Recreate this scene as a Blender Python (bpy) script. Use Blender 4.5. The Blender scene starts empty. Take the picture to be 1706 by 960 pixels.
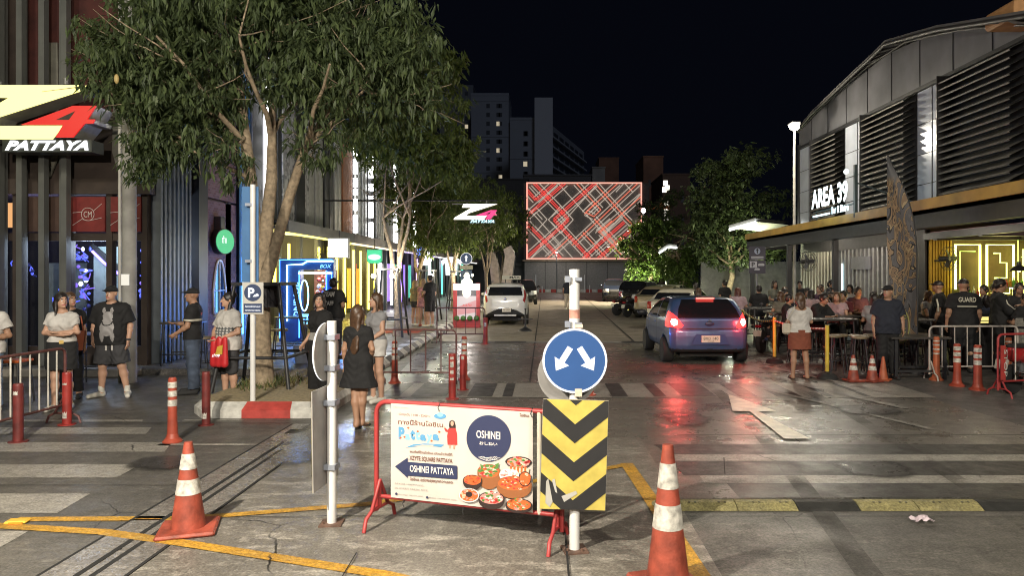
import bpy, math, random
import numpy as np
from mathutils import Vector, Matrix
from math import radians as R, sin, cos, pi
random.seed(7)
rng = np.random.default_rng(11)
S = bpy.context.scene
COL = S.collection
# ---------------------------------------------------------------- camera
F = 1200.0
VPX, VPY = 906.0, 457.0          # vanishing point of the street in the photograph
CAMH = 1.95
cam = bpy.data.cameras.new('camera'); camo = bpy.data.objects.new('camera', cam); COL.objects.link(camo)
camo.location = (0, 0, CAMH); camo.rotation_euler = (pi/2, 0, 0)
cam.sensor_width = 36; cam.lens = F/1706*36
cam.shift_x = (853-VPX)/1706; cam.shift_y = -(480-VPY)/1706
cam.clip_start = 0.05; cam.clip_end = 3000
S.camera = camo
# ---------------------------------------------------------------- night sky, exposure
W = bpy.data.worlds.new('World'); S.world = W; W.use_nodes = True
nt = W.node_tree; bg = nt.nodes['Background']
sky = nt.nodes.new('ShaderNodeTexSky'); sky.sky_type = 'NISHITA'; sky.sun_disc = False
sky.sun_elevation = R(-7.0); sky.sun_rotation = R(200)
nt.links.new(sky.outputs[0], bg.inputs[0]); bg.inputs[1].default_value = 0.05
bg2 = nt.nodes.new('ShaderNodeBackground'); bg2.inputs[0].default_value = (.0011, .0014, .0028, 1); bg2.inputs[1].default_value = 0.6
ads = nt.nodes.new('ShaderNodeAddShader'); nt.links.new(bg.outputs[0], ads.inputs[0]); nt.links.new(bg2.outputs[0], ads.inputs[1]); nt.links.new(ads.outputs[0], nt.nodes['World Output'].inputs[0])
ml = bpy.data.lights.new('city_glow', 'SUN'); ml.energy = 0.085; ml.color = (0.72, 0.82, 1.0); ml.angle = R(12)
mo = bpy.data.objects.new('city_glow', ml); COL.objects.link(mo); mo.rotation_euler = (R(58), 0, R(22))
S.view_settings.view_transform = 'Standard'; S.view_settings.look = 'None'
EXPO = 1.2; S.view_settings.exposure = EXPO; S.view_settings.gamma = 1.0; S.view_settings.use_curve_mapping = False
cy = S.cycles
cy.use_denoising = True
try: cy.denoiser = 'OPENIMAGEDENOISE'
except Exception: pass
cy.max_bounces = 6; cy.diffuse_bounces = 3; cy.glossy_bounces = 3; cy.transmission_bounces = 3; cy.transparent_max_bounces = 8
cy.caustics_reflective = False; cy.caustics_refractive = False
cy.sample_clamp_indirect = 2.0; cy.filter_width = 1.05
# ---------------------------------------------------------------- helpers
def at(px, py, Y): return Vector(((px-VPX)*Y/F, Y, CAMH-(py-VPY)*Y/F))
def gr(px, py):
    Y = F*CAMH/(py-VPY); return Vector(((px-VPX)*Y/F, Y, 0))
def inp(n, *names):
    for k in names:
        if k in n.inputs: return n.inputs[k]
MATS = {}
def M(name, col=(.5,.5,.5), rough=.6, metal=0.0, emit=0.0, ecol=None, var=.18, scale=6.0, bump=0.0, coat=0.0, alpha=1.0, spec=None, rvar=0.0):
    if name in MATS: return MATS[name]
    m = bpy.data.materials.new(name); m.use_nodes = True; t = m.node_tree; b = t.nodes['Principled BSDF']
    b.inputs['Base Color'].default_value = (*col, 1); b.inputs['Roughness'].default_value = rough; b.inputs['Metallic'].default_value = metal
    if emit > 0:
        e = ecol or col
        inp(b, 'Emission Color').default_value = (*e, 1); b.inputs['Emission Strength'].default_value = emit
    if coat: b.inputs['Coat Weight'].default_value = coat; b.inputs['Coat Roughness'].default_value = .05
    if alpha < 1: b.inputs['Alpha'].default_value = alpha
    if spec is not None: b.inputs['Specular IOR Level'].default_value = spec
    if var > 0 and not emit > 0:
        tc = t.nodes.new('ShaderNodeTexCoord'); n1 = t.nodes.new('ShaderNodeTexNoise'); n1.inputs['Scale'].default_value = scale; n1.inputs['Detail'].default_value = 5
        mr = t.nodes.new('ShaderNodeMapRange'); mr.inputs[1].default_value = .3; mr.inputs[2].default_value = .7; mr.inputs[3].default_value = 1-var; mr.inputs[4].default_value = 1+var*.6
        mx = t.nodes.new('ShaderNodeMix'); mx.data_type = 'RGBA'; mx.blend_type = 'MULTIPLY'; mx.inputs[0].default_value = 1
        mx.inputs[6].default_value = (*col, 1)
        t.links.new(tc.outputs['Object'], n1.inputs['Vector']); t.links.new(n1.outputs[0], mr.inputs[0]); t.links.new(mr.outputs[0], mx.inputs[7]); t.links.new(mx.outputs[2], b.inputs['Base Color'])
        if rvar:
            r2 = t.nodes.new('ShaderNodeMapRange'); r2.inputs[1].default_value = .3; r2.inputs[2].default_value = .7; r2.inputs[3].default_value = max(.02, rough-rvar); r2.inputs[4].default_value = rough+rvar
            t.links.new(n1.outputs[0], r2.inputs[0]); t.links.new(r2.outputs[0], b.inputs['Roughness'])
        if bump:
            bp = t.nodes.new('ShaderNodeBump'); bp.inputs['Strength'].default_value = bump; bp.inputs['Distance'].default_value = .01
            n2 = t.nodes.new('ShaderNodeTexNoise'); n2.inputs['Scale'].default_value = scale*7; n2.inputs['Detail'].default_value = 4
            t.links.new(tc.outputs['Object'], n2.inputs['Vector']); t.links.new(n2.outputs[0], bp.inputs['Height']); t.links.new(bp.outputs[0], b.inputs['Normal'])
    MATS[name] = m; return m
def E(name, col, s): return M(name, (0.02,0.02,0.02), .5, emit=s/2**EXPO, ecol=col, var=0)

def tag(o, label=None, cat=None, group=None, kind=None):
    if label: o['label'] = label
    if cat: o['category'] = cat
    if group: o['group'] = group
    if kind: o['kind'] = kind
    return o
def empty(name, loc=(0,0,0), rz=0.0, label=None, cat=None, group=None):
    o = bpy.data.objects.new(name, None); COL.objects.link(o); o.location = loc; o.rotation_euler = (0,0,rz); o.empty_display_size = .1
    return tag(o, label, cat, group)
def kids(o): return [c for c in bpy.data.objects if c.parent == o]
CH = {}
def link(o, parent=None):
    COL.objects.link(o)
    if parent is not None:
        o.parent = parent; CH.setdefault(parent.name, []).append(o)
    return o
def copy_tree(o, loc=None, rz=None, label=None, group=None, parent=None, scale=None):
    c = o.copy(); COL.objects.link(c)
    if parent is not None: c.parent = parent; CH.setdefault(parent.name, []).append(c)
    if loc is not None: c.location = loc
    if rz is not None: c.rotation_euler = (0,0,rz)
    if label: c['label'] = label
    if group: c['group'] = group
    if scale: c.scale = (scale,)*3 if not hasattr(scale,'__len__') else scale
    for ch in CH.get(o.name, []): copy_tree(ch, parent=c)
    return c
class MB:
    """collects shapes, builds ONE mesh object"""
    def __init__(s): s.v = []; s.f = []; s.m = []; s.sm = []
    def add(s, vs, fs, mi=0, smooth=False):
        n = len(s.v); s.v += [tuple(v) for v in vs]
        for f in fs: s.f.append([i+n for i in f]); s.m.append(mi); s.sm.append(smooth)
        return s
    def box(s, c, d, mi=0, rz=0.0, rot=None, bev=0.0):
        x,y,z = d[0]/2, d[1]/2, d[2]/2
        if bev > 0:
            b = min(bev, x*.9, y*.9, z*.9); vs = []
            # chamfered box from 24 vertices
            idx = {}
            for sx in (-1,1):
                for sy in (-1,1):
                    for sz in (-1,1):
                        for ax in range(3):
                            p = [sx*(x-b), sy*(y-b), sz*(z-b)]
                            p[ax] = (sx*x, sy*y, sz*z)[ax]
                            idx[(sx,sy,sz,ax)] = len(vs); vs.append(p)
            fs = []
            q = [(-1,-1),(1,-1),(1,1),(-1,1)]
            for sg in (-1,1):
                fs.append([idx[(sg,a,b_,0)] for a,b_ in q]); fs.append([idx[(a,sg,b_,1)] for a,b_ in q]); fs.append([idx[(a,b_,sg,2)] for a,b_ in q])
            for a in (-1,1):
                for b_ in (-1,1):
                    fs.append([idx[(a,b_,-1,0)], idx[(a,b_,1,0)], idx[(a,b_,1,1)], idx[(a,b_,-1,1)]])
                    fs.append([idx[(a,-1,b_,0)], idx[(a,1,b_,0)], idx[(a,1,b_,2)], idx[(a,-1,b_,2)]])
                    fs.append([idx[(-1,a,b_,1)], idx[(1,a,b_,1)], idx[(1,a,b_,2)], idx[(-1,a,b_,2)]])
            for sx in (-1,1):
                for sy in (-1,1):
                    for sz in (-1,1): fs.append([idx[(sx,sy,sz,0)], idx[(sx,sy,sz,1)], idx[(sx,sy,sz,2)]])
            # orient outward
            out = []
            for f in fs:
                ps = [Vector(vs[i]) for i in f]; n = (ps[1]-ps[0]).cross(ps[2]-ps[0]); cc = sum(ps, Vector())/len(ps)
                out.append(f if n.dot(cc) > 0 else f[::-1])
            fs = out
        else:
            vs = [(-x,-y,-z),(x,-y,-z),(x,y,-z),(-x,y,-z),(-x,-y,z),(x,-y,z),(x,y,z),(-x,y,z)]
            fs = [(3,2,1,0),(4,5,6,7),(0,1,5,4),(1,2,6,5),(2,3,7,6),(3,0,4,7)]
        mt = Matrix.Rotation(rz,3,'Z') if rot is None else rot
        C = Vector(c); return s.add([mt@Vector(v)+C for v in vs], fs, mi)
    def bb(s, x0,x1,y0,y1,z0,z1, mi=0, bev=0.0): return s.box(((x0+x1)/2,(y0+y1)/2,(z0+z1)/2),(abs(x1-x0),abs(y1-y0),abs(z1-z0)),mi,bev=bev)
    def cyl(s, a, b, r0, r1=None, n=12, mi=0, cap=True, smooth=True):
        a = Vector(a); b = Vector(b); r1 = r0 if r1 is None else r1
        d = (b-a).normalized(); u = d.orthogonal().normalized(); w = d.cross(u)
        vs = []
        for p,r in ((a,r0),(b,r1)):
            for i in range(n):
                t = 2*pi*i/n; vs.append(p+u*(r*cos(t))+w*(r*sin(t)))
        s.add(vs, [(i,(i+1)%n,n+(i+1)%n,n+i) for i in range(n)], mi, smooth)
        if cap:
            s.add(vs[:n], [tuple(range(n))[::-1]], mi); s.add(vs[n:], [tuple(range(n))], mi)
        return s
    def tube(s, pts, r, n=8, mi=0, closed=False):
        pts = [Vector(p) for p in pts]; m = len(pts); rs = r if hasattr(r,'__len__') else [r]*m
        vs = []; u = None
        for i,p in enumerate(pts):
            a = pts[i-1] if (i>0 or closed) else pts[i]; b = pts[(i+1)%m] if (i<m-1 or closed) else pts[i]
            d = (b-a).normalized()
            if u is None: u = d.orthogonal().normalized()
            u = (u-d*u.dot(d)); u = u.normalized() if u.length > 1e-6 else d.orthogonal().normalized()
            w = d.cross(u)
            for k in range(n):
                t = 2*pi*k/n; vs.append(p+u*(rs[i]*cos(t))+w*(rs[i]*sin(t)))
        fs = []
        for i in range(m if closed else m-1):
            j = (i+1)%m
            for k in range(n): fs.append((i*n+k, i*n+(k+1)%n, j*n+(k+1)%n, j*n+k))
        s.add(vs, fs, mi, True)
        if not closed:
            s.add(vs[:n],[tuple(range(n))[::-1]],mi); s.add(vs[-n:],[tuple(range(n))],mi)
        return s
    def lathe(s, prof, c=(0,0,0), n=20, mi=0, smooth=True, mis=None, axis=None):
        C = Vector(c); vs = []
        mt = Matrix.Identity(3) if axis is None else Vector((0,0,1)).rotation_difference(Vector(axis)).to_matrix()
        for r,z in prof:
            for i in range(n):
                t = 2*pi*i/n; vs.append(C+mt@Vector((r*cos(t), r*sin(t), z)))
        for j in range(len(prof)-1):
            s.add(vs[j*n:(j+2)*n], [(i,(i+1)%n,n+(i+1)%n,n+i) for i in range(n)], mi if mis is None else mis[j], smooth)
        for j,flip in ((0,True),(len(prof)-1,False)):
            if prof[j][0] > 1e-4: s.add(vs[j*n:(j+1)*n], [tuple(range(n))[::-1] if flip else tuple(range(n))], mi if mis is None else mis[min(j,len(mis)-1)])
        return s
    def prism(s, poly, o, u, v, depth, mi=0):
        """2-D polygon in the plane (o,u,v), extruded by depth along u x v"""
        o=Vector(o); u=Vector(u); v=Vector(v); w=u.cross(v).normalized(); n=len(poly)
        a=0
        for i in range(n): a += poly[i][0]*poly[(i+1)%n][1]-poly[(i+1)%n][0]*poly[i][1]
        if a<0: poly=poly[::-1]
        f=[o+u*p[0]+v*p[1]+w*depth for p in poly]; b=[o+u*p[0]+v*p[1] for p in poly]
        return s.add(f+b, [tuple(range(n)), tuple(range(2*n-1,n-1,-1))]+[(n+i,n+(i+1)%n,(i+1)%n,i) for i in range(n)], mi)
    def ball(s, c, r, mi=0, n=12, m=8):
        rr = r if hasattr(r,'__len__') else (r,r,r); vs=[]; C=Vector(c)
        for j in range(m+1):
            p=pi*j/m
            for i in range(n):
                t=2*pi*i/n; vs.append(C+Vector((rr[0]*sin(p)*cos(t), rr[1]*sin(p)*sin(t), -rr[2]*cos(p))))
        fs=[]
        for j in range(m):
            for i in range(n): fs.append((j*n+i, j*n+(i+1)%n, (j+1)*n+(i+1)%n, (j+1)*n+i))
        return s.add(vs,fs,mi,True)
    def build(s, name, mats, parent=None, loc=None, rz=None):
        me = bpy.data.meshes.new(name); me.from_pydata(s.v, [], s.f)
        for m in (mats if isinstance(mats,(list,tuple)) else [mats]): me.materials.append(m)
        me.polygons.foreach_set('material_index', s.m); me.polygons.foreach_set('use_smooth', s.sm); me.update()
        o = bpy.data.objects.new(name, me); link(o, parent)
        if loc is not None: o.location = loc
        if rz is not None: o.rotation_euler = (0,0,rz)
        return o
def npmesh(name, V, Q, mats, mi=None, parent=None, smooth=True, loc=None):
    """fast mesh from numpy: V (n,3), Q (m,4)"""
    me = bpy.data.meshes.new(name); V = np.asarray(V, np.float32); Q = np.asarray(Q, np.int32)
    me.vertices.add(len(V)); me.vertices.foreach_set('co', V.ravel())
    k = Q.shape[1]
    me.loops.add(Q.size); me.loops.foreach_set('vertex_index', Q.ravel())
    me.polygons.add(len(Q)); me.polygons.foreach_set('loop_start', np.arange(0, Q.size, k, dtype=np.int32)); me.polygons.foreach_set('loop_total', np.full(len(Q), k, np.int32))
    for m in mats: me.materials.append(m)
    if mi is not None: me.polygons.foreach_set('material_index', np.asarray(mi, np.int32))
    me.polygons.foreach_set('use_smooth', np.full(len(Q), smooth, bool))
    me.update(calc_edges=True); me.validate()
    o = bpy.data.objects.new(name, me); link(o, parent)
    if loc is not None: o.location = loc
    return o
# lettering ----------------------------------------------------------
def text(name, body, o, u, v, h, mat, parent=None, depth=.004, align='CENTER', width=None, shear=0.0, bold=0.0, spacing=1.0):
    """text mesh: baseline origin o, reading direction u, up v, letter height h"""
    cu = bpy.data.curves.new('lettering','FONT'); cu.body = body; cu.size = 1.0; cu.extrude = 0; cu.align_x = align; cu.shear = shear; cu.offset = bold; cu.space_character = spacing
    cu.resolution_u = 3
    ob = bpy.data.objects.new('tmp_lettering', cu); COL.objects.link(ob)
    dg = bpy.context.evaluated_depsgraph_get(); dg.update()
    me = bpy.data.meshes.new_from_object(ob.evaluated_get(dg))
    bpy.data.objects.remove(ob); bpy.data.curves.remove(cu)
    u=Vector(u).normalized(); v=Vector(v).normalized(); w=u.cross(v)
    n=len(me.vertices)
    if n==0: return None
    co=np.empty(n*3,np.float32); me.vertices.foreach_get('co',co); co=co.reshape(-1,3)
    sc=h/0.70; sx=sc
    if width is not None:
        wd=co[:,0].max()-co[:,0].min()
        if wd>1e-6: sx=width/wd
    O=np.array(o); U=np.array(u); V=np.array(v); Wn=np.array(w)
    P=O+np.outer(co[:,0]*sx,U)+np.outer(co[:,1]*sc,V)+Wn*depth
    me.vertices.foreach_set('co',P.astype(np.float32).ravel()); me.materials.clear(); me.materials.append(mat); me.update()
    me.name=name
    ob2=bpy.data.objects.new(name,me); link(ob2,parent); return ob2
# signed-distance modelling -----------------------------------------
def surf_nets(Fd, org, h):
    ins = Fd < 0; nx,ny,nz = Fd.shape
    c = np.zeros((nx-1,ny-1,nz-1), np.int8)
    for a in (0,1):
        for b in (0,1):
            for d in (0,1): c += ins[a:nx-1+a, b:ny-1+b, d:nz-1+d]
    act = (c>0)&(c<8); I,J,K = np.nonzero(act); n=len(I)
    ids = np.full(act.shape,-1,np.int32); ids[I,J,K]=np.arange(n)
    off = [(a,b,d) for a in (0,1) for b in (0,1) for d in (0,1)]
    val = np.stack([Fd[I+a,J+b,K+d] for a,b,d in off],1)
    acc = np.zeros((n,3),np.float32); cnt=np.zeros(n,np.float32)
    for p in range(8):
        for q in range(p+1,8):
            dif=[off[q][k]-off[p][k] for k in range(3)]
            if sum(abs(x) for x in dif)!=1: continue
            fa=val[:,p]; fb=val[:,q]; m=(fa<0)!=(fb<0); den=np.where(m,fa-fb,1); t=np.where(m,fa/den,0)
            for k in range(3): acc[:,k]+=np.where(m, off[p][k]+t*dif[k],0)
            cnt+=m
    V = (acc/cnt[:,None]+np.stack([I,J,K],1))*h+np.array(org)
    Q=[]
    A=ins[:-1,1:-1,1:-1]!=ins[1:,1:-1,1:-1]; i,j,k=np.nonzero(A); j=j+1;k=k+1
    q=np.stack([ids[i,j-1,k-1],ids[i,j,k-1],ids[i,j,k],ids[i,j-1,k]],1); fl=ins[i,j,k]; q[~fl]=q[~fl][:,::-1]; Q.append(q)
    A=ins[1:-1,:-1,1:-1]!=ins[1:-1,1:,1:-1]; i,j,k=np.nonzero(A); i=i+1;k=k+1
    q=np.stack([ids[i-1,j,k-1],ids[i-1,j,k],ids[i,j,k],ids[i,j,k-1]],1); fl=ins[i,j,k]; q[~fl]=q[~fl][:,::-1]; Q.append(q)
    A=ins[1:-1,1:-1,:-1]!=ins[1:-1,1:-1,1:]; i,j,k=np.nonzero(A); i=i+1;j=j+1
    q=np.stack([ids[i-1,j-1,k],ids[i,j-1,k],ids[i,j,k],ids[i-1,j,k]],1); fl=ins[i,j,k]; q[~fl]=q[~fl][:,::-1]; Q.append(q)
    return V, np.concatenate(Q)
class SDF:
    def __init__(s,wr=0.0): s.p=[]; s.cut=[]; s.wr=wr
    def cap(s,a,b,ra,rb=None,k=.03,flat=None,trunc=None):
        s.p.append(('c',np.array(a,float),np.array(b,float),ra,ra if rb is None else rb,k,flat,trunc)); return s
    def ell(s,c,r,k=.03,rz=0.0): s.p.append(('e',np.array(c,float),np.array(r,float),rz,k)); return s
    def plane(s,pt,n): s.cut.append(('p',np.array(pt,float),np.array(n,float)/np.linalg.norm(n))); return s
    def sub(s,c,r,rz=0.0): s.cut.append(('e',np.array(c,float),np.array(r,float),rz)); return s
    @staticmethod
    def _ell(P,c,r,rz):
        X=P[0]-c[0];Y=P[1]-c[1];Z=P[2]-c[2]
        if rz: cs,sn=cos(-rz),sin(-rz); X,Y=X*cs-Y*sn, X*sn+Y*cs
        q=np.sqrt((X/r[0])**2+(Y/r[1])**2+(Z/r[2])**2)
        return (q-1)*min(r)
    def mesh(s,h):
        lo=np.full(3,1e9);hi=-lo
        bb=[]
        for p in s.p:
            if p[0]=='c':
                rr=max(p[3],p[4])*(1 if p[6] is None else max(1,p[6][1])); l=np.minimum(p[1],p[2])-rr; u=np.maximum(p[1],p[2])+rr
            else:
                m=max(p[2][0],p[2][1]) if p[3] else None
                l=p[1]-(p[2] if m is None else np.array([m,m,p[2][2]])); u=p[1]+(p[2] if m is None else np.array([m,m,p[2][2]]))
            bb.append((l,u)); lo=np.minimum(lo,l); hi=np.maximum(hi,u)
        lo=lo-3*h; hi=hi+3*h; n=np.ceil((hi-lo)/h).astype(int)+1
        ax=[(lo[i]+np.arange(n[i])*h).astype(np.float32) for i in range(3)]
        Fd=np.full(tuple(n),.2,np.float32)
        for p,(l,u) in zip(s.p,bb):
            k=p[5] if p[0]=='c' else p[4]; mg=max(k,2.5*h)
            i0=np.maximum(((l-mg-lo)/h).astype(int),0); i1=np.minimum(((u+mg-lo)/h).astype(int)+2,n)
            P=np.meshgrid(ax[0][i0[0]:i1[0]],ax[1][i0[1]:i1[1]],ax[2][i0[2]:i1[2]],indexing='ij',sparse=True)
            if p[0]=='c':
                a,b,ra,rb,fl,tr=p[1],p[2],p[3],p[4],p[6],p[7]; ab=b-a; L2=max(ab@ab,1e-9)
                t=((P[0]-a[0])*ab[0]+(P[1]-a[1])*ab[1]+(P[2]-a[2])*ab[2])/L2; tc=np.clip(t,0,1)
                dx=P[0]-a[0]-tc*ab[0]; dy=P[1]-a[1]-tc*ab[1]; dz=P[2]-a[2]-tc*ab[2]
                if fl is not None:
                    nv=np.array(fl[0],float); g=dx*nv[0]+dy*nv[1]+dz*nv[2]; e=1/fl[1]-1
                    dx=dx+nv[0]*g*e; dy=dy+nv[1]*g*e; dz=dz+nv[2]*g*e
                d=np.sqrt(dx*dx+dy*dy+dz*dz)-(ra+(rb-ra)*tc)
                if tr: 
                    Ln=math.sqrt(L2)
                    if tr&1: d=np.maximum(d,(t-1)*Ln)
                    if tr&2: d=np.maximum(d,-t*Ln)
            else: d=s._ell(P,p[1],p[2],p[3])
            sl=(slice(i0[0],i1[0]),slice(i0[1],i1[1]),slice(i0[2],i1[2])); A=Fd[sl]; d=d.astype(np.float32)
            hh=np.maximum(k-np.abs(A-d),0)/k
            Fd[sl]=np.minimum(A,d)-hh*hh*k*.25
        P=np.meshgrid(*ax,indexing='ij',sparse=True)
        if s.wr: Fd=Fd+(s.wr*(np.sin(P[2]*38+4*np.sin(P[0]*17+P[1]*9)+2*np.sin(P[1]*23))*np.sin(P[0]*21-P[1]*13+3*np.sin(P[2]*11)))).astype(np.float32)
        for c in s.cut:
            if c[0]=='p': d=(P[0]-c[1][0])*c[2][0]+(P[1]-c[1][1])*c[2][1]+(P[2]-c[1][2])*c[2][2]
            else: d=-s._ell(P,c[1],c[2],c[3])
            Fd=np.maximum(Fd,d.astype(np.float32))
        return surf_nets(Fd,lo,h)
    def build(s,name,mats,h=.01,parent=None,matfn=None,loc=None):
        V,Q=s.mesh(h); mi=None
        if matfn is not None: mi=matfn(V[Q].mean(1))
        return npmesh(name,V,Q,mats,mi,parent,True,loc)
# ================================================================ STRUCTURE
def ground_mat(name, base, dark, light, rough=.42, lightamt=.5, scale=.55, streak=False, pale=.5):
    m = bpy.data.materials.new(name); m.use_nodes=True; t=m.node_tree; b=t.nodes['Principled BSDF']; N=t.nodes.new; L=t.links.new
    tc=N('ShaderNodeTexCoord')
    def noise(sc,det=6,rg=.6,vec=None):
        n=N('ShaderNodeTexNoise'); n.inputs['Scale'].default_value=sc; n.inputs['Detail'].default_value=det; n.inputs['Roughness'].default_value=rg
        L(vec or tc.outputs['Object'], n.inputs['Vector']); return n.outputs[0]
    def ramp(x,a,c,lo=0,hi=1):
        r=N('ShaderNodeMapRange'); r.inputs[1].default_value=a; r.inputs[2].default_value=c; r.inputs[3].default_value=lo; r.inputs[4].default_value=hi; L(x,r.inputs[0]); return r.outputs[0]
    def mix(f,a,c):
        x=N('ShaderNodeMix'); x.data_type='RGBA'
        if isinstance(f,float): x.inputs[0].default_value=f
        else: L(f,x.inputs[0])
        for v,i in ((a,6),(c,7)):
            if isinstance(v,tuple): x.inputs[i].default_value=(*v,1)
            else: L(v,x.inputs[i])
        return x.outputs[2]
    big=noise(scale); mid=noise(scale*4.5,8,.65); fine=noise(55,3,.7)
    mp=N('ShaderNodeMapping'); mp.inputs['Scale'].default_value=(1.0,3.2,1); L(tc.outputs['Object'],mp.inputs[0])
    st=noise(scale*3.2,12,.76,mp.outputs[0])
    c=mix(ramp(big,.35,.65),base,dark)
    c=mix(ramp(mid,.5,.62,0,.55),c,dark)
    c=mix(ramp(st,.57-.05*lightamt,.62,0,pale),c,light)
    gr_=noise(scale*16,12,.78); c=mix(ramp(gr_,.53,.60,0,pale*.55),c,light); c=mix(ramp(gr_,.47,.40,0,.5),c,dark)
    g=N('ShaderNodeMix'); g.data_type='RGBA'; g.blend_type='MULTIPLY'; g.inputs[0].default_value=1; L(c,g.inputs[6])
    L(ramp(fine,.34,.66,.62,1.36),g.inputs[7])
    grit=noise(17,6,.8); g2=N('ShaderNodeMix'); g2.data_type='RGBA'; g2.blend_type='MULTIPLY'; g2.inputs[0].default_value=1; L(g.outputs[2],g2.inputs[6]); L(ramp(grit,.36,.64,.78,1.2),g2.inputs[7])
    wob=N('ShaderNodeMix'); wob.data_type='RGBA'; wob.blend_type='ADD'; wob.inputs[0].default_value=.35; L(tc.outputs['Object'],wob.inputs[6]); nz=N('ShaderNodeTexNoise'); nz.inputs['Scale'].default_value=1.6; nz.inputs['Detail'].default_value=8; L(tc.outputs['Object'],nz.inputs['Vector']); L(nz.outputs[1],wob.inputs[7])
    vo=N('ShaderNodeTexVoronoi'); vo.feature='DISTANCE_TO_EDGE'; vo.inputs['Scale'].default_value=.42; L(wob.outputs[2],vo.inputs['Vector'])
    cr=N('ShaderNodeMath'); cr.operation='MULTIPLY'; L(ramp(vo.outputs[0],.0035,.0012),cr.inputs[0]); L(ramp(big,.48,.56),cr.inputs[1])
    g3=N('ShaderNodeMix'); g3.data_type='RGBA'; L(cr.outputs[0],g3.inputs[0]); L(g2.outputs[2],g3.inputs[6]); g3.inputs[7].default_value=(.02,.019,.018,1); g=g3; L(g.outputs[2],b.inputs['Base Color'])
    L(ramp(mid,.35,.65,rough-.08,rough+.14),b.inputs['Roughness'])
    bp=N('ShaderNodeBump'); bp.inputs['Strength'].default_value=.35; bp.inputs['Distance'].default_value=.006
    if streak:
        w=N('ShaderNodeTexWave'); w.bands_direction='Y'; w.inputs['Scale'].default_value=1.1; w.inputs['Distortion'].default_value=1.2; w.inputs['Detail'].default_value=2; L(tc.outputs['Object'],w.inputs['Vector'])
        a=N('ShaderNodeMath'); a.operation='ADD'; L(w.outputs[1],a.inputs[0]); L(fine,a.inputs[1]); L(a.outputs[0],bp.inputs['Height'])
    else:
        a=N('ShaderNodeMath'); a.operation='ADD'; L(mid,a.inputs[0]); L(fine,a.inputs[1]); L(a.outputs[0],bp.inputs['Height'])
    L(bp.outputs[0],b.inputs['Normal']); b.inputs['Specular IOR Level'].default_value=.28; MATS[name]=m; return m
GM_ASPH = ground_mat('asphalt', (.12,.113,.102),(.08,.076,.07),(.21,.195,.17),.45,.4)
GM_CONC = ground_mat('worn_concrete', (.21,.193,.165),(.125,.115,.10),(.42,.39,.34),.36,.9,.5,pale=.7)
GM_ROAD = ground_mat('grooved_concrete', (.18,.166,.145),(.11,.102,.09),(.29,.27,.235),.28,.5,.4,True)
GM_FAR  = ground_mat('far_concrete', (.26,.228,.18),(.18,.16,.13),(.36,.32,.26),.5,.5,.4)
GM_PAVE = ground_mat('pavement_concrete', (.16,.15,.14),(.09,.085,.08),(.26,.25,.23),.45,.5,.8)
GM_PAINT= ground_mat('worn_white_paint', (.33,.31,.275),(.20,.19,.17),(.46,.44,.40),.4,.9,1.2)
GM_DARKP= ground_mat('black_road_paint', (.05,.048,.046),(.036,.034,.033),(.11,.104,.095),.42,.4,1.0)
GM_YEL  = ground_mat('worn_yellow_paint', (.50,.27,.03),(.30,.17,.035),(.42,.30,.10),.45,.5,1.5)
def sheet(name, poly, z, mat, kind='structure', parent=None):
    mb=MB(); n=len(poly); mb.add([(x,y,z) for x,y in poly],[tuple(range(n))],0)
    a=sum(poly[i][0]*poly[(i+1)%n][1]-poly[(i+1)%n][0]*poly[i][1] for i in range(n))
    if a<0: mb.f[0]=mb.f[0][::-1]
    o=mb.build(name,mat,parent)
    if kind: o['kind']=kind
    return o
def rect(x0,x1,y0,y1): return [(x0,y0),(x1,y0),(x1,y1),(x0,y1)]
def multisheet(name, polys, z, mat):
    mb=MB()
    for poly in polys:
        n=len(poly); a=sum(poly[i][0]*poly[(i+1)%n][1]-poly[(i+1)%n][0]*poly[i][1] for i in range(n))
        if a<0: poly=poly[::-1]
        mb.add([(x,y,z) for x,y in poly],[tuple(range(n))],0)
    o=mb.build(name,mat); o['kind']='structure'; return o
sheet('ground', rect(-500,500,-120,900), -.004, GM_ASPH)
sheet('junction', rect(-2.7,1.15,1.0,8.6), 0.0, GM_CONC)
sheet('forecourt', rect(-13,-3.25,1.0,13.9), 0.0, GM_ASPH)
sheet('road', [(-2.7,8.6),(1.15,8.6),(6.2,8.6),(5.5,20.6),(-3.3,20.6),(-2.7,12)], 0.0, GM_ROAD)
sheet('road', [(1.15,6.25),(9,6.25),(9,8.6),(1.15,8.6)], 0.0, GM_ROAD)
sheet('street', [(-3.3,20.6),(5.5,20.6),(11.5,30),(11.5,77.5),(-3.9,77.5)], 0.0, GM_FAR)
sheet('terrace', [(6.2,8.6),(14,8.6),(14,30),(11.5,30),(5.5,20.6)], 0.0, GM_PAVE)
# raised pavement on the left with a black and white kerb
mb=MB(); mb.bb(-13,-3.62,13.9,76,-.1,.12); o=mb.build('pavement',GM_PAVE); o['kind']='structure'
kw=M('kerb_white_paint',(.55,.54,.50),.6,var=.35,scale=9,bump=.3); kb=M('kerb_black_paint',(.035,.035,.036),.5,var=.3)
kr=M('kerb_red_paint',(.42,.055,.045),.6,var=.35,scale=7,bump=.3)
def kerb_run(name, x, y0, y1, step, mats, w=.34, h=.17, cham=.12):
    mb=MB(); y=y0; i=0
    while y<y1-.01:
        ye=min(y+step,y1)
        prof=[(x-w,0),(x-w,h),(x-cham,h),(x,h*.35),(x,0)]
        vs=[(px,yy,pz) for yy in (y+.004,ye-.004) for px,pz in prof]; n=5
        mb.add(vs,[(0,1,2,3,4)[::-1],(5,6,7,8,9)]+[(k,(k+1)%n,n+(k+1)%n,n+k) for k in range(n)],i%len(mats)); y=ye; i+=1
    o=mb.build(name,mats); o['kind']='structure'; return o
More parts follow.
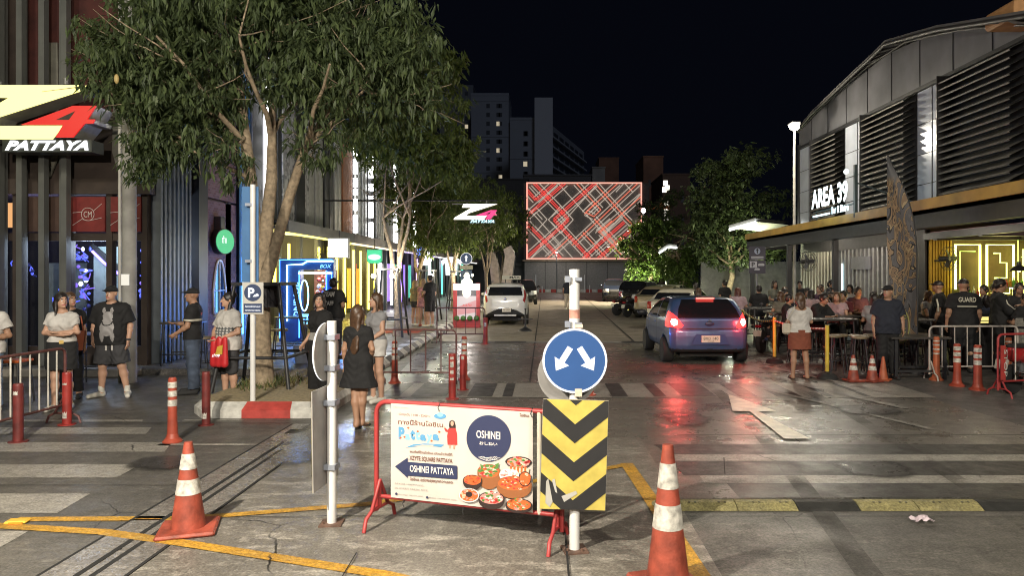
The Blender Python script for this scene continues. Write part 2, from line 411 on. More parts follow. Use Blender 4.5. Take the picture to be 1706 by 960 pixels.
kerb_run('kerb',-3.28,13.9,52,.5,[kw,kb])
# low edging by the bar frontage on the left
mb=MB(); mb.bb(-11.5,-7.75,13.55,13.9,0,.16,bev=.02); o=mb.build('doorstep',M('doorstep_concrete',(.24,.22,.19),.7,var=.3,bump=.3)); o['kind']='structure'
# far kerb line in front of the screen building: red and white blocks
mb=MB()
for i in range(26): mb.bb(-4.2+i*.62,-4.2+i*.62+.6,76.4,76.9,0,.34,i%2,bev=.03)
o=mb.build('far_kerb',[kr,kw]); o['kind']='structure'
# joint strip, black and yellow, across the street
mb=MB()
for i in range(9): mb.bb(-3.2+i*.9,-3.2+i*.9+.9,20.45,20.75,.004,.02,i%2)
o=mb.build('road_strip',[kb,M('strip_grey',(.2,.19,.17),.5)]); o['kind']='structure'
# painted markings --------------------------------------------------
multisheet('road_marking',[[(-12,8.76),(-4.84,8.76),(-4.98,9.14),(-12,9.14)],[(-12,7.88),(-4.15,7.88),(-4.3,8.33),(-12,8.33)],[(-12,6.88),(-4.08,6.88),(-4.12,7.36),(-12,7.36)],
   [(-12,5.86),(-3.96,5.86),(-4.02,6.38),(-12,6.38)],[(-12,5.05),(-3.86,5.05),(-3.9,5.45),(-12,5.45)],[(-12,9.5),(-5.3,9.5),(-5.35,9.62),(-12,9.62)],[(-4.8,9.55),(-4.0,9.55),(-4.0,9.63),(-4.8,9.63)],
   [(-4.4,8.18),(-2.8,8.18),(-2.8,8.26),(-4.4,8.26)],[(-2.6,8.55),(-1.2,8.55),(-1.2,8.63),(-2.6,8.63)]], .004, GM_PAINT)
multisheet('road_marking',[rect(1.35,8.6,7.5,7.76),rect(1.5,8.8,6.7,6.96)], .004, GM_PAINT)
multisheet('road_marking',[[(1.35,7.76),(6.2,7.76),(6.0,8.24),(1.25,8.24)],rect(1.35,9,6.96,7.5),rect(1.7,9,6.26,6.7)], .0045, GM_DARKP)
sheet('road_marking', rect(-3.1,6.2,11.35,12.85), .004, ground_mat('pale_crossing',(.34,.32,.28),(.25,.235,.205),(.42,.395,.35),.42,.6,.9))
multisheet('road_marking',[rect(a,b,11.42,12.78) for a,b in ((-3.0,-2.78),(-2.62,-2.30),(-2.12,-1.55),(-1.22,-.82),(-.66,-.50),(1.08,1.34),(1.75,1.95),(2.2,2.75),(3.1,3.4),(3.7,4.1),(4.5,4.62),(5.1,5.2))], .008, GM_DARKP)
# white arrow
multisheet('road_marking',[[(2.82,8.45),(3.12,8.45),(3.02,10.15),(3.28,10.15),(2.97,11.6),(2.66,10.15),(2.90,10.15)]], .0186, M('arrow_paint',(.66,.62,.50),.45,var=.35,scale=5,bump=.3))
multisheet('road_marking',[[(x0-w,y0),(x0,y0),(x1,y1),(x1-w,y1)] for x0,y0,x1,y1,w in ((4.9,9.0,3.4,13.2,.10),(5.3,10.4,4.6,12.6,.14),(5.75,11.6,4.7,15.2,.12))], .012, GM_PAINT)
# yellow lines
def band(pts,w):
    out=[]
    for (x0,y0),(x1,y1) in zip(pts[:-1],pts[1:]):
        d=Vector((x1-x0,y1-y0)); L_=d.length; d/=L_; n=Vector((-d.y,d.x))*w/2
        e=d*w*.35
        out.append([(x0-e.x+n.x,y0-e.y+n.y),(x0-e.x-n.x,y0-e.y-n.y),(x1+e.x-n.x,y1+e.y-n.y),(x1+e.x+n.x,y1+e.y+n.y)])
    return out
yl=[(-4.15,5.71),(-2.93,5.735),(-2.56,5.80),(-1.51,6.08),(-.09,6.76),(.85,7.34)]
for k,p in enumerate(band(yl,.10)): sheet('road_marking',p,.006+.0006*k,GM_YEL)
for k,p in enumerate(band([(.85,7.34),(.93,6.1),(1.02,4.4)],.13)): sheet('road_marking',p,.0105+.0006*k,GM_YEL)
for k,p in enumerate(band([(-4.25,5.57),(-3.33,5.43),(-2.63,5.21),(-1.04,4.66),(-.3,4.3)],.11)): sheet('road_marking',p,.006+.0006*k,GM_YEL)
# drain channel: slabs with open slots
dk=M('drain_slot',(.012,.012,.012),.8,var=0)
GM_DRAIN=ground_mat('drain_concrete',(.20,.188,.17),(.13,.12,.11),(.30,.28,.25),.26,.5,1.6)
mb=MB()
y=2.0
while y<9.3:
    ye=min(y+.62,9.35)
    mb.bb(-3.25,-3.03,y+.006,ye-.006,-.003,.006,0); mb.bb(-2.91,-2.70,y+.006,ye-.006,-.003,.006,0); mb.bb(-3.015,-2.925,y+.006,ye-.02,-.003,.004,0); y=ye
for x in (-3.272,-3.034,-2.93,-2.705): mb.bb(x,x+(.026 if x<-3.1 or x>-2.8 else .042),2,9.35,-.003,.0065,1)
mb.bb(-3.16,-2.86,8.75,9.0,.006,.011,1)
o=mb.build('drain_channel',[GM_DRAIN,dk]); o['kind']='structure'
# wet patch where the gate's light is mirrored
sheet('wet_patch',rect(-3.7,-1.6,6.3,9.7),.0135,ground_mat('wet_concrete',(.14,.13,.118),(.10,.095,.085),(.2,.19,.17),.15,.4,1.2))
def puddle(m,c,r):
    t=m.node_tree; N=t.nodes.new; L=t.links.new; b=t.nodes['Principled BSDF']; tc=N('ShaderNodeTexCoord'); mp=N('ShaderNodeMapping'); mp.vector_type='TEXTURE'; mp.inputs['Location'].default_value=(*c,0); mp.inputs['Scale'].default_value=(*r,1); L(tc.outputs['Object'],mp.inputs[0])
    ln=N('ShaderNodeVectorMath'); ln.operation='LENGTH'; L(mp.outputs[0],ln.inputs[0]); nz=N('ShaderNodeTexNoise'); nz.inputs['Scale'].default_value=2.2; nz.inputs['Detail'].default_value=8; L(tc.outputs['Object'],nz.inputs['Vector']); ad=N('ShaderNodeMath'); ad.operation='ADD'; L(ln.outputs['Value'],ad.inputs[0]); L(nz.outputs[0],ad.inputs[1])
    mr=N('ShaderNodeMapRange'); mr.inputs[1].default_value=1.25; mr.inputs[2].default_value=.95; L(ad.outputs[0],mr.inputs[0]); L(mr.outputs[0],b.inputs['Alpha'])
puddle(MATS['wet_concrete'],(-2.6,8.5),(.8,1.6))
for k,(x,y,rx,ry,c) in enumerate(((3.3,7.2,.55,.5,.045),(1.9,9.7,.5,.9,.06),(-.9,7.0,.5,.35,.05),(4.6,10.3,.7,.6,.055),(-3.9,7.4,.45,.5,.05),(-6.2,6.4,.7,.4,.05),(.6,14.2,.6,1.0,.05))):
    m=ground_mat(f'oil_stain_{"abcdefgh"[k]}',(c,c*.95,c*.9),(c*.7,c*.68,c*.65),(c*1.6,c*1.5,c*1.4),.32,.4,1.5); puddle(m,(x,y),(rx,ry)); sheet('stain',rect(x-rx*1.6,x+rx*1.6,y-ry*1.6,y+ry*1.6),.0142+.0002*k,m)
TM=ground_mat('tyre_mark',(.05,.047,.044),(.04,.038,.036),(.1,.095,.09),.6,.4,1.0); tb_=TM.node_tree.nodes['Principled BSDF']; nz=TM.node_tree.nodes.new('ShaderNodeTexNoise'); nz.inputs['Scale'].default_value=1.1; nz.inputs['Detail'].default_value=9; tcn=TM.node_tree.nodes.new('ShaderNodeTexCoord'); TM.node_tree.links.new(tcn.outputs['Object'],nz.inputs['Vector']); mrn=TM.node_tree.nodes.new('ShaderNodeMapRange'); mrn.inputs[1].default_value=.42; mrn.inputs[2].default_value=.66; mrn.inputs[4].default_value=.55; TM.node_tree.links.new(nz.outputs[0],mrn.inputs[0]); TM.node_tree.links.new(mrn.outputs[0],tb_.inputs['Alpha'])
for k,off in enumerate((0,1.45)):
    pts=[(2.0+off+.9*sin((y-4)*.16)+(.05 if k else 0),y) for y in np.arange(3.5,20,1.0)]
    mb=MB(); vs=[]
    for x,y in pts: vs+=[(x-.09,y,.0168),(x+.09,y,.0168)]
    mb.add(vs,[(2*i,2*i+1,2*i+3,2*i+2) for i in range(len(pts)-1)]); o=mb.build('tyre_track',TM); o['kind']='structure'
# slab joints and cracks
mb=MB()
for x0,y0,x1,y1,w in ((.16,1.5,.16,8.6,.014),(-2.7,5.72,1.1,5.86,.010),(-2.7,7.6,1.1,7.6,.010),(1.15,5.75,9,5.75,.012),(-1.2,1.5,-1.3,5.0,.008),(-13,6.62,-3.3,6.62,.012),(-13,9.35,-3.3,9.35,.02),(1.6,8.66,6.1,8.66,.02),(-.25,13,-.25,60,.03),(1.75,6.96,1.9,7.6,.01),(2.95,8.3,2.95,12,.012),(-3.2,15.5,5.5,15.5,.02),(-3.2,18,5.5,18,.02),(-3.9,28,9,28,.03),(-3.9,36,9,36,.03),(2.6,20.7,3.4,60,.04)):
    d=Vector((x1-x0,y1-y0)).normalized(); n=Vector((-d.y,d.x))*w/2
    mb.add([(x0+n.x,y0+n.y,.0155),(x0-n.x,y0-n.y,.0155),(x1-n.x,y1-n.y,.0155),(x1+n.x,y1+n.y,.0155)],[(0,1,2,3)])
o=mb.build('slab_joints',dk); o['kind']='structure'
# planted island under the first tree
isl=[(-4.62,9.72),(-3.12,9.72),(-2.98,9.95),(-2.98,13.4),(-4.9,13.4),(-4.9,10.1)]
mb=MB(); top=[(x*.93-.27,y*.93+.84) for x,y in isl]
vs=[(x,y,0) for x,y in isl]+[(x,y,.11) for x,y in isl]+[(x,y,.2) for x,y in top]; n=6
fs=[];ms=[]
for lv in (0,1):
    for i in range(n): fs.append((lv*n+i,lv*n+(i+1)%n,(lv+1)*n+(i+1)%n,(lv+1)*n+i)); ms.append(0)
mb.add(vs,fs,0); mb.add([vs[12+i] for i in range(6)],[tuple(range(6))],2)
# split the front kerb into white, red, white blocks
fr=lambda t,lv:(lambda a,b:(a[0]+(b[0]-a[0])*t,a[1]+(b[1]-a[1])*t-.003,a[2]+.001))(vs[lv*n],vs[lv*n+1])
for lv in (0,1): mb.add([fr(.36,lv),fr(.80,lv),fr(.80,lv+1),fr(.36,lv+1)],[(0,1,2,3)],1)
o=mb.build('planter_kerb',[kw,kr,M('sand',(.34,.28,.17),.9,var=.4,scale=20,bump=.6)]); o['kind']='structure'
gm=MB()
for i in range(420):
    a=random.uniform(0,2*pi); r=.22+abs(random.gauss(0,.24)); x=-4.45+r*cos(a); y=11.55+r*sin(a)*1.1; l=random.uniform(.05,.15); b=random.uniform(0,2*pi); t=random.uniform(.3,1.1)
    if x<-4.8 or x>-3.2: continue
    gm.add([(x-.01*sin(b),y+.01*cos(b),.2),(x+.01*sin(b),y-.01*cos(b),.2),(x+l*cos(b)*t,y+l*sin(b)*t,.2+l)],[(0,1,2)],i%2)
o=gm.build('dry_grass',[M('dry_grass',(.20,.17,.07),.8),M('green_grass',(.07,.10,.03),.8)]); o['kind']='stuff'
# ---------------------------------------------------------------- shared materials
BLK=M('black_metal',(.025,.025,.027),.45,var=.2); DGR=M('dark_grey_metal',(.07,.072,.078),.45,var=.2); GRY=M('grey_metal',(.22,.22,.23),.45,.3,var=.2); WHT=M('white_paint_metal',(.68,.68,.67),.4,var=.12,scale=3)
GLS=M('dark_glass',(.012,.013,.016),.06,var=0,spec=.7); STEEL=M('galvanised_steel',(.42,.42,.42),.38,.7,var=.25)
DWALL=M('dark_wall',(.035,.033,.033),.7,var=.3,scale=2); BRN=M('brown_clad',(.05,.036,.03),.7,var=.35,scale=3)
E_Y=E('yellow_neon',(1,.82,.08),9); E_W=E('white_led',(1,.97,.92),9); E_B=E('blue_neon',(.12,.45,1),10); E_BC=E('cyan_neon',(.45,.85,1),9); E_R=E('red_neon',(1,.07,.06),5); E_P=E('purple_neon',(.42,.24,1),5); E_WARM=E('warm_lamp',(1,.78,.42),9); E_G=E('green_neon',(.1,.9,.4),3)
def brick_mat(name,c1,c2,mort,sc=1.0):
    m=bpy.data.materials.new(name); m.use_nodes=True; t=m.node_tree; b=t.nodes['Principled BSDF']; N=t.nodes.new; L=t.links.new
    tc=N('ShaderNodeTexCoord'); mp=N('ShaderNodeMapping'); mp.inputs['Rotation'].default_value=(pi/2,0,pi/2)
    br=N('ShaderNodeTexBrick'); br.inputs['Color1'].default_value=(*c1,1); br.inputs['Color2'].default_value=(*c2,1); br.inputs['Mortar'].default_value=(*mort,1)
    br.inputs['Scale'].default_value=4.2*sc; br.inputs['Mortar Size'].default_value=.018; br.inputs['Bias'].default_value=-.2
    sx=N('ShaderNodeSeparateXYZ'); cx=N('ShaderNodeCombineXYZ'); L(tc.outputs['Object'],sx.inputs[0]); ad=N('ShaderNodeMath'); ad.operation='ADD'; L(sx.outputs[0],ad.inputs[0]); L(sx.outputs[1],ad.inputs[1])
    L(ad.outputs[0],cx.inputs[0]); L(sx.outputs[2],cx.inputs[1]); L(cx.outputs[0],br.inputs['Vector']); L(br.outputs[0],b.inputs['Base Color']); b.inputs['Roughness'].default_value=.8
    bp=N('ShaderNodeBump'); bp.inputs['Strength'].default_value=.5; bp.inputs['Distance'].default_value=.01; bp.invert=True; L(br.outputs[1],bp.inputs['Height']); L(bp.outputs[0],b.inputs['Normal']); MATS[name]=m; return m
BRICK=brick_mat('dark_red_brick',(.17,.075,.065),(.25,.13,.115),(.20,.16,.15)); BRICK_O=brick_mat('orange_brick',(.42,.17,.07),(.36,.13,.055),(.25,.15,.1))
def part(mb,name,mats,parent): return mb.build(name,mats,parent)
def point(name,loc,power,col=(1,.85,.65),r=.08,parent=None):
    l=bpy.data.lights.new(name,'POINT'); l.energy=power; l.color=col; l.shadow_soft_size=r
    o=bpy.data.objects.new(name,l); link(o,parent); o.location=loc; return o
# ---------------------------------------------------------------- left corner bar with slats
bar=empty('corner_bar',(0,0,0),label='dark corner bar with vertical grey slats, red logo panels and blue lit windows',cat='building')
mb=MB()
mb.bb(-16,-7.95,14.55,16.35,3.75,9.5,0)                       # upper storey mass
mb.bb(-16,-7.85,14.35,14.55,3.55,3.85,0); mb.bb(-16,-7.95,18,18.3,.12,3.75,0); mb.bb(-16,-15.8,14.5,18.2,.12,3.75,0)
mb.bb(-16,-8,14.6,18.2,3.70,3.76,0)
for x in (-9.55,-8.72,-8.02,-10.6,-11.8): mb.bb(x-.06,x+.06,14.45,14.6,.12,3.6,0)
mb.bb(-16,-8,14.5,14.6,.12,.5,0); mb.bb(-16,-7.95,14.47,14.6,2.62,2.78,0)
part(mb,'wall',[BRN],bar)
mb=MB()   # gable roof trim seen high up
mb.prism([(-12.3,6.2),(-9.1,9.6),(-7.2,7.4),(-7.0,7.55),(-9.1,9.95),(-12.6,6.35)],(0,14.5,0),(1,0,0),(0,0,1),.25); part(mb,'roof_trim',[GRY],bar)
RED=M('red_panel',(.17,.022,.02),.6,var=.25); 
mb=MB(); mb.prism([(-10.4,5.2),(-10.4,7.9),(-9.1,9.2),(-8.1,8.1),(-8.1,5.2)],(0,14.53,0),(1,0,0),(0,0,1),.04); part(mb,'gable_panel',[M('deep_red_clad',(.06,.014,.011),.7,var=.4,scale=3)],bar)
mb=MB(); mb.bb(-9.9,-9.86,14.35,14.5,4.1,5.6); mb.prism([(-10.1,3.95),(-9.9,3.9),(-9.7,4.4),(-9.75,6.6),(-9.95,6.6)],(0,14.47,0),(1,0,0),(0,0,1),.04); mb.prism([(-8.3,3.95),(-8.5,3.9),(-8.65,4.4),(-8.6,6.6),(-8.45,6.6)],(0,14.47,0),(1,0,0),(0,0,1),.04); part(mb,'curtain',[M('pale_curtain',(.15,.145,.12),.9)],bar)
for i,(x0,x1) in enumerate(((-9.45,-8.78),(-8.66,-8.06),(-10.5,-9.65))):
    mb=MB(); mb.bb(x0,x1,14.40,14.46,2.80,3.50); p=part(mb,'logo_panel',[RED if i<2 else M('dark_clad',(.07,.04,.03),.7)],bar)
    if i<2:
        lm=M('logo_white',(.55,.5,.48),.6,var=0); cx=(x0+x1)/2
        mb=MB(); mb.tube([(cx+.13*cos(a),14.394,3.15+.13*sin(a)) for a in np.linspace(0,2*pi,16)[:-1]],.006,5,closed=True); mb.tube([(cx-.30,14.394,2.93),(cx-.12,14.394,3.05),(cx+.02,14.394,3.02),(cx+.28,14.394,3.08)],.006,5); mb.tube([(cx-.30,14.394,3.18),(cx-.1,14.394,3.2)],.006,5); mb.tube([(cx+.12,14.394,3.22),(cx+.28,14.394,3.36)],.006,5)
        mb.build('emblem',[lm],p); text('lettering','CM',(cx,14.4,3.09),(1,0,0),(0,0,1),.12,lm,p,.006,width=.16)
mb=MB(); mb.bb(-7.99,-7.93,16.45,17.0,2.7,3.6); part(mb,'side_panel',[E('lit_red_panel',(.9,.10,.07),.55)],bar)
sl=M('grey_slat',(.13,.135,.13),.5,.2,var=.2,scale=2)
for k in range(8):          # front slat screen, two layers
    x=-9.35-.435*k
    mb=MB(); mb.bb(x-.055,x+.055,14.02,14.16,.16,9.3); part(mb,'slat',[sl],bar)
for k in range(7):
    x=-9.52-.40*k
    mb=MB(); mb.bb(x-.05,x+.05,14.22,14.34,.14,9.3); part(mb,'slat',[sl],bar)
for k in range(8):          # side slat screen along the street
    y=14.66+.17*k
    mb=MB(); mb.bb(-7.98,-7.78,y-.03,y+.05,.13,4.9); part(mb,'slat',[M('blue_grey_slat',(.10,.115,.13),.45,.2)],bar)
for x0,x1 in ((-9.49,-8.78),(-8.66,-8.08),(-10.54,-9.61),(-11.74,-10.66)):
    mb=MB(); mb.bb(x0,x1,14.52,14.54,.5,2.62); w=part(mb,'window_glass',[M('clear_glass',(.03,.035,.04),.03,var=0,alpha=.14)],bar)
mb=MB(); mb.bb(-8.02,-8.0,16.35,17.2,.5,2.6); part(mb,'window_glass',[MATS['clear_glass']],bar)
# lit room behind the glass
mb=MB(); mb.bb(-15.8,-8.45,17.9,17.98,.12,3.7,0); mb.bb(-15.8,-8.0,14.6,18,.125,.14,1)
mb.bb(-9.75,-8.95,15.6,15.65,.14,2.55,2); mb.bb(-8.75,-8.42,15.7,15.75,.14,1.9,2); mb.prism([(-9.85,2.5),(-9.75,2.62),(-8.85,1.85),(-8.85,1.6)],(0,15.59,0),(1,0,0),(0,0,1),.03,3); mb.bb(-11.3,-10.3,16.2,16.25,.14,2.2,2)
part(mb,'interior',[M('room_wall',(.03,.03,.04),.7),M('room_floor',(.05,.045,.045),.4),M('pale_screen_wall',(.22,.27,.26),.6),BLK],bar)
mb=MB()
rr=random.Random(5)
for cx,cz,n_,r_ in ((-9.82,2.35,16,.16),(-9.80,1.75,22,.17),(-9.86,1.1,14,.16),(-8.86,2.3,10,.13),(-8.84,1.3,12,.12),(-8.5,2.15,14,.12),(-8.52,1.6,12,.10),(-10.2,1.5,14,.2),(-11.0,2.0,12,.2)):
    for i in range(n_):
        x=rr.gauss(cx,r_*.55); z=rr.gauss(cz,r_*1.1); c_=rr.choice([0,0,0,0,1,1,5,5,2 if rr.random()<.5 else 0]); y=rr.uniform(15.2,15.5)
        if i%3==0: mb.tube([(x,y,z),(x+rr.uniform(-.12,.12),y,z+rr.uniform(-.12,.12)),(x+rr.uniform(-.2,.2),y,z+rr.uniform(-.15,.15))],.012,5,c_)
        else: mb.ball((x,y,z),(rr.uniform(.02,.07),.03,rr.uniform(.02,.06)),c_,8,6)
part(mb,'decor_lights',[E('deco_blue',(.10,.14,1),2.0),E('deco_violet',(.25,.15,1),1.6),E('deco_white',(.8,.85,1),3),E('deco_yellow',(1,.7,.08),3),E('deco_red',(1,.12,.12),2),M('deco_dark_blue',(.04,.05,.25),.4)],bar)
mb=MB(); mb.tube([(-9.75,15.55,2.45),(-9.5,15.55,2.2),(-9.1,15.55,1.9),(-8.9,15.55,1.5)],.03,6); mb.tube([(-8.08,16.9,.9),(-8.06,17.05,1.5),(-8.06,16.85,2.0),(-8.06,17.1,2.4)],.03,6); part(mb,'neon_tube',[E('violet_neon',(.28,.2,1),6)],bar)
mb=MB(); mb.bb(-11.45,-11.0,14.62,14.66,2.95,3.45); part(mb,'lit_blind',[E('orange_blind',(1,.5,.2),.9)],bar); mb=MB(); mb.bb(-10.95,-10.72,14.62,14.66,2.9,3.4); part(mb,'lit_blind',[MATS['orange_blind']],bar)
point('room_light',(-9.3,14.95,2.5),50,(.55,.7,.9),.3,bar); point('room_light',(-11.5,16.2,2.9),14,(.5,.45,1.0),.3,bar)
text('lettering','Oamer',(-8.95,14.44,5.05),(1,0,0),(0,0,1),.24,M('sign_grey',(.35,.31,.27),.6,var=0),bar,.01,width=1.0)
# ---------------------------------------------------------------- brick wall building with arched window
bk=empty('brick_building',(0,0,0),label='narrow dark red brick building with a white framed arched window',cat='building')
mb=MB(); mb.bb(-8.4,-7.95,16.75,18.62,.12,3.72); mb.bb(-14,-7.95,16.75,18.62,3.78,9.0); part(mb,'wall',[BRICK],bk)
mb=MB(); mb.bb(-7.98,-7.8,16.3,16.72,.12,8.5); part(mb,'pillar',[BLK],bk)
arch=[(.0,.0)]+[]
def archpts(w,h,hs,n=8):
    pts=[(-w/2,0),(w/2,0),(w/2,hs)]
    for i in range(1,n):
        t=i/n; pts.append((w/2*(1-t)**.72 if t<1 else 0, hs+(h-hs)*math.sin(t*pi/2)))
    pts.append((0,h))
    for i in range(n-1,0,-1):
        t=i/n; pts.append((-w/2*(1-t)**.72, hs+(h-hs)*math.sin(t*pi/2)))
    pts.append((-w/2,hs)); return pts
mb=MB(); mb.prism(archpts(.62,1.25,.55),(-7.955,17.6,1.02),(0,1,0),(0,0,1),.03); win=part(mb,'arched_window',[GLS],bk)
mb=MB(); ap=archpts(.66,1.29,.56); mb.tube([(-7.915,17.6+a,1.0+b) for a,b in ap],.028,6,closed=True); mb.tube([(-7.915,17.6,1.0),(-7.915,17.6,2.27)],.014,6); mb.tube([(-7.915,17.29,1.55),(-7.915,17.91,1.55)],.014,6); mb.bb(-7.95,-7.85,17.35,18.15,.92,.99); mb.build('frame',[WHT],win)
mb=MB(); mb.bb(-7.97,-7.78,17.35,17.6,3.0,3.35,bev=.02); part(mb,'wall_box',[BLK],bk)
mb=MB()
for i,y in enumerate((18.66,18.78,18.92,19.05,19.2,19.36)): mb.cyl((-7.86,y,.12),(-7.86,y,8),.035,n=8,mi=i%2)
part(mb,'pipe',[M('blue_lit_pipe',(.14,.36,.58),.35),M('grey_pipe',(.35,.36,.36),.35)],bk)  # blue neon light on the pipes is put into their colour
mb=MB(); mb.cyl((-7.83,18.72,.4),(-7.83,18.72,2.4),.025,n=6); mb.cyl((-7.83,19.1,.4),(-7.83,19.1,2.2),.02,n=6); part(mb,'neon_tube',[E('soft_blue_neon',(.12,.5,1),5)],bk)
mb=MB(); mb.cyl((-7.83,18.85,2.5),(-7.83,18.85,3.3),.02,n=6); part(mb,'yellow_neon_tube',[E_Y],bk)
rs=empty('round_sign',(0,0,0),label='round green lit sign on the dark red brick wall',cat='sign')
mb=MB(); mb.cyl((-7.9,17.5,2.74),(-7.72,17.44,2.74),.31,n=28); part(mb,'sign_box',[BLK],rs)
mb=MB(); mb.cyl((-7.72,17.44,2.74),(-7.705,17.435,2.74),.29,n=28); part(mb,'sign_face',[E('green_face',(.07,.55,.22),1.1)],rs)
lw=E('sign_white',(1,1,1),1.6)
text('lettering','ตำมั่ว',(-7.70,17.44,2.70),(0,1,0),(0,0,1),.16,lw,rs,.006,width=.42)
# ---------------------------------------------------------------- shop row along the left
ribW=M('pale_corrugated',(.42,.42,.40),.5,.2,var=.15); ribD=M('dark_corrugated',(.06,.062,.065),.5,.2)
def mosaic_mat():
    m=M('mosaic_clad',(.3,.3,.3),.5,var=0); t=m.node_tree; v=t.nodes.new('ShaderNodeTexVoronoi'); v.inputs['Scale'].default_value=9; tc=t.nodes.new('ShaderNodeTexCoord'); r=t.nodes.new('ShaderNodeMapRange'); r.inputs[3].default_value=.08; r.inputs[4].default_value=.62
    t.links.new(tc.outputs['Object'],v.inputs['Vector']); t.links.new(v.outputs['Color'],r.inputs[0]); t.links.new(r.outputs[0],t.nodes['Principled BSDF'].inputs['Base Color']); return m
MOS=mosaic_mat()
def shop(name,label,y0,y1,panels,canopy_mat,tubes,wallm,ztop=8.6,inside=None,tubemat=None):
    b=empty(name,(0,0,0),label=label,cat='building')
    mb=MB(); mb.bb(-15,-8.05,y0+.02,y1-.02,3.55,ztop); mb.bb(-15,-10.2,y0+.02,y1-.02,.12,3.55); mb.bb(-10.2,-8.05,y1-.2,y1-.02,.12,3.55); mb.bb(-10.2,-8.05,y0+.02,y0+.2,.12,3.55); part(mb,'wall',[wallm],b)
    for (a,c,m,z0,z1,dp) in panels:
        mb=MB()
        if m in (ribW,ribD):
            n=max(2,int((c-a)/.22))
            for i in range(n): mb.bb(-8.05,-7.98-(i%2)*.03,a+(c-a)*i/n,a+(c-a)*(i+1)/n,z0,z1)
        else: mb.bb(-8.05,-8.0+dp,a,c,z0,z1)
        part(mb,'facade_panel',[m],b)
    mb=MB(); mb.bb(-8.04,-6.95,y0+.02,y1-.02,3.18,3.26); mb.bb(-7.0,-6.9,y0+.02,y1-.02,3.1,3.42); mb.bb(-8.02,-7.0,y0+.02,y1-.02,3.36,3.4)
    cn=part(mb,'canopy',[canopy_mat],b)
    for k in range(len(tubes)):
        y,z0,z1,r,mm=tubes[k]; mb=MB(); mb.cyl((-7.93,y,z0),(-7.93,y,z1),r,n=8); part(mb,'neon_tube',[mm],b)
    for k,y in enumerate(np.arange(y0+.4,y1-.3,1.9)):
        mb=MB(); mb.bb(-8.1,-7.96,y-.12,y+.12,.12,3.18); part(mb,'column',[M('shop_column',(.05,.05,.052),.5)],b)
    if inside: inside(b)
    return b
EWS=E('white_strip',(1,1,1),16)
def dots(y,zs,ze,n,mat,b,x=-7.9,r=.06):
    mb=MB(); rr=random.Random(int(y*10))
    z=zs
    while z<ze:
        l=rr.uniform(.12,.75); mb.cyl((x,y,z),(x,y,min(z+l,ze)),r,n=8); z+=l+rr.uniform(.08,.3)
    mb.build('led_column',[mat],b)
def ins1(b):
    mb=MB(); mb.bb(-7.05,-6.98,19.0,25.9,3.05,3.1); part(mb,'strip_light',[E('dim_yellow_strip',(1,.85,.15),3.5)],b)
    mb=MB()
    for y,c in ((20.6,0),(21.6,1),(22.7,0),(23.6,2),(24.6,1)):
        mb.bb(-10.15,-10.1,y,y+.7,1.0,2.4,c)
    part(mb,'poster',[M('poster_red',(.5,.08,.05),.5),M('poster_yellow',(.6,.45,.05),.5),M('poster_pale',(.5,.5,.45),.5)],b)
    point('shop_light',(-8.9,21,2.8),100,(1,.85,.35),.3,b); point('shop_light',(-8.9,24.5,2.8),100,(1,.85,.35),.3,b)
shop('shop_building','dark shop with yellow neon tubes under white lit upper strips beside the brick wall',19.45,26.2,
  [(19.6,20.5,DWALL,3.6,8.5,0),(20.55,21.0,M('lit_white_panel',(.7,.7,.7),.4,emit=.35,ecol=(1,1,1)),3.6,8.3,.03),(21.1,21.9,ribD,3.6,8.5,0),(22.0,23.0,MOS,3.6,8.3,.04),(23.05,23.9,BLK,3.6,8.6,.08),(23.95,24.4,MOS,3.6,8.3,.04),(24.45,25.1,ribW,3.6,8.3,0),(25.2,26.1,ribW,3.6,8.2,0)],
  M('canopy_dark',(.05,.05,.05),.5),[(20.2,.3,2.9,.04,E_Y),(21.2,1.4,2.95,.05,E_Y),(22.4,.4,2.9,.04,E_Y),(25.4,.4,2.9,.04,E_Y)],DWALL,inside=lambda b:(ins1(b),dots(20.78,3.7,7.2,5,EWS,b)))
def ins2(b):
    mb=MB(); mb.bb(-7.05,-6.98,26.4,33.9,3.04,3.1); part(mb,'strip_light',[E('warm_strip',(1,.75,.4),2.5)],b)
    mb=MB()
    for y in (26.8,28.0,29.3,30.4,31.8): mb.bb(-8.3,-8.25,y,y+.45,.5,2.2)
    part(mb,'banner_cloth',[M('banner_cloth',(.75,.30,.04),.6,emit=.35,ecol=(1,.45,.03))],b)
    mb=MB()
    for y in (27.3,29.0,31.2): mb.bb(-8.2,-8.16,y,y+.16,.5,2.4)
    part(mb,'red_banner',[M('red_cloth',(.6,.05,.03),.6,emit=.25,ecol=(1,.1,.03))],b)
    point('shop_light',(-8.9,28,2.8),140,(1,.9,.3),.3,b); point('shop_light',(-8.9,32,2.8),140,(1,.9,.3),.3,b)
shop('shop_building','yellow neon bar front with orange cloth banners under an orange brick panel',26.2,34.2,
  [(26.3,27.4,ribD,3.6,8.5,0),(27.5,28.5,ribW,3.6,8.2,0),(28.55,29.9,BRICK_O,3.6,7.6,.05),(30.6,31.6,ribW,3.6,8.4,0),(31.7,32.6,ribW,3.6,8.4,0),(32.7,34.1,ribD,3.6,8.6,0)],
  M('canopy_brown',(.07,.055,.05),.5),[(y,.35,2.95,.045,E_Y) for y in (26.5,27.6,28.7,30.0,31.2,32.6,33.8)],DWALL,inside=lambda b:(ins2(b),dots(30.2,3.7,7.6,5,EWS,b,r=.09),dots(33.0,3.6,8.4,5,EWS,b,r=.08)))
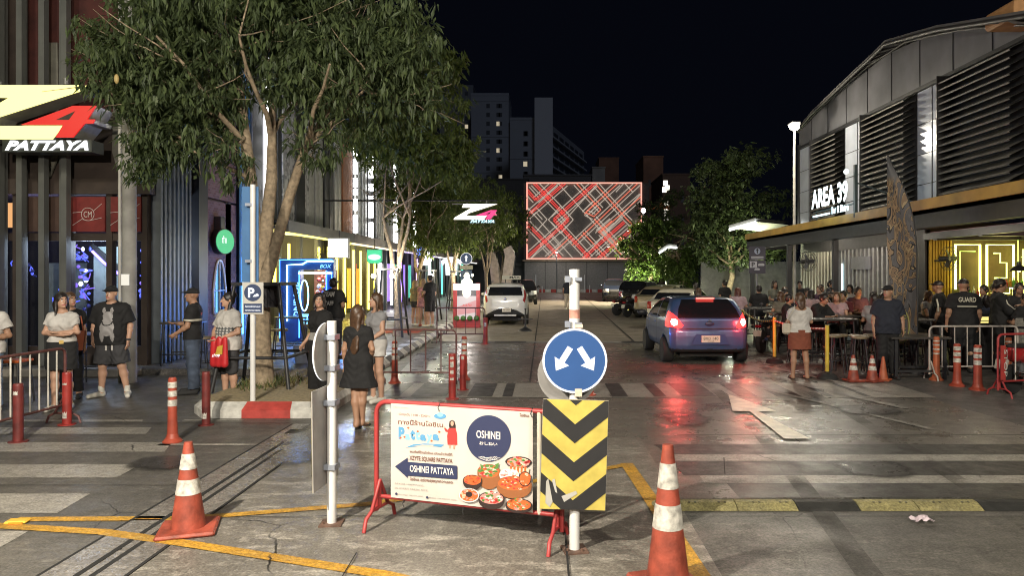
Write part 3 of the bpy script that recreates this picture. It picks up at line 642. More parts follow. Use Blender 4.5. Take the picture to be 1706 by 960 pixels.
def ins3(b):
    mb=MB(); mb.bb(-7.05,-6.98,34.4,47.8,3.05,3.1); part(mb,'strip_light',[E('violet_strip',(.6,.45,1),2.5)],b)
    mb=MB()
    for i,y in enumerate(np.arange(35,47,1.5)): mb.bb(-8.3,-8.25,y,y+.9,.5,2.5,i%3)
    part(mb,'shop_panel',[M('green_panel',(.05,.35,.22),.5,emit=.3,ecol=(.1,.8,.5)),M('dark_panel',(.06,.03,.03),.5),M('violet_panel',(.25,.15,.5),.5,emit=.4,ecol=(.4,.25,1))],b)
    point('shop_light',(-8.7,37,2.7),60,(.75,.65,1),.3,b); point('shop_light',(-8.7,43,2.7),60,(.6,.5,1),.3,b)
shop('shop_building','violet lit shop front with white light columns beyond the second street tree',34.2,48,
  [(34.4,36,ribW,3.6,8.0,0),(36.2,38,DWALL,3.6,8.6,.05),(38.2,41,ribW,3.6,7.5,0),(41.2,44,MOS,3.6,7.8,.04),(44.2,47.8,ribD,3.6,8,0)],
  M('canopy_violet',(.08,.07,.12),.5),[(34.8,.35,2.9,.07,EWS),(37.5,.35,2.9,.06,EWS),(40,.4,2.9,.05,E_P),(45,.4,2.9,.05,E_P)],DWALL,inside=lambda b:(ins3(b),dots(38.4,3.6,8.0,5,EWS,b,r=.10),dots(44,3.6,7.0,5,EWS,b,r=.09)))
def ins4(b):
    mb=MB(); mb.bb(-7.1,-6.95,48.5,75,3.05,3.12); part(mb,'strip_light',[E('white_canopy_strip',(1,.95,.85),3)],b)
    point('shop_light',(-8.6,55,2.7),110,(.9,.9,1),.3,b); point('shop_light',(-8.6,66,2.7),110,(.6,1,.85),.3,b)
shop('shop_building','far end shop row with pale panels behind the trees',48,76,
  [(48.3,53,ribW,3.6,7,0),(54,60,DWALL,3.6,7.4,.05),(61,68,ribW,3.6,7,0),(69,75,ribD,3.6,7,0)],M('canopy_far',(.1,.1,.1),.5),[(50,.4,2.9,.08,EWS),(56,.4,2.9,.08,E_G),(63,.4,2.9,.08,EWS),(70,.4,2.9,.08,E_G)],DWALL,7.5,inside=ins4)
# ---------------------------------------------------------------- screen building at the end of the street
sb=empty('screen_building',(0,78,0),label='dark building at the street end with a large red and white lattice of light lines',cat='building')
mb=MB(); mb.bb(-2.2,11.5,.6,8,3.4,11.9); mb.bb(-2.2,11.5,0.9,8,0,3.4); mb.bb(-14,-2.2,1.5,8,0,9.5); mb.bb(-14,-2.2,1.2,1.5,2.9,3.25); part(mb,'wall',[M('mesh_wall',(.05,.05,.05),.7,var=.5,scale=.6)],sb)
mb=MB()
for i in range(6): mb.bb(-2.1+i*2.28,-2.1+i*2.28+2.22,.82,.9,.05,3.3)
part(mb,'shutter_panel',[M('grey_shutter',(.26,.25,.24),.55,var=.2)],sb)
mb=MB(); mb.bb(-2.3,11.0,.2,.9,3.38,3.5); part(mb,'canopy_edge',[M('canopy_edge',(.4,.3,.2),.5)],sb)
mb=MB(); mb.bb(-1.9,10.68,.5,.59,3.56,11.96); part(mb,'screen_backing',[M('screen_backing',(.24,.22,.205),.7,var=.45,scale=.5)],sb)
mb=MB(); x0,x1,z0,z1=-1.9,10.68,3.56,11.96
for a in ((x0,x1,z0,z0+.14),(x0,x1,z1-.14,z1),(x0,x0+.14,z0+.14,z1-.14),(x1-.14,x1,z0+.14,z1-.14)): mb.bb(a[0],a[1],.3,.42,a[2],a[3])
part(mb,'light_frame',[E('pink_frame',(1,.42,.32),1.3)],sb)
def zx(px,py): return (x0+(px-80)/838*(x1-x0), z1-(py-100)/562*(z1-z0))
def clipseg(a,b):
    (xa,za),(xb,zb)=a,b; t0,t1=0.,1.; dx,dz=xb-xa,zb-za
    for p,q in ((-dx,xa-x0-.15),(dx,x1-.15-xa),(-dz,za-z0-.15),(dz,z1-.15-za)):
        if abs(p)<1e-9:
            if q<0: return None
            continue
        r=q/p
        if p<0: t0=max(t0,r)
        else: t1=min(t1,r)
    return None if t0>=t1 else ((xa+t0*dx,za+t0*dz),(xa+t1*dx,za+t1*dz))
def lines(segs,w,mat,yy,name):
    mb=MB()
    for a,b in segs:
        c=clipseg(a,b)
        if not c: continue
        (xa,za),(xb,zb)=c; d=Vector((xb-xa,0,zb-za)); l=d.length
        if l<.25: continue
        ang=math.atan2(zb-za,xb-xa)
        mb.box(((xa+xb)/2,yy,(za+zb)/2),(l,.05,w),0,rot=Matrix.Rotation(-ang,3,'Y'))
    return part(mb,name,[mat],sb)
redz=[[(135,105),(340,320),(385,372),(325,430),(90,640)],[(580,105),(350,310),(280,372),(330,425),(540,655)],[(290,105),(150,230),(80,150)],[(360,105),(85,345)],[(85,400),(330,655)],[(790,390),(490,655)],[(900,395),(600,655)]]
redz2=[[(440,105),(620,300),(570,350),(510,320),(580,250)],[(745,105),(500,330)],[(580,110),(800,360),(880,440)],[(890,105),(410,560)],[(915,200),(610,470)],[(570,365),(790,610)],[(600,465),(700,380)],[(410,490),(230,655)],[(490,465),(660,650)],[(620,470),(780,640)]]
def segs(pl,off=0.0):
    out=[]
    for p in pl:
        q=[zx(*a) for a in p]
        for a,b in zip(q[:-1],q[1:]):
            d=Vector((b[0]-a[0],b[1]-a[1])).normalized(); n=(-d.y*off,d.x*off); out.append(((a[0]+n[0],a[1]+n[1]),(b[0]+n[0],b[1]+n[1])))
    return out
lines(segs(redz,.10)+segs(redz,-.10),.085,E('red_line',(1,.07,.06),1.05),.34,'red_light_lines')
lines(segs(redz2),.085,E('orange_line',(1,.22,.13),1.0),.36,'orange_light_lines')
rr=random.Random(3); ws=[]
for k,pl in enumerate(redz+redz2):
    for off in ((.40,-.40) if k<7 else (.32,-.32)): ws+=segs([pl],off)
for cx,cz,q in ((150,370,46),(150,370,80),(330,372,90),(790,170,60),(620,470,40),(250,560,70)):
    d=[(cx-q,cz),(cx,cz-q*1.12),(cx+q,cz),(cx,cz+q*1.12),(cx-q,cz)]; ws+=segs([d])[:rr.choice([2,3,4])]
for k in range(4):
    px=170+k*190; sg=1 if k%2 else -1; ws+=segs([[(px-250*sg,655),(px+250*sg,95)]])
lines(ws,.085,E('white_line',(.95,.80,.66),.55),.38,'white_light_lines')
# ---------------------------------------------------------------- far towers
TW=M('tower_wall',(.27,.285,.33),.8,var=.12,scale=.05); TD=M('tower_window',(.05,.055,.07),.4,var=0); TL=E('tower_lit_window',(1,.85,.6),.5)
def tower(name,label,o,yaw,w,d,h,cols,rowh=3.1,lit=(),group=None,ledge=4,mat=None,sidecols=0):
    e=empty(name,o,yaw,label,'building',group)
    mb=MB(); mb.bb(0,w,0,d,0,h); mb.bb(-.1,w+.1,-.1,d+.1,h,h+.9)
    for k in range(1,int(h/(rowh*ledge))+1): mb.bb(-.12,w+.12,-.14,0,k*rowh*ledge,k*rowh*ledge+.35)
    part(mb,'wall',[mat or TW],e); mb=MB(); ml_=MB(); nr=int(h/rowh); k=0; kl=0
    for c in cols:
        for r in range(1,nr):
            z=r*rowh+.8
            q=MB(); q.bb(c*w-.6,c*w+.6,-.05,0,z,z+1.5); part(q,'window',[TL if (c,r) in lit else TD],e)
    return e
tower('apartment_tower','tall dark blue grey tower farthest behind the street trees',(-39,270,0),0,12.5,20,72,(.2,.5,.8),lit=((.8,14),(.8,18)),mat=M('tower_wall_dark',(.16,.17,.20),.8))
tower('apartment_tower','square topped grey tower standing left of the stepped white tower',(-25.2,250,0),0,13,22,64,(.45,.72,.78),lit=((.72,17),(.72,14),(.78,11),(.72,7),(.45,10),(.45,3)))
e=tower('apartment_tower','stepped pale tower with a tall windowless shaft and a long balcony wing',(-10.3,220,0),0,7.5,14,49,(.62,.66),lit=((.62,11),(.62,5),(.66,3),(.62,2)))
mb=MB(); mb.bb(7.5,13.0,-2,10,0,55.5); part(mb,'stair_shaft',[M('tower_wall_pale',(.46,.47,.52),.8)],e)
mb=MB(); mr=Matrix.Rotation(math.atan2(57,14.8),3,'Z'); wl=58.9
mb.box(Vector((11.0+14.8/2,57/2,24.5))+mr@Vector((0,6,0)),(wl,12,49),0,rot=mr)
part(mb,'wing',[TW],e); mb=MB()
for k in range(1,15):
    for j in range(7): mb=MB(); mb.box(Vector((11.0,0,2.2+k*3.15))+mr@Vector((4+j*8,-.15,0)),(5.2,.3,1.6),0,rot=mr); part(mb,'balcony_opening',[TD],e)
mb=MB()
for k in range(15): mb.box(Vector((11.0,0,.8+k*3.15))+mr@Vector((wl/2,-.6,0)),(wl,1.0,.5),0,rot=mr)
part(mb,'balcony_slabs',[MATS['tower_wall_pale']],e)
lowc=M('low_concrete',(.30,.29,.28),.8,var=.3,scale=.3); brk=M('far_brown',(.22,.11,.07),.8,var=.3,scale=.4)
def block(label,px0,px1,py0,Y,mat,extra=None,d=10):
    a=at(px0,py0,Y); c=at(px1,py0,Y); e=empty('far_building',(a.x,Y,0),label=label,cat='building'); w=c.x-a.x
    mb=MB(); mb.bb(0,w,0,d,0,a.z); mb.bb(-.1,w+.1,-.1,d,a.z,a.z+.25); part(mb,'wall',[mat],e)
    for i in range(2):
        for k in range(2,5): mb=MB(); mb.bb(w*(.25+.4*i),w*(.25+.4*i)+w*.12,-.04,0,a.z*(.2*k)-.6,a.z*(.2*k)+.5); part(mb,'window',[TD],e)
    return e
block('low pale concrete block with small slot windows above the lattice screen',987,1008,280,130,lowc)
block('low brown and grey block rising behind the pale slot windowed one',998,1031,264,160,brk)
block('brown tall block with grey top right of the lattice screen',1072,1105,262,120,brk)
block('long dark parapet block directly behind the lattice screen',872,985,293,112,M('far_dark_block',(.08,.08,.09),.8))
block('dark brown block with a row of lit windows behind the right hand trees',1104,1150,292,95,M('far_dark_brown',(.10,.06,.045),.8))
block('dim block behind the farthest street trees',700,880,300,110,M('far_dim_block',(.05,.05,.055),.8))
for px,py in ((1109,305),(1112,313),(1107,316),(1111,339),(1110,352),(1110,362)):
    a=at(px,py,94.9); mb=MB(); mb.bb(-.28,.28,-.03,.0,-.35,.35); mb.build('lit_window',E('far_lit_window',(1,.95,.8),2.2),bpy.data.objects['far_building.004'],loc=(a.x-bpy.data.objects['far_building.004'].location.x,-.01,a.z))
# ---------------------------------------------------------------- right: barrel-roofed hall with louvres
hall=empty('barrel_roof_hall',(0,0,0),label='barrel roofed hall clad in grey sheets with black louvred vents above a yellow edged canopy',cat='building')
arc=[(28.2,7.55),(27.2,7.78),(25,8.1),(22.8,8.32),(21.2,8.42),(19,8.2),(17,7.78),(15,7.17),(12.5,6.2),(11,5.5),(11,3.3),(28.2,3.3)]
CLAD=M('hall_cladding',(.17,.17,.185),.5,.2,var=.35,scale=.9)
mb=MB(); mb.prism([(y,z) for y,z in arc],(10.0,0,0),(0,1,0),(0,0,1),.25); part(mb,'wall',[CLAD],hall)
for yy in np.arange(11.4,28,1.55):
    zt=np.interp(yy,[a[0] for a in arc[:10]][::-1],[a[1] for a in arc[:10]][::-1]); mb=MB(); mb.bb(9.985,10,yy-.012,yy+.012,3.4,zt-.05); part(mb,'cladding_seam',[BLK],hall)
# curved overhanging roof with ribs
rp=[(28.3,9.97,7.6),(25.9,9.6,7.71),(23.3,9.3,7.77),(21.25,9.1,7.85),(19.85,9.0,7.92),(18.9,8.95,8.01),(17.6,8.95,7.77),(16.4,8.95,7.54),(15,8.95,7.18),(13.4,8.95,6.78),(12,8.95,6.35),(10.5,8.95,5.9)]
ay=[q[0] for q in arc[:10]][::-1]; az=[q[1] for q in arc[:10]][::-1]
inner=[(y,float(np.interp(y,ay,az))+.05) for y,_,_ in rp]
mb=MB(); vs=[];n=len(rp)
for dz in (0,.09):
    vs+=[(x,y,z+dz) for y,x,z in rp]+[(10.02,y,z+dz) for y,z in inner]+[(26,y,z+dz) for y,z in inner]
fs=[]
for i in range(n-1):
    for c in (0,1): fs.append((c*n+i,c*n+i+1,(c+1)*n+i+1,(c+1)*n+i)); fs.append((3*n+c*n+i,3*n+(c+1)*n+i,3*n+(c+1)*n+i+1,3*n+c*n+i+1))
    fs.append((i,3*n+i,3*n+i+1,i+1))
mb.add(vs,fs,0); part(mb,'roof',[M('roof_sheet',(.13,.125,.12),.65,var=.3,scale=1.5)],hall)
for k in range(1,29):
    t=k/29*(n-1); i=min(int(t),n-2); f=t-i; L_=lambda p,q:p+(q-p)*f
    a_=Vector((L_(rp[i][1],rp[i+1][1]),L_(rp[i][0],rp[i+1][0]),L_(rp[i][2],rp[i+1][2])-.03)); b_=Vector((10.0,L_(inner[i][0],inner[i+1][0]),L_(inner[i][1],inner[i+1][1])-.04))
    mb=MB(); mb.tube([a_,b_],.03,4); part(mb,'roof_rib',[M('roof_rib',(.03,.027,.026),.6)],hall)
mb=MB(); mb.tube([(x-.01,y,z-.02) for y,x,z in rp],.05,6); part(mb,'roof_edge',[MATS['roof_rib']],hall)
mb=MB(); mb.tube([((x+10)/2,y,(z+inner[i][1])/2-.07) for i,(y,x,z) in enumerate(rp)],.03,6); part(mb,'roof_purlin',[MATS['roof_rib']],hall)
# louvre banks and windows: along the street wall
def louvre(ya,yb):
    mb=MB(); z=3.75
    while z<6.72:
        mb.add([(9.62,ya,z-.02),(9.62,yb,z-.02),(9.97,yb,z+.15),(9.97,ya,z+.15),(9.64,ya,z-.05),(9.64,yb,z-.05)],[(0,1,2,3)[::-1],(0,4,5,1)]); z+=.17
    p=part(mb,'louvre_bank',[M('louvre_blade',(.21,.20,.18),.5,.2,var=.35,scale=3)],hall)
    mb=MB(); mb.bb(9.97,9.99,ya,yb,3.6,6.8); mb.build('backing',[BLK],p)
    mb=MB(); mb.bb(9.6,9.97,yb,yb+.03,3.6,6.8); mb.build('cheek',[BLK],p)
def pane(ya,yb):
    mb=MB(); mb.bb(9.965,9.985,ya,yb,3.6,6.78); p=part(mb,'window_sheet',[M('glossy_sheet',(.60,.64,.74),.2,.25,var=.25,scale=.8)],hall)  # pale blue colour stands in for lit facades mirrored in the panes
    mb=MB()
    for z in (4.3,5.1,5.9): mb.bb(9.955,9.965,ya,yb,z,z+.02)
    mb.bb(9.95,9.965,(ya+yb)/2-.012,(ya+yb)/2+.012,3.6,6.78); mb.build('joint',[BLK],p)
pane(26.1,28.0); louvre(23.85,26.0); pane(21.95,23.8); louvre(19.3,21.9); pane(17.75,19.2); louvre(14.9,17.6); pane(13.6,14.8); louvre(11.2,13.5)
mb=MB(); mb.bb(9.9,10,11,28.1,6.8,6.9); mb.bb(9.93,10,28.0,28.2,3.3,7.0); part(mb,'trim',[BLK],hall)
mb=MB(); mb.bb(9.1,9.9,13.9,14.9,6.95,7.3,bev=.05); part(mb,'duct',[M('orange_duct',(.45,.24,.10),.5)],hall)
# canopy
mb=MB(); mb.bb(8.0,10.0,11,28.4,3.22,3.30); mb.bb(8.0,8.1,11,28.4,2.92,3.36); mb.bb(8.1,10,28.3,28.4,2.92,3.36)
part(mb,'canopy',[M('canopy_black',(.022,.022,.022),.5,var=.3)],hall)
mb=MB(); mb.bb(7.93,8.0,11,28.4,3.30,3.52); part(mb,'canopy_edge',[M('yellow_edge',(.42,.26,.045),.5,var=.3,scale=2)],hall)
mb=MB()
for y in (28.2,24.0,20.2,16,12): mb.bb(8.1,8.24,y-.07,y+.07,0,2.95)
part(mb,'post',[BLK],hall)
mb=MB()
for y in np.arange(11.3,28,.9):
    mb.cyl((8.2,y,2.95),(8.2,y+.45,3.2),.018,n=6); mb.cyl((8.2,y+.45,3.2),(8.2,y+.9,2.95),.018,n=6)
mb.cyl((8.2,11.2,2.94),(8.2,28.2,2.94),.025,n=6); part(mb,'truss',[DGR],hall)
# ground-floor corrugated wall with pale bars
mb=MB(); mb.bb(10.05,10.2,19.0,28.2,0,3.3,0); part(mb,'ground_floor_wall',[M('ground_floor_dark',(.06,.058,.055),.6)],hall)
for i,y in enumerate(np.arange(20.9,28.0,.29)):
    mb=MB(); mb.bb(9.98,10.05,y,y+.12,.2,2.75); part(mb,'wall_bar',[M('pale_bar',(.52,.50,.40),.5) if y>24.6 else M('grey_bar',(.46,.46,.46),.5)],hall)
mb=MB(); mb.bb(9.95,9.975,24.0,24.08,.3,2.3); mb.bb(9.95,9.975,24.45,24.53,.3,2.3); mb.bb(9.95,9.975,24.85,24.9,.3,2.3); part(mb,'door_light',[E('cool_door_light',(.65,.95,1),2.6)],hall)
mb=MB(); mb.bb(9.93,9.97,21.9,23.3,2.1,2.5); part(mb,'notice_board',[M('notice_grey',(.28,.28,.32),.6)],hall)
# open bar: back wall, counter, ceiling
mb=MB(); mb.bb(10.1,16,19.0,19.15,0,3.3); part(mb,'bar_back_wall',[M('bar_back',(.09,.055,.025),.7,var=.4,scale=2)],hall)
mb=MB(); mb.bb(10.2,16,11,19,3.02,3.06); part(mb,'bar_ceiling',[M('bar_ceiling',(.32,.18,.20),.6)],hall)
mb=MB()
for y in (12.5,14.5,16.5,18.4): mb.bb(10.0,16,y-.08,y+.08,2.82,3.02)
for x in (10.05,12.2): mb.bb(x-.06,x+.06,11.2,19,2.85,3.02)
part(mb,'ceiling_beam',[BLK],hall)
mb=MB()
for i,x in enumerate(np.arange(10.15,10.75,.075)): mb.bb(x,x+.045,18.92,19,.9,2.9)
part(mb,'yellow_slats',[M('yellow_slat',(.55,.34,.04),.6)],hall)
def neon(pts,m,r=.03,closed=False):
    mb=MB(); mb.tube([(x,18.86,z) for x,z in pts],r,6,closed=closed); part(mb,'neon_tube',[m],hall)
YN=E('lime_neon',(.95,1,.22),7)
neon([(10.78,1.55),(10.78,2.72),(11.42,2.72),(11.42,1.15),(11.05,1.15)],YN)
neon([(11.6,.85),(11.6,2.72),(12.3,2.72),(12.3,.95),(11.95,.95)],YN)
neon([(11.78,2.5),(11.95,2.5),(11.95,2.25),(12.12,2.25),(12.12,1.85),(11.8,1.85)],E('lime_neon_dim',(.9,1,.2),4),.02)
neon([(12.55,1.2),(12.55,2.6),(12.9,2.6),(12.9,2.1),(12.62,2.1)],MATS['lime_neon_dim'],.02)
neon([(13.15,1.3),(13.15,2.75),(13.8,2.75)],YN,.04); neon([(13.35,1.6),(13.35,2.5),(13.8,2.5)],YN,.03)
GN=E('green_line_neon',(.55,1,.12),4)
neon([(10.9,1.0),(10.9,2.55),(11.3,2.55)],GN,.012); neon([(12.42,1.0),(12.42,2.85)],GN,.014); neon([(13.0,1.3),(13.0,2.8)],GN,.014); neon([(12.6,1.75),(13.05,1.75),(13.05,1.95),(12.7,1.95)],YN,.014); neon([(11.7,1.45),(12.2,1.45),(12.2,1.6),(11.85,1.6)],YN,.014); neon([(12.5,2.4),(12.75,2.4),(12.75,2.75),(12.95,2.75)],GN,.012)
mb=MB()
for x0,x1,z in ((11.95,13.0,1.62),(12.6,14,1.22),(11.0,11.6,1.38)):
    mb.bb(x0,x1,18.5,18.99,z-.04,z)
sh=part(mb,'bottle_shelf',[BLK],hall)
mb=MB()
for x0,x1,z in ((11.95,13.0,1.60),(12.6,14,1.20),(11.0,11.6,1.36)): mb.bb(x0,x1,18.47,18.5,z-.02,z+.005)
mb.build('shelf_light',[E('shelf_led',(.8,1,.9),4)],sh)
rb=random.Random(8); BM_=[M('bottle_amber',(.4,.2,.03),.15),M('bottle_green',(.08,.25,.05),.15),M('bottle_clear',(.5,.5,.4),.15),M('bottle_red',(.35,.04,.03),.2)]
for x0,x1,z in ((11.95,13.0,1.62),(12.6,14,1.22),(11.0,11.6,1.38)):
    x=x0+.06
    while x<x1-.04: 
        h=rb.uniform(.16,.27); mb=MB(); mb.lathe([(.035,0),(.035,h*.6),(.014,h*.75),(.014,h)],n=8); q=mb.build('bottle',BM_[rb.randrange(4)],loc=(x,18.7,z+.001)); tag(q,'coloured liquor bottle on the lit shelves behind the bar','bottle','bottles behind the bar'); x+=rb.uniform(.09,.13)
mb=MB(); mb.bb(10.9,15.5,16.9,17.5,0,1.05,0); mb.bb(10.8,15.6,16.8,17.6,1.05,1.1,1); part(mb,'bar_counter',[M('bar_counter',(.14,.07,.03),.5),BLK],hall)
point('bar_light',(11.6,18.2,2.5),13,(1,.85,.28),.25,hall); point('bar_light',(13.4,17.9,2.4),13,(1,.8,.25),.25,hall); point('bar_light',(12,15,2.7),8,(1,.6,.5),.3,hall)
# ================================================================ TREES
def bark_mat(name,c):
    m=M(name,c,.9,var=.45,scale=14,bump=1.0); return m
BARK=bark_mat('bark',(.30,.235,.16)); BARK2=bark_mat('pale_bark',(.26,.20,.13))
def leafmats(tag_,cs,tr=.25):
    out=[]
    for i,c in enumerate(cs):
        m=M(f'{tag_}_leaf_{"abc"[i]}',c,.5,var=0); b=m.node_tree.nodes['Principled BSDF']; b.inputs['Specular IOR Level'].default_value=.35
        t=m.node_tree; tr_=t.nodes.new('ShaderNodeBsdfTranslucent'); tr_.inputs[0].default_value=(c[0]*1.3,c[1]*1.4,c[2]*.8,1); mx=t.nodes.new('ShaderNodeMixShader'); mx.inputs[0].default_value=tr
        t.links.new(b.outputs[0],mx.inputs[1]); t.links.new(tr_.outputs[0],mx.inputs[2]); t.links.new(mx.outputs[0],t.nodes['Material Output'].inputs[0]); out.append(m)
    return out
def crown(parent,clumps,L,Wd,mats,droop=.8,seed=1,twigs=True):
    g=np.random.default_rng(seed); C=[]; D=[]
    for (c,r,n) in clumps:
        # sprays: leaf groups hanging from twig points
        ns=max(1,n//9); d=g.normal(size=(ns,3)); d/=np.linalg.norm(d,axis=1)[:,None]; rad=g.random(ns)**.45
        P=np.array(c)+d*rad[:,None]*np.array(r)
        k=g.integers(7,14,ns)
        idx=np.repeat(np.arange(ns),k); off=g.normal(size=(len(idx),3))*np.array([.04,.04,.05])*(L/.17)
        C.append(P[idx]+off); D.append((droop+g.normal(0,.35,ns))[idx])
    P=np.concatenate(C); n=len(P); D=np.concatenate(D)
    az=g.random(n)*2*pi; dn=np.clip(D+g.normal(0,.22,n),-.6,1.48)
    ax=np.stack([np.cos(az)*np.cos(dn),np.sin(az)*np.cos(dn),-np.sin(dn)],1)
    sd=np.stack([-np.sin(az),np.cos(az),np.zeros(n)],1)+g.normal(size=(n,3))*.35; sd-=ax*(sd*ax).sum(1)[:,None]; sd/=np.linalg.norm(sd,axis=1)[:,None]
    nr=np.cross(ax,sd); l=L*(.45+.95*g.random(n))[:,None]; w=Wd*(.7+.6*g.random(n))[:,None]
    a=P; m1=P+ax*l*.45+sd*w*.5-nr*w*.12; m2=P+ax*l*.45-sd*w*.5-nr*w*.12; e=P+ax*l-nr*l*.12
    V=np.stack([a,m1,e,m2],1).reshape(-1,3); Q=np.arange(4*n).reshape(n,4)
    return npmesh('crown',V,Q,mats,g.integers(0,len(mats),n),parent,False)
def wig(a,b,n,amp,rg):
    a=Vector(a);b=Vector(b); out=[]
    for i in range(n+1):
        t=i/n; p=a.lerp(b,t)
        if 0<i<n: p+=Vector((rg.uniform(-amp,amp),rg.uniform(-amp,amp),rg.uniform(-amp,amp)*.3))
        out.append(p)
    return out
def limbs(mb,start,ends,r,rg,sub=3):
    for e in ends:
        p=wig(start,e,4,.07,rg); mb.tube(p,[r*(1-.16*i) for i in range(5)],7)
        for k in range(sub):
            q=p[rg.randint(2,4)]; d=Vector((rg.uniform(-1,1),rg.uniform(-1,1),rg.uniform(.0,1))).normalized()*rg.uniform(.5,1.3)
            mb.tube(wig(q,q+d,3,.05,rg),[r*.35,r*.26,r*.18,r*.08],5)
LV1=leafmats('dusky',((.066,.092,.040),(.085,.115,.046),(.052,.073,.034)))
LV2=leafmats('olive',((.085,.115,.032),(.11,.14,.036),(.06,.084,.026)))
LV3=leafmats('bright',((.075,.12,.03),(.10,.15,.035),(.055,.085,.024)))
# the big tree on the planted island
rg=random.Random(21)
t1=empty('street_tree',(0,0,0),label='large street tree with drooping leaves and forked trunk on the red and white island',cat='tree')
mb=MB(); mb.tube([(-4.50,11.55,.15),(-4.50,11.55,.32),(-4.53,11.56,.9),(-4.55,11.58,1.6),(-4.58,11.6,2.0)],[.22,.165,.14,.14,.155],12)
mb.tube([(-4.6,11.6,1.85),(-4.66,11.62,2.6),(-4.72,11.65,3.3),(-4.85,11.7,4.2),(-5.0,11.8,5.2)],[.14,.115,.10,.085,.05],9)
mb.tube([(-4.55,11.6,1.8),(-4.5,11.66,2.6),(-4.42,11.7,3.5),(-4.45,11.8,4.8)],[.13,.11,.09,.05],9)
mb.tube([(-4.5,11.55,1.75),(-4.28,11.5,2.4),(-4.02,11.4,3.2),(-3.75,11.3,3.9),(-3.3,11.2,4.6)],[.12,.09,.08,.065,.04],9)
limbs(mb,(-4.85,11.7,4.1),[(-6.3,11.2,5.1),(-5.7,12.6,5.6),(-5.6,10.4,5.4),(-6.9,11.8,5.6)],.05,rg); limbs(mb,(-4.45,11.75,4.2),[(-4.4,10.4,5.4),(-4.0,12.9,5.6),(-4.5,11.6,6.6)],.05,rg); limbs(mb,(-3.75,11.3,3.9),[(-2.6,11.0,4.9),(-2.3,11.9,5.4),(-3.0,10.1,4.9)],.045,rg)
mb.tube(wig((-4.75,11.66,3.5),(-5.75,11.0,4.05),4,.05,rg),[.035,.03,.025,.02,.01],6); mb.tube(wig((-5.5,11.1,3.98),(-7.0,10.8,5.0),4,.08,rg),[.03,.025,.02,.015,.008],6)
mb.build('trunk',BARK,t1)
cl=[((-4.6,11.5,5.75),(1.9,1.6,1.05),4300),((-5.9,11.3,5.2),(1.15,1.2,1.0),3000),((-6.6,11.2,5.1),(.55,.9,.55),800),((-5.6,11.2,4.55),(.9,1.0,.7),1900),((-3.5,11.1,4.95),(.8,.9,.55),1300),((-2.9,11.2,5.0),(1.1,1.2,.9),2400),((-2.2,11.3,5.3),(.75,1.0,.8),1300),((-2.0,11.2,4.6),(.45,.7,.45),260),((-5.2,11.5,6.3),(1.8,1.5,.8),2600),((-3.3,11.5,6.2),(1.6,1.5,.8),2600),((-6.0,11.1,4.0),(.5,.7,.5),800),((-4.9,11.0,3.75),(.5,.6,.45),260),((-3.5,10.9,3.95),(.55,.6,.45),260),((-6.1,11.0,3.6),(.28,.4,.25),160),((-6.8,11.3,5.7),(.5,.7,.45),400)]
tw=MB()
for (c,r,n_) in cl:
    st=min([Vector((-4.85,11.7,4.2)),Vector((-4.45,11.75,4.3)),Vector((-3.75,11.3,3.9)),Vector((-4.6,11.6,3.2)),Vector((-5.7,11.4,5.0)),Vector((-2.8,11.1,4.8))],key=lambda q:(q-Vector(c)).length)
    m_=st.lerp(Vector(c),.6)
    tw.tube(wig(st,m_,3,.06,rg),[.03,.025,.02,.016],5)
    for k in range(7):
        d=Vector((rg.gauss(0,1)*r[0],rg.gauss(0,1)*r[1],rg.gauss(0,.8)*r[2]))*.62; tw.tube(wig(m_,Vector(c)+d,4,.06,rg),[.016,.013,.010,.007,.004],4)
tw.build('twigs',BARK,t1)
crown(t1,[(c,r,int(n_*1.45)) for c,r,n_ in cl],.18,.046,LV1,.8,1)
mb=MB(); mb.ball((-6.05,10.2,4.72),(.035,.035,.07),0,8,6); mb.build('pod',M('seed_pod',(.40,.30,.12),.6),t1)
# the rest of the street row
def row_tree(label,x,y,h,seed,n=2200,s=1.0,mats=None,mat=BARK,zb=2.6,group='street trees along the left pavement'):
    rg=random.Random(seed); t=empty('street_tree',(x,y,.12),label=label,cat='tree',group=group); mb=MB()
    mb.tube([(0,0,0),(.02,0,.5),(.0,.02,1.3),(-.03,0,2.0)],[.17,.12,.10,.10],9)
    tops=[]
    for k,(dx,dy) in enumerate(((-.45,.1),(.4,-.2),(.08,.4))):
        p=wig((0,0,1.7),(dx*1.0,dy,3.5),4,.05,rg); mb.tube(p,[.075,.065,.055,.045,.035],7); tops.append(p[-1])
        limbs(mb,p[-1],[p[-1]+Vector((rg.uniform(-1.3,1.3)*s,rg.uniform(-1.2,1.2)*s,rg.uniform(.8,h-3.6))) for _ in range(3)],.03,rg,2)
    mb.build('trunk',mat,t)
    cl=[((0,0,(h+zb)/2+.35),(1.5*s,1.5*s,(h-zb)/2),int(n*2.0))]
    for k in range(9):
        a=rg.uniform(0,2*pi); q=rg.uniform(.7,1.5)*s; cl.append(((q*cos(a),q*sin(a),rg.uniform(zb+.4,h-.5)),(rg.uniform(.5,.85)*s,rg.uniform(.5,.85)*s,rg.uniform(.4,.7)),n//5))
    crown(t,cl,.23,.07,mats or LV2,.75,seed); return t
row_tree('second street tree with bar table round its uplit trunk',-4.3,21.2,9.0,31,4200,1.5,zb=4.2)
row_tree('third street tree behind the group of three standing people',-5.0,29.0,6.6,32,2200,1.0)
row_tree('fourth street tree behind the round blue arrow sign',-4.6,36.5,7.2,33,2200,1.25)
row_tree('fifth street tree under the small lit sign of the letter and figure',-3.6,45,7.6,34,2000,1.4)
row_tree('last street tree beside the dark wall at the end of the left row',-3.4,57,8.2,35,2000,1.7)
row_tree('street tree rising over the shop canopy at the far left row',-6.2,50,8.6,36,1800,1.6)
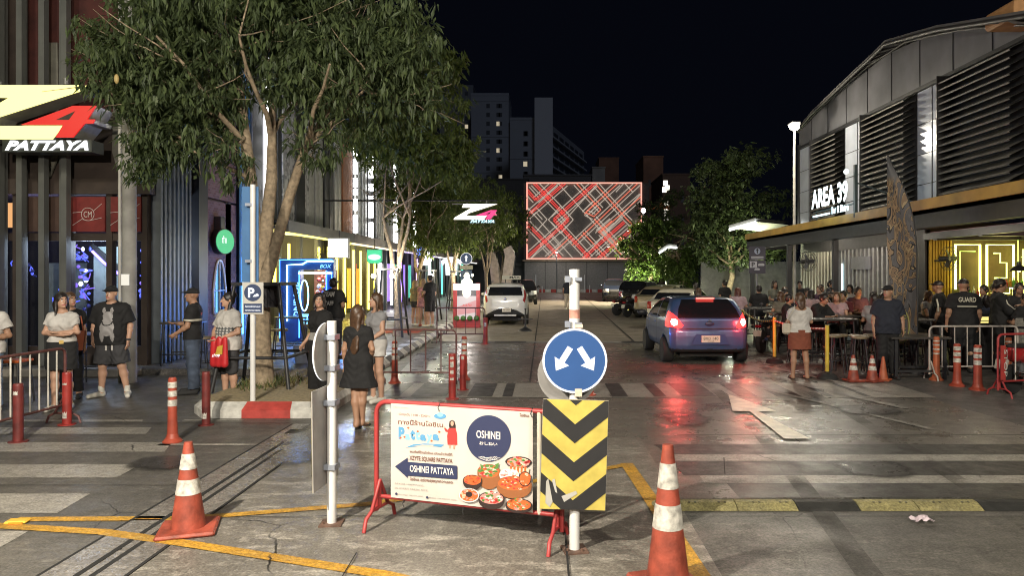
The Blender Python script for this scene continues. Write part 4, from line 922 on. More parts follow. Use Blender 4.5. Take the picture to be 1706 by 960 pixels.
# right-hand trees
def right_tree(label,x,y,h,seed,n,s,mats,droop=.4,L=.27):
    rg=random.Random(seed); t=empty('shade_tree',(x,y,0),label=label,cat='tree'); mb=MB()
    mb.tube([(0,0,0),(-.1,0,.9),(.15,0,1.8),(.1,.0,2.6)],[.2,.15,.13,.11],9)
    limbs(mb,(.1,0,2.4),[(rg.uniform(-1.4,1.4)*s,rg.uniform(-1.2,1.2)*s,rg.uniform(3,h-.6)) for _ in range(6)],.07,rg,3); mb.build('trunk',BARK2,t)
    n=int(n*2.4); cl=[((0,0,h*.55),(1.2*s,1.1*s,h*.28),n//2)]
    for k in range(15):
        a=rg.uniform(0,2*pi); q=rg.uniform(.2,1.45)*s; z=rg.uniform(2.1,h-.4); f=1-.35*max(0,(z-h*.6)/(h*.4)); cl.append(((q*cos(a)*f,q*sin(a)*f,z),(rg.uniform(.55,.95)*s,rg.uniform(.5,.9)*s,rg.uniform(.45,.75)),n//15))
    crown(t,cl,L,L*.42,mats,droop,seed); return t
right_tree('broad leaved tree with lit lower branches beside the barrel roofed hall',9.0,35,7.9,41,4200,1.65,LV1)
right_tree('small bright green tree overlapping the lower corner of the lattice screen',6.7,46,5.6,42,2400,1.3,LV3)
right_tree('dark thin tree between the lattice screen and the broad leaved tree',9.8,60,9.3,43,1600,1.3,LV1)
right_tree('low pale tree beside the pale sign wall behind the parked cars',7.4,39,3.7,44,900,.8,LV3)
# ================================================================ STREET FURNITURE
ORG=M('cone_orange',(.30,.06,.035),.55,var=.5,scale=9,bump=.25); WBAND=M('reflective_white',(.54,.52,.47),.5,var=.5,scale=22,bump=.4); ORG_D=M('cone_orange_faded',(.42,.11,.045),.55,var=.3)
def cone(label,loc,h,rb,base,rz=0,group=None,mat=ORG,nb=2):
    c=empty('traffic_cone',loc,rz,label,'cone',group)
    mb=MB(); rt=rb*.24; f=lambda t: rb+(rt-rb)*t
    zs=[(0.0,0),(.46,0),(.46,1),(.62,1),(.62,0),(.70,0),(.70,1),(.88,1),(.88,0),(1,0)] if nb==2 else [(0,0),(1,0)]
    mb.lathe([(rb*1.16,.0),(rb*1.13,.03)]+[(f(t),.03+(h-.03)*t) for t,_ in zs if _==0 or True]+[(rt*.7,h)],n=28)
    mb.build('body',mat,c)
    if nb==2:
        for a,b_ in ((.40,.575),(.69,.87)):
            mb=MB(); n=28; prof=[(f(t)+.003,.03+(h-.03)*t) for t in np.linspace(a,b_,5)]; mb.lathe(prof,n=n)
            mb.f=mb.f[:4*n]; mb.m=mb.m[:4*n]; mb.sm=mb.sm[:4*n]; mb.build('white_band',WBAND,c)
    mb=MB(); mb.box((0,0,.0175),(base,base,.035),bev=.014); mb.build('base',mat,c); return c
cone('tall orange cone with two cracked white bands in front beside the striped board',(.775,4.50,0),.885,.135,.40,.3)
cone('orange cone with two white bands standing over the drain channel',(-2.70,5.47,0),.675,.125,.41,.32)
cr=cone('faded orange cone beside the yellow rope post',(5.63,13.1,0),.48,.105,.3,.1)
cone('faded orange cone in the middle of the three by the dark clad man',(5.95,13.05,0),.48,.105,.3,.5)
cone('plain narrow orange cone without bands at the feet of the dark clad man',(6.22,13.2,0),.44,.085,.26,.9,mat=ORG_D,nb=1)
# flexible posts
POSTO=M('post_orange',(.34,.06,.034),.5,var=.25); POSTR=M('post_red',(.32,.032,.026),.5,var=.4,scale=6,bump=.2); POSTD=M('post_dark_red',(.14,.022,.02),.55,var=.45,scale=7,bump=.2)
def flexpost(label,loc,h,r,style,group=None):
    p=empty('flexible_post',loc,0,label,'post',group); mb=MB(); mat={'o':POSTO,'r':POSTR,'f':ORG_D}[style]
    mb.lathe([(r*2.1,0),(r*2.1,.015),(r*1.4,.05),(r*1.12,.10),(r*1.0,.25),(r*.9,h-.02),(r*.7,h)],n=18); mb.build('body',mat,p)
    for a,b in ((.56,.66),(.71,.80),(.845,.935)) if style!='f' else ((.60,.63),(.70,.73),(.80,.83),(.89,.92)):
        mb=MB(); q=lambda t:r*(1.0-.1*t)+.003; mb.lathe([(q(a),h*a),(q(b),h*b)],n=18); mb.f=mb.f[:18];mb.m=mb.m[:18];mb.sm=mb.sm[:18]; mb.build('white_band',WBAND,p)
    return p
flexpost('bright orange post with three white bands by the drain on the left',(-4.31,8.36,0),.75,.052,'o')
flexpost('orange post with white bands in front of the brown mesh barrier',(-2.66,12.85,0),.76,.055,'o')
flexpost('orange banded post behind the peeling red bollard',(-1.47,13.3,0),.80,.055,'o')
flexpost('orange banded post mostly hidden behind the blue arrow disc',(.73,11.6,0),.80,.055,'o')
flexpost('thin banded faded post behind the pale barrier beside the black table',(7.22,13.25,0),.80,.06,'f')
flexpost('weathered banded post in front of the pale barrier on its left',(7.20,12.55,0),.74,.062,'o')
flexpost('weathered banded post in front of the pale barrier in its middle',(7.30,12.12,0),.76,.066,'o')
flexpost('thin banded faded post behind the pale barrier near the scooter',(8.45,13.1,0),.80,.06,'f')
def bollard(label,loc,h,r,mat,marks=(),group=None):
    p=empty('steel_bollard',loc,0,label,'bollard',group); mb=MB(); mb.lathe([(r*1.9,0),(r*1.9,.012),(r,.014),(r,h-.02),(r*.9,h)],n=18); mb.build('post',mat,p)
    for z,hh in marks:
        mb=MB(); n=14; vs=[]
        for k in range(6):
            a=-pi/2-.5+.2*k
            for zz in (z,z+hh*(.7+.3*(k%2))): vs.append(((r+.002)*cos(a),(r+.002)*sin(a),zz))
        mb.add(vs,[(2*k,2*k+2,2*k+3,2*k+1) for k in range(5)]); mb.build('sticker',WBAND,p)
    return p
bollard('dark red steel bollard nearest the left frame by the pale barrier',(-6.1,8.36,0),.68,.054,POSTD,((.55,.05),))
bollard('bright red steel bollard at the corner of the pale barrier',(-6.17,9.32,0),.68,.055,POSTR,((.09,.09),(.52,.03)))
bollard('dark maroon steel bollard beside the red and white island',(-4.36,9.3,0),.69,.052,POSTD,((.09,.08),))
bollard('red steel bollard with peeling white patches in front of the orange posts',(-1.43,11.25,0),.71,.056,POSTR,((.50,.10),(.40,.06),(.62,.05),(.30,.04)))
bollard('short red steel bollard next to the peeling one',(-1.36,12.1,0),.60,.052,POSTR,((.52,.06),))
bollard('red steel bollard at the far end of the second brown barrier',(-1.62,20.0,0),.74,.06,POSTR,((.5,.12),))
# crowd barriers
WB=M('barrier_white',(.52,.50,.45),.5,var=.3,scale=6); RB=M('barrier_red',(.36,.04,.04),.45,var=.25); BB=M('barrier_brown',(.12,.045,.04),.5,var=.3); PB=M('barrier_pale',(.42,.38,.34),.45,var=.3)
def barrier(label,a,b,fm,bm,nb=9,h=.98,zb=.24,r=.019,rbar=.011,group=None,bars=True,feet=True):
    a=Vector(a);b=Vector(b); d=(b-a); Ln=d.length; rz=math.atan2(d.y,d.x); e=empty('crowd_barrier',a,rz,label,'barrier',group)
    mb=MB(); c=.09
    arc=lambda x,sg:[(x+sg*c*(1-cos(t)) ,0,h-c+c*sin(t)) for t in np.linspace(0,pi/2,6)]
    pts=[(0,0,.10)]+arc(0,1)+arc(Ln,-1)[::-1]+[(Ln,0,.10)]
    mb.tube(pts,r,8); mb.tube([(0,0,zb),(Ln,0,zb)],r*.9,8); mb.build('frame',fm,e)
    if bars:
        for k in range(nb):
            x=Ln*(k+1)/(nb+1); mb=MB(); mb.cyl((x,0,zb),(x,0,h),rbar,n=7); mb.build('bar',bm,e)
    if feet:
        for x in (0.03,Ln-.03):
            mb=MB(); mb.tube([(x,0,.34),(x,-.12,.13),(x,-.20,.09),(x,-.23,.0)],r*.8,7); mb.tube([(x,0,.34),(x,.12,.13),(x,.20,.09),(x,.23,.0)],r*.8,7); mb.tube([(x,-.12,.13),(x,.12,.13)],r*.7,7); mb.tube([(x,0,.14),(x,0,.34)],r*.8,7); mb.build('foot',fm,e)
    return e
barrier('crowd barrier with white bars and brown frame beside the waiting women',(-6.28,9.45,0),(-6.36,7.3,0),BB,WB,13)
barrier('brown thin barred barrier across the pavement behind the long haired women',(-2.85,12.55,0),(-1.52,12.5,0),BB,BB,4,r=.016)
barrier('brown barrier standing before the red framed advertising stand',(-3.02,20.35,.02),(-1.66,20.3,.02),BB,BB,4,r=.018)
barrier('pale crowd barrier in front of the dark bar terrace',(7.12,13.3,0),(8.78,13.35,0),PB,PB,6,.985)
barrier('red and white crowd barrier closest to the scooter',(7.22,11.45,0),(8.9,11.9,0),RB,WB,4,.99)
sp=empty('stop_board',(7.24,11.36,0),0,'narrow red board with white marks hung on the red and white barrier','sign')
mb=MB(); mb.box((0,0,.55),(.075,.02,.55)); mb.build('board',POSTR,sp)
text('lettering','STOP',(.012,-.012,.55),(0,0,-1),(1,0,0),.05,WBAND,sp,.003,width=.42)
# ---- the banner barrier ------------------------------------------------
ba=Vector((-1.31,5.64,0)); bb_=Vector((.13,5.17,0)); bd=(bb_-ba).normalized()
bz=math.atan2(bd.y,bd.x); bar_b=barrier('red tube barrier carrying the printed restaurant banner',ba,bb_,RB,RB,1,.955,.215,.019,bars=False)
Lb=(bb_-ba).length
mb=MB(); mb.cyl((1.345,0,.21),(1.345,0,.95),.019,n=10); mb.build('white_bar',M('cream_bar',(.62,.58,.48),.5,var=.2),bar_b)
bn=empty('printed_banner',ba,bz,'white printed food banner with navy arrow and circle tied to the red barrier','banner')
BX0,BX1,BZ0,BZ1=.142,1.302,.222,.950; BWd=BX1-BX0; BHt=BZ1-BZ0; YB=-.026
mb=MB(); nx,nz=24,12; vs=[]
for j in range(nz+1):
    for i in range(nx+1):
        u,v=i/nx,j/nz; vs.append((BX0+BWd*u,YB+.004*sin(u*9)*(1-v)**1.5*.0,BZ0+BHt*v))
mb.add(vs,[(j*(nx+1)+i,j*(nx+1)+i+1,(j+1)*(nx+1)+i+1,(j+1)*(nx+1)+i) for j in range(nz) for i in range(nx)])
vs2=[(x,YB+.003,z) for x,_,z in vs]; mb.add(vs2,[(j*(nx+1)+i,(j+1)*(nx+1)+i,(j+1)*(nx+1)+i+1,j*(nx+1)+i+1) for j in range(nz) for i in range(nx)])
mb.build('cloth',M('banner_vinyl',(.58,.53,.485),.5,var=.07,scale=5),bn)
def bp(x,y):   # zoomed photo pixel -> banner u,v (metres)
    u=(x-68)/1082; yt=80+55*u; yb=825+90*u; v=(y-yt)/(yb-yt); return (BX0+BWd*u, BZ1-BHt*v)
LAY=[0]
def pr(polys,mat,name='print',lay=None):
    LAY[0]+=1; mb=MB(); y=YB-.0006-(LAY[0] if lay is None else lay)*.00022
    for p in polys:
        p=[bp(*q) for q in p]; a=sum(p[i][0]*p[(i+1)%len(p)][1]-p[(i+1)%len(p)][0]*p[i][1] for i in range(len(p)))
        if a<0: p=p[::-1]
        mb.add([(x,y,z) for x,z in p],[tuple(range(len(p)))])
    return mb.build(name,mat,bn)
def ell(cx,cy,rx,ry,n=28,a0=0,a1=2*pi): return [(cx+rx*cos(t),cy+ry*sin(t)) for t in np.linspace(a0,a1,n+1)[:-1]]
def bt(s,x0,x1,y,hpx,mat,shear=0,bold=0,sp=1):
    a=bp(x0,y); b=bp(x1,y+ (x1-x0)*.06); LAY[0]+=1
    return text('print_lettering',s,((a[0]+b[0])/2,YB-.0006-LAY[0]*.00022,(a[1]+b[1])/2),(1,0,(b[1]-a[1])/(b[0]-a[0])),(0,0,1),hpx/760*BHt,mat,bn,0.0,width=b[0]-a[0],shear=shear,bold=bold,spacing=sp)
NAV=M('print_navy',(.030,.038,.095),.5,var=0); BRWN=M('print_brown',(.16,.055,.035),.5,var=0); GYP=M('print_grey',(.25,.24,.24),.5,var=0); WHP=M('print_white',(.75,.72,.68),.5,var=0); REDP=M('print_red',(.50,.045,.04),.5,var=0); ORP=M('print_orange',(.62,.13,.035),.5,var=0); SKP=M('print_skin',(.55,.33,.24),.5,var=0); BLP=M('print_blue',(.10,.30,.52),.5,var=0); LBP=M('print_pale_blue',(.25,.50,.62),.5,var=0); DKP=M('print_dark',(.035,.022,.02),.5,var=0); WDP=M('print_wood',(.30,.11,.04),.5,var=0); GRP=M('print_green',(.09,.22,.05),.5,var=0); PKP=M('print_pink',(.65,.28,.25),.5,var=0); CRP=M('print_cream',(.72,.55,.40),.5,var=0)
bt('เปิดทุกวัน 11:00 - 22:00 น.',132,388,172,17,BRWN,bold=.012); bt('ทางนี้ร้านโอชิเน',128,485,243,34,BRWN,bold=.02)
# colourful resort lettering
xs=128
for ch,w,c,dy in (('P',50,BLP,0),('a',46,LBP,5),('t',38,BLP,2),('t',38,LBP,4),('a',48,BLP,10),('y',48,LBP,8),('a',52,BLP,6)):
    bt(ch,xs,xs+w,356+dy,88 if ch=='P' else (60 if ch in 'ay' else 80),c,bold=.06); xs+=w+1
pr([ell(x,y,9,8,8) for x,y in ((148,352),(210,272),(180,345),(285,300),(395,372),(455,300))],ORP)
pr([[(185,430),(250,402),(340,394),(430,396),(495,400),(470,420),(400,414),(300,414),(235,424)]],BLP); pr([[(230,420),(320,404),(420,404),(400,412),(300,412)]],CRP)
pr([ell(462,176,48,22)],BLP); pr([ell(462,164,24,18)],LBP)
# small standing figure in a red dress
pr([[(535,215),(555,204),(573,214),(582,250),(580,290),(540,290),(530,250)]],DKP); pr([ell(555,232,12,20)],SKP)
pr([[(532,268),(580,268),(592,310),(594,400),(520,400),(516,330),(522,300),(505,298),(490,268),(500,264),(520,285)]],REDP); pr([[(488,262),(500,256),(505,270),(495,274)],[(530,400),(545,400),(543,428),(532,428)],[(560,400),(578,400),(574,432),(563,432)]],SKP)
# circle
pr([ell(830,345,165,182,48)],NAV); bt('OSHINEI',740,917,340,58,WHP,bold=.012); bt('おしねい',762,895,392,20,WHP,bold=.02)
for k in range(7):
    cx=735+k*32; mb=MB(); LAY[0]+=1; hh=18+10*((k*7)%3)
    for q in (0,12):
        pts=[bp(cx-45+q+x,505-q*.3-hh*cos(x/45*pi/2-pi/2*0)*max(0,1-abs(x-45)/60)) for x in np.linspace(0,95,9)]
        pts=[p for p in pts if (p[0]-bp(830,345)[0])**2+(p[1]-bp(830,345)[1])**2 < (.168)**2]
        if len(pts)>2: mb.tube([(x,YB-.0006-LAY[0]*.00022,z) for x,z in pts],.0016,4)
    if mb.v: mb.build('print',WHP,bn)
bt('โอชิเน',1060,1125,168,20,BRWN,bold=.015); bt('พบกันที่ร้านโอชิเน เปิดแล้ววันนี้ที่',225,556,466,18,BRWN,bold=.012); bt('XZYTE SQUARE PATTAYA',222,558,523,34,BRWN,bold=.012)
pr([[(105,578),(208,506),(208,540),(590,562),(596,570),(596,664),(590,668),(208,648),(208,668)]],NAV); bt('OSHINEI PATTAYA',224,566,616,52,WHP,bold=.014)
bt('โอชิเน อร่อยสุขทุกความสด',225,562,684,22,BRWN,bold=.015); bt('SAVOR HAPPINESS',105,332,716,13,GYP,sp=1.15); bt('IN EVERY FRESH BITE',105,365,752,13,GYP,sp=1.15); bt('oshinei pattaya   xzyte square  pattaya',132,330,800,10,GYP); bt('@oshinei   www.oshinei.com  pattaya',378,590,820,10,GYP)
pr([ell(117,793,10,10,14),ell(363,816,10,10,14)],NAV); bt('oshinei pattaya',88,215,108,7,GYP)
# food bowls
rf=random.Random(2)
def bowl(cx,cy,rx,ry,depth,cb,fills,n=34,sz=11):
    pr([[(cx-rx,cy)]+[(cx-rx*cos(t),cy+depth*sin(t)**.7) for t in np.linspace(.1,pi-.1,14)]+[(cx+rx,cy)]],cb); pr([ell(cx,cy,rx,ry)],cb); pr([ell(cx,cy,rx*.9,ry*.85)],fills[0])
    by={}
    for k in range(n):
        a=rf.uniform(0,2*pi); q=math.sqrt(rf.random())*.82; f=rf.choice(fills); s=rf.uniform(.5,1.3)*sz
        by.setdefault(f.name,(f,[]))[1].append(ell(cx+rx*q*cos(a),cy+ry*q*sin(a)-rf.uniform(0,10),s,s*.65,7,a,a+2*pi))
    for f,pl in by.values(): pr(pl,f)
pr([ell(1050,520,95,42)],DKP); bowl(1050,525,90,45,20,DKP,[PKP,REDP,ORP,CRP,GRP],40,13); pr([[(980,560),(1130,570),(1125,620),(985,600)]],CRP); pr([[(990+k*26,556),(1006+k*26,557),(1002+k*26,604),(988+k*26,602)] for k in range(5)],ORP)
bowl(835,600,85,58,140,WDP,[ORP,CRP,REDP,GRP,PKP],60,14); pr([[(770,540),(800,560),(780,590)],[(880,545),(910,530),(905,575)]],GRP)
bowl(985,620,72,45,50,WHP,[WHP,PKP,CRP,ORP],26,14); bowl(1020,690,128,60,115,WDP,[ORP,ORP,REDP,CRP],90,11); bowl(1100,650,44,60,20,DKP,[ORP,ORP,CRP],20,10)
bowl(715,670,72,42,75,DKP,[ORP,ORP,ORP,REDP],60,8); bowl(690,788,76,56,24,WHP,[ORP,CRP,ORP,PKP],44,11); pr([ell(690,780,26,22)],DKP)
bowl(858,806,97,52,86,DKP,[PKP,CRP,REDP,WHP,GRP],50,14); bowl(1058,850,96,50,64,DKP,[ORP,CRP,PKP,GRP],50,13)
mb=MB()
for x,z in ((.55,.965),(1.29,.965),(.25,.212),(.75,.205)): mb.tube([(x,-.03,z-.02),(x+.004,-.005,z+.012),(x,.02,z-.01),(x-.004,-.03,z-.025),(x+.01,-.035,z-.05)],.0035,5)
mb.build('cable_tie',BLK,bn)
# ---- sign posts ---------------------------------------------------------
SB=M('sign_blue',(.03,.085,.25),.35,var=.06); SW=M('sign_white',(.58,.55,.52),.4,var=.08); SG=M('sign_back_grey',(.34,.33,.32),.45,.2,var=.25,scale=5); SYL=M('sign_yellow',(.54,.44,.10),.45,var=.2,scale=9); SK=M('sign_black',(.022,.022,.024),.5,var=.2); CL=M('clamp_steel',(.42,.46,.55),.35,.6,var=.1)
def circ(r,n=44): return [(r*cos(t),r*sin(t)) for t in np.linspace(0,2*pi,n+1)[:-1]]
def arrowdown(cx,cy,ang,L,w,hw,hl):
    pts=[(-w/2,L/2),(w/2,L/2),(w/2,-L/2+hl),(hw/2,-L/2+hl),(0,-L/2),(-hw/2,-L/2+hl),(-w/2,-L/2+hl)]
    return [(cx+x*cos(ang)-y*sin(ang),cy+x*sin(ang)+y*cos(ang)) for x,y in pts]
def signpost(label,loc,rz,chev=True,h=1.985):
    e=empty('keep_either_side_sign',loc,rz,label,'road sign')
    mb=MB(); mb.cyl((0,0,.01),(0,0,h),.036,n=20); mb.build('post',WHT,e)
    mb=MB(); mb.box((0,0,.006),(.17,.17,.012),rz=.2); mb.cyl((-.05,-.05,.012),(-.05,-.05,.03),.01,n=6); mb.cyl((.05,-.05,.012),(.05,-.05,.03),.01,n=6); mb.build('base_plate',M('rusty_plate',(.12,.07,.05),.7,var=.5,scale=20),e)
    d=empty('arrow_disc',(0,-.06,1.345),0); link_done=d; d.parent=e; CH.setdefault(e.name,[]).append(d)
    COLd=d
    mb=MB(); mb.prism(circ(.226),(0,.012,0),(1,0,0),(0,0,1),.008); mb.build('disc_rim',SW,d)
    mb=MB(); mb.prism(circ(.212),(0,.004,0),(1,0,0),(0,0,1),.003); mb.build('disc_face',SB,d)
    mb=MB(); mb.prism(arrowdown(-.082,.012,-.56,.19,.042,.118,.078),(0,.001,0),(1,0,0),(0,0,1),.003); mb.prism(arrowdown(.082,.012,.56,.19,.042,.118,.078),(0,.001,0),(1,0,0),(0,0,1),.003); mb.build('arrows',SW,d)
    mb=MB(); mb.prism(circ(.2262),(0,.02,0),(1,0,0),(0,0,1),.007); mb.build('disc_back',SG,d)
    c=empty('striped_board',(-.005,-.062,.69),0); c.parent=e; CH.setdefault(e.name,[]).append(c); c.rotation_euler=(0,R(1.8),0)
    bw,bh=.455,.765
    mb=MB(); mb.bb(-bw/2,bw/2,0,.001,-bh/2,bh/2); mb.build('board',SYL,c); mb=MB(); mb.bb(-bw/2-.002,bw/2+.002,.002,.012,-bh/2-.002,bh/2+.002); mb.build('board_back',SG,c)
    mb=MB(); per=.265; sl_=.100/.120*(bw/2)
    for k in range(-1,4):
        z1=bh/2-.0+sl_*.0+.02-k*per; z0=z1-per*.5
        for sg in (-1,1):
            poly=[(0,z1-sl_),(sg*bw/2,z1),(sg*bw/2,z0),(0,z0-sl_)]
            # clip to board height
            def clip(p,lim,up):
                out=[]
                for i in range(len(p)):
                    a,b=p[i],p[(i+1)%len(p)]; ia=(a[1]<=lim) if up else (a[1]>=lim); ib=(b[1]<=lim) if up else (b[1]>=lim)
                    if ia: out.append(a)
                    if ia!=ib: t=(lim-a[1])/(b[1]-a[1]); out.append((a[0]+t*(b[0]-a[0]),lim))
                return out
            poly=clip(clip(poly,bh/2-.001,True),-bh/2+.001,False)
            if len(poly)>2: mb.prism(poly,(0,-.001,0),(1,0,0),(0,0,1),.0025)
    mb.build('chevrons',SK,c)
    mb=MB(); mb.prism([(-.19,-.19),(-.175,-.17),(-.14,-.33),(-.16,-.37),(-.19,-.34)],(0,-.0036,0),(1,0,0),(0,0,1),.001); mb.prism([(-.08,-.29),(.02,-.25),(.03,-.27),(-.06,-.33)],(0,-.0036,0),(1,0,0),(0,0,1),.001); mb.prism([(-.15,-.18),(-.13,-.17),(-.11,-.27),(-.125,-.26)],(0,-.0036,0),(1,0,0),(0,0,1),.001); mb.build('scuff',M('scuff_grey',(.42,.41,.38),.7),c)
    for z in (1.46,1.22,.95,.45): mb=MB(); mb.bb(-.05,.05,-.045,.045,z-.02,z+.02); mb.build('clamp',CL,e)
    return e
s1=signpost('white post with blue two arrow disc and yellow and black striped board',(.216,5.08,0),R(.6))
mb=MB(); mb.prism(circ(.215),(-.045,.055,1.235),(1,0,0),(0,0,1),.006); mb.build('rear_disc',SG,s1)
for z,m_ in ((1.915,0),(1.60,0)):
    mb=MB(); mb.bb(-.07,-.03,-.05,-.036,z-.022,z+.022); mb.bb(.0,.05,-.05,-.034,z-.012,z+.012); mb.build('bracket',CL,s1)
mb=MB(); mb.cyl((0,0,1.64),(0,0,1.70),.0375,n=20); mb.build('red_reflector',M('faded_red_tape',(.60,.30,.24),.4,var=.4,scale=18),s1)
mb=MB(); mb.bb(.0,.055,-.055,-.036,1.575,1.60); mb.bb(.0,.05,-.06,-.04,1.095,1.15); mb.build('tape_patch',M('pale_tape',(.62,.50,.40),.5,var=.3,scale=20),s1)
s2=signpost('white post turned edge on showing the grey backs of its disc and board',(-1.655,5.62,0),R(-97),h=1.585)
# parking sign pole by the island
ps=empty('parking_sign',(-4.02,9.95,.19),0,'white pole with motorcycle parking plate and tall blue board beside the big tree','road sign')
mb=MB(); mb.cyl((0,0,0),(0,0,3.0),.036,n=16); mb.build('pole',WHT,ps)
mb=MB(); mb.bb(-.17,.06,.045,.06,1.65,2.98); mb.build('blue_board',M('board_blue',(.06,.16,.34),.4,var=.15),ps)

for z in (2.70,1.92): mb=MB(); mb.bb(-.09,.0,-.045,-.03,z,z+.04); mb.build('bracket',CL,ps)
pl=empty('plate',(.02,-.05,1.43),0); pl.parent=ps
mb=MB(); mb.bb(-.145,.145,0,.006,-.22,.22); mb.build('panel',M('plate_white',(.50,.49,.46),.45,var=.1),pl)
mb=MB(); mb.prism(circ(.118),(0,-.001,.075),(1,0,0),(0,0,1),.002); mb.bb(-.125,.125,-.003,-.001,-.20,-.075); mb.build('plate_face',M('plate_navy',(.03,.05,.12),.5,var=0),pl)
text('lettering','P',(-.025,-.004,.015),(1,0,0),(0,0,1),.125,SW,pl,.001,bold=.03)
mb=MB(); mb.prism([(.0,.02),(.05,.02),(.085,.035),(.07,.065),(.03,.05)],(0,-.0045,0),(1,0,0),(0,0,1),.001); mb.build('motorbike_mark',SW,pl)
text('lettering','ที่จอดรถจักรยานยนต์',(0,-.004,-.128),(1,0,0),(0,0,1),.026,SW,pl,.001,width=.21); text('lettering','MOTORCYCLE PARKING',(0,-.004,-.178),(1,0,0),(0,0,1),.02,SW,pl,.001,width=.21)
# second parking sign on the right
p2=empty('parking_sign',(6.95,23.5,0),0,'grey post with dark arrow panel and parking panel by the terrace trees','road sign')
mb=MB(); mb.cyl((0,0,0),(0,0,2.85),.035,n=10); mb.build('pole',GRY,p2)
mb=MB(); mb.bb(-.27,.27,-.05,-.04,2.42,2.86); mb.bb(-.27,.27,-.05,-.04,1.97,2.40); mb.build('panel',M('panel_plum',(.045,.04,.06),.5,var=.1),p2)
mb=MB(); mb.prism(circ(.10,24),(0,-.05,2.70),(1,0,0),(0,0,1),.003); mb.build('arrow_disc',M('pale_blue_disc',(.28,.32,.42),.5),p2)
mb=MB(); mb.bb(-.02,.02,-.057,-.053,2.63,2.74); mb.prism([(-.05,2.73),(.05,2.73),(0,2.79)],(0,-.053,0),(1,0,0),(0,0,1),.003); mb.build('arrow',BLK,p2)
mb=MB(); mb.bb(-.24,-.01,-.055,-.05,2.16,2.37); mb.bb(-.2,.2,-.055,-.05,2.5,2.53); mb.bb(-.2,.2,-.055,-.05,2.45,2.475); mb.build('pale_panel',M('panel_pale',(.42,.42,.46),.5),p2)
text('lettering','P',(-.14,-.056,2.19),(1,0,0),(0,0,1),.15,BLK,p2,.002,bold=.03)
mb=MB(); mb.prism([(.03,2.22),(.22,2.22),(.24,2.27),(.19,2.30),(.07,2.30),(.02,2.27)],(0,-.05,0),(1,0,0),(0,0,1),.003); mb.prism([(-.1,2.08),(.07,2.08),(.09,2.12),(.03,2.15),(-.07,2.15)],(0,-.05,0),(1,0,0),(0,0,1),.003); mb.build('vehicle_mark',MATS['panel_pale'],p2)
# blue round arrow sign far left
p3=empty('one_way_sign',(-3.6,33.5,.12),0,'round blue up arrow sign over small plates beside the street trees','road sign')
mb=MB(); mb.cyl((0,0,0),(0,0,2.7),.04,n=8); mb.build('pole',GRY,p3)
mb=MB(); mb.prism(circ(.26,28),(0,-.06,2.55),(1,0,0),(0,0,1),.02); mb.build('disc',SB,p3); mb=MB(); mb.prism(circ(.275,28),(0,-.055,2.55),(1,0,0),(0,0,1),.012); mb.bb(-.03,.03,-.088,-.082,2.42,2.62); mb.prism([(-.08,2.6),(.08,2.6),(0,2.72)],(0,-.082,0),(1,0,0),(0,0,1),.006); mb.build('arrow',SW,p3)
mb=MB(); mb.bb(-.3,.3,-.06,-.05,2.05,2.24); mb.build('plate',MATS['plate_white'],p3); mb=MB(); mb.bb(-.26,.26,-.06,-.05,1.55,2.02); mb.build('blue_plate',SB,p3)
# ---- hump, stud, paper ------------------------------------------------------
hp=empty('speed_hump',(1.05,5.92,0),0,'rubber speed hump of worn yellow and black segments across the right lane','speed hump')
HY=ground_mat('hump_yellow',(.31,.275,.12),(.15,.135,.07),(.38,.35,.2),.55,.6,2.5); HK=M('hump_black',(.03,.03,.028),.6,var=.4,scale=9,bump=.5)
def humpseg(x0,x1,mat,end=False):
    mb=MB(); prof=[(0,0),(.05,.022),(.11,.042),(.17,.045),(.24,.025),(.28,0)]; n=6
    vs=[(x,y,z) for x in (x0+.004,x1-.004) for y,z in prof]
    mb.add(vs,[tuple(range(n))[::-1],tuple(range(n,2*n))]+[(k,k+1,n+k+1,n+k)[::-1] for k in range(n-1)])
    for i in range(2):
        for k in range(2): mb.cyl((x0+(x1-x0)*(.3+.45*i)+.05*k,.10,.041),(x0+(x1-x0)*(.3+.45*i)+.05*k,.10,.0445),.011,n=8,mi=1)
    mb.build('segment',[mat,HK],hp)
mb=MB(); mb.ball((-.02,.14,0),(.13,.14,.042),0,14,8); mb.build('end_cap',[HY],hp)
for k,(x0,x1,m_) in enumerate(((.0,.55,HY),(.55,1.05,HY),(1.05,1.56,HK),(1.56,2.05,HY),(2.05,2.58,HY),(2.58,3.1,HK),(3.1,3.6,HY))): humpseg(x0,x1,m_)
pp=empty('crumpled_paper',(2.98,5.85-.0,0),0,'small crumpled pale wrapper on the road below the speed hump','litter')
pp.location=(2.98,5.67,0); rp_=random.Random(4); mb=MB(); vs=[]
for j in range(6):
    for i in range(8): vs.append((i*.022-.08+rp_.uniform(-.012,.012),j*.022-.05+rp_.uniform(-.012,.012),.012+rp_.uniform(0,.045)*(1-abs(i-3.5)/5)))
mb.add(vs,[(j*8+i,j*8+i+1,(j+1)*8+i+1,(j+1)*8+i) for j in range(5) for i in range(7)]); mb.build('paper',M('paper_pale',(.60,.50,.55),.7),pp)
st=empty('road_stud',(-4.12,5.64,0),.15,'small yellow reflective road stud where the two yellow lines meet','road stud')
mb=MB(); mb.box((0,0,.013),(.16,.10,.026),bev=.012); mb.build('body',M('stud_yellow',(.7,.42,.05),.5),st); mb=MB(); mb.box((.01,-.052,.014),(.10,.006,.014)); mb.build('reflector',M('stud_orange',(.85,.25,.03),.25),st)
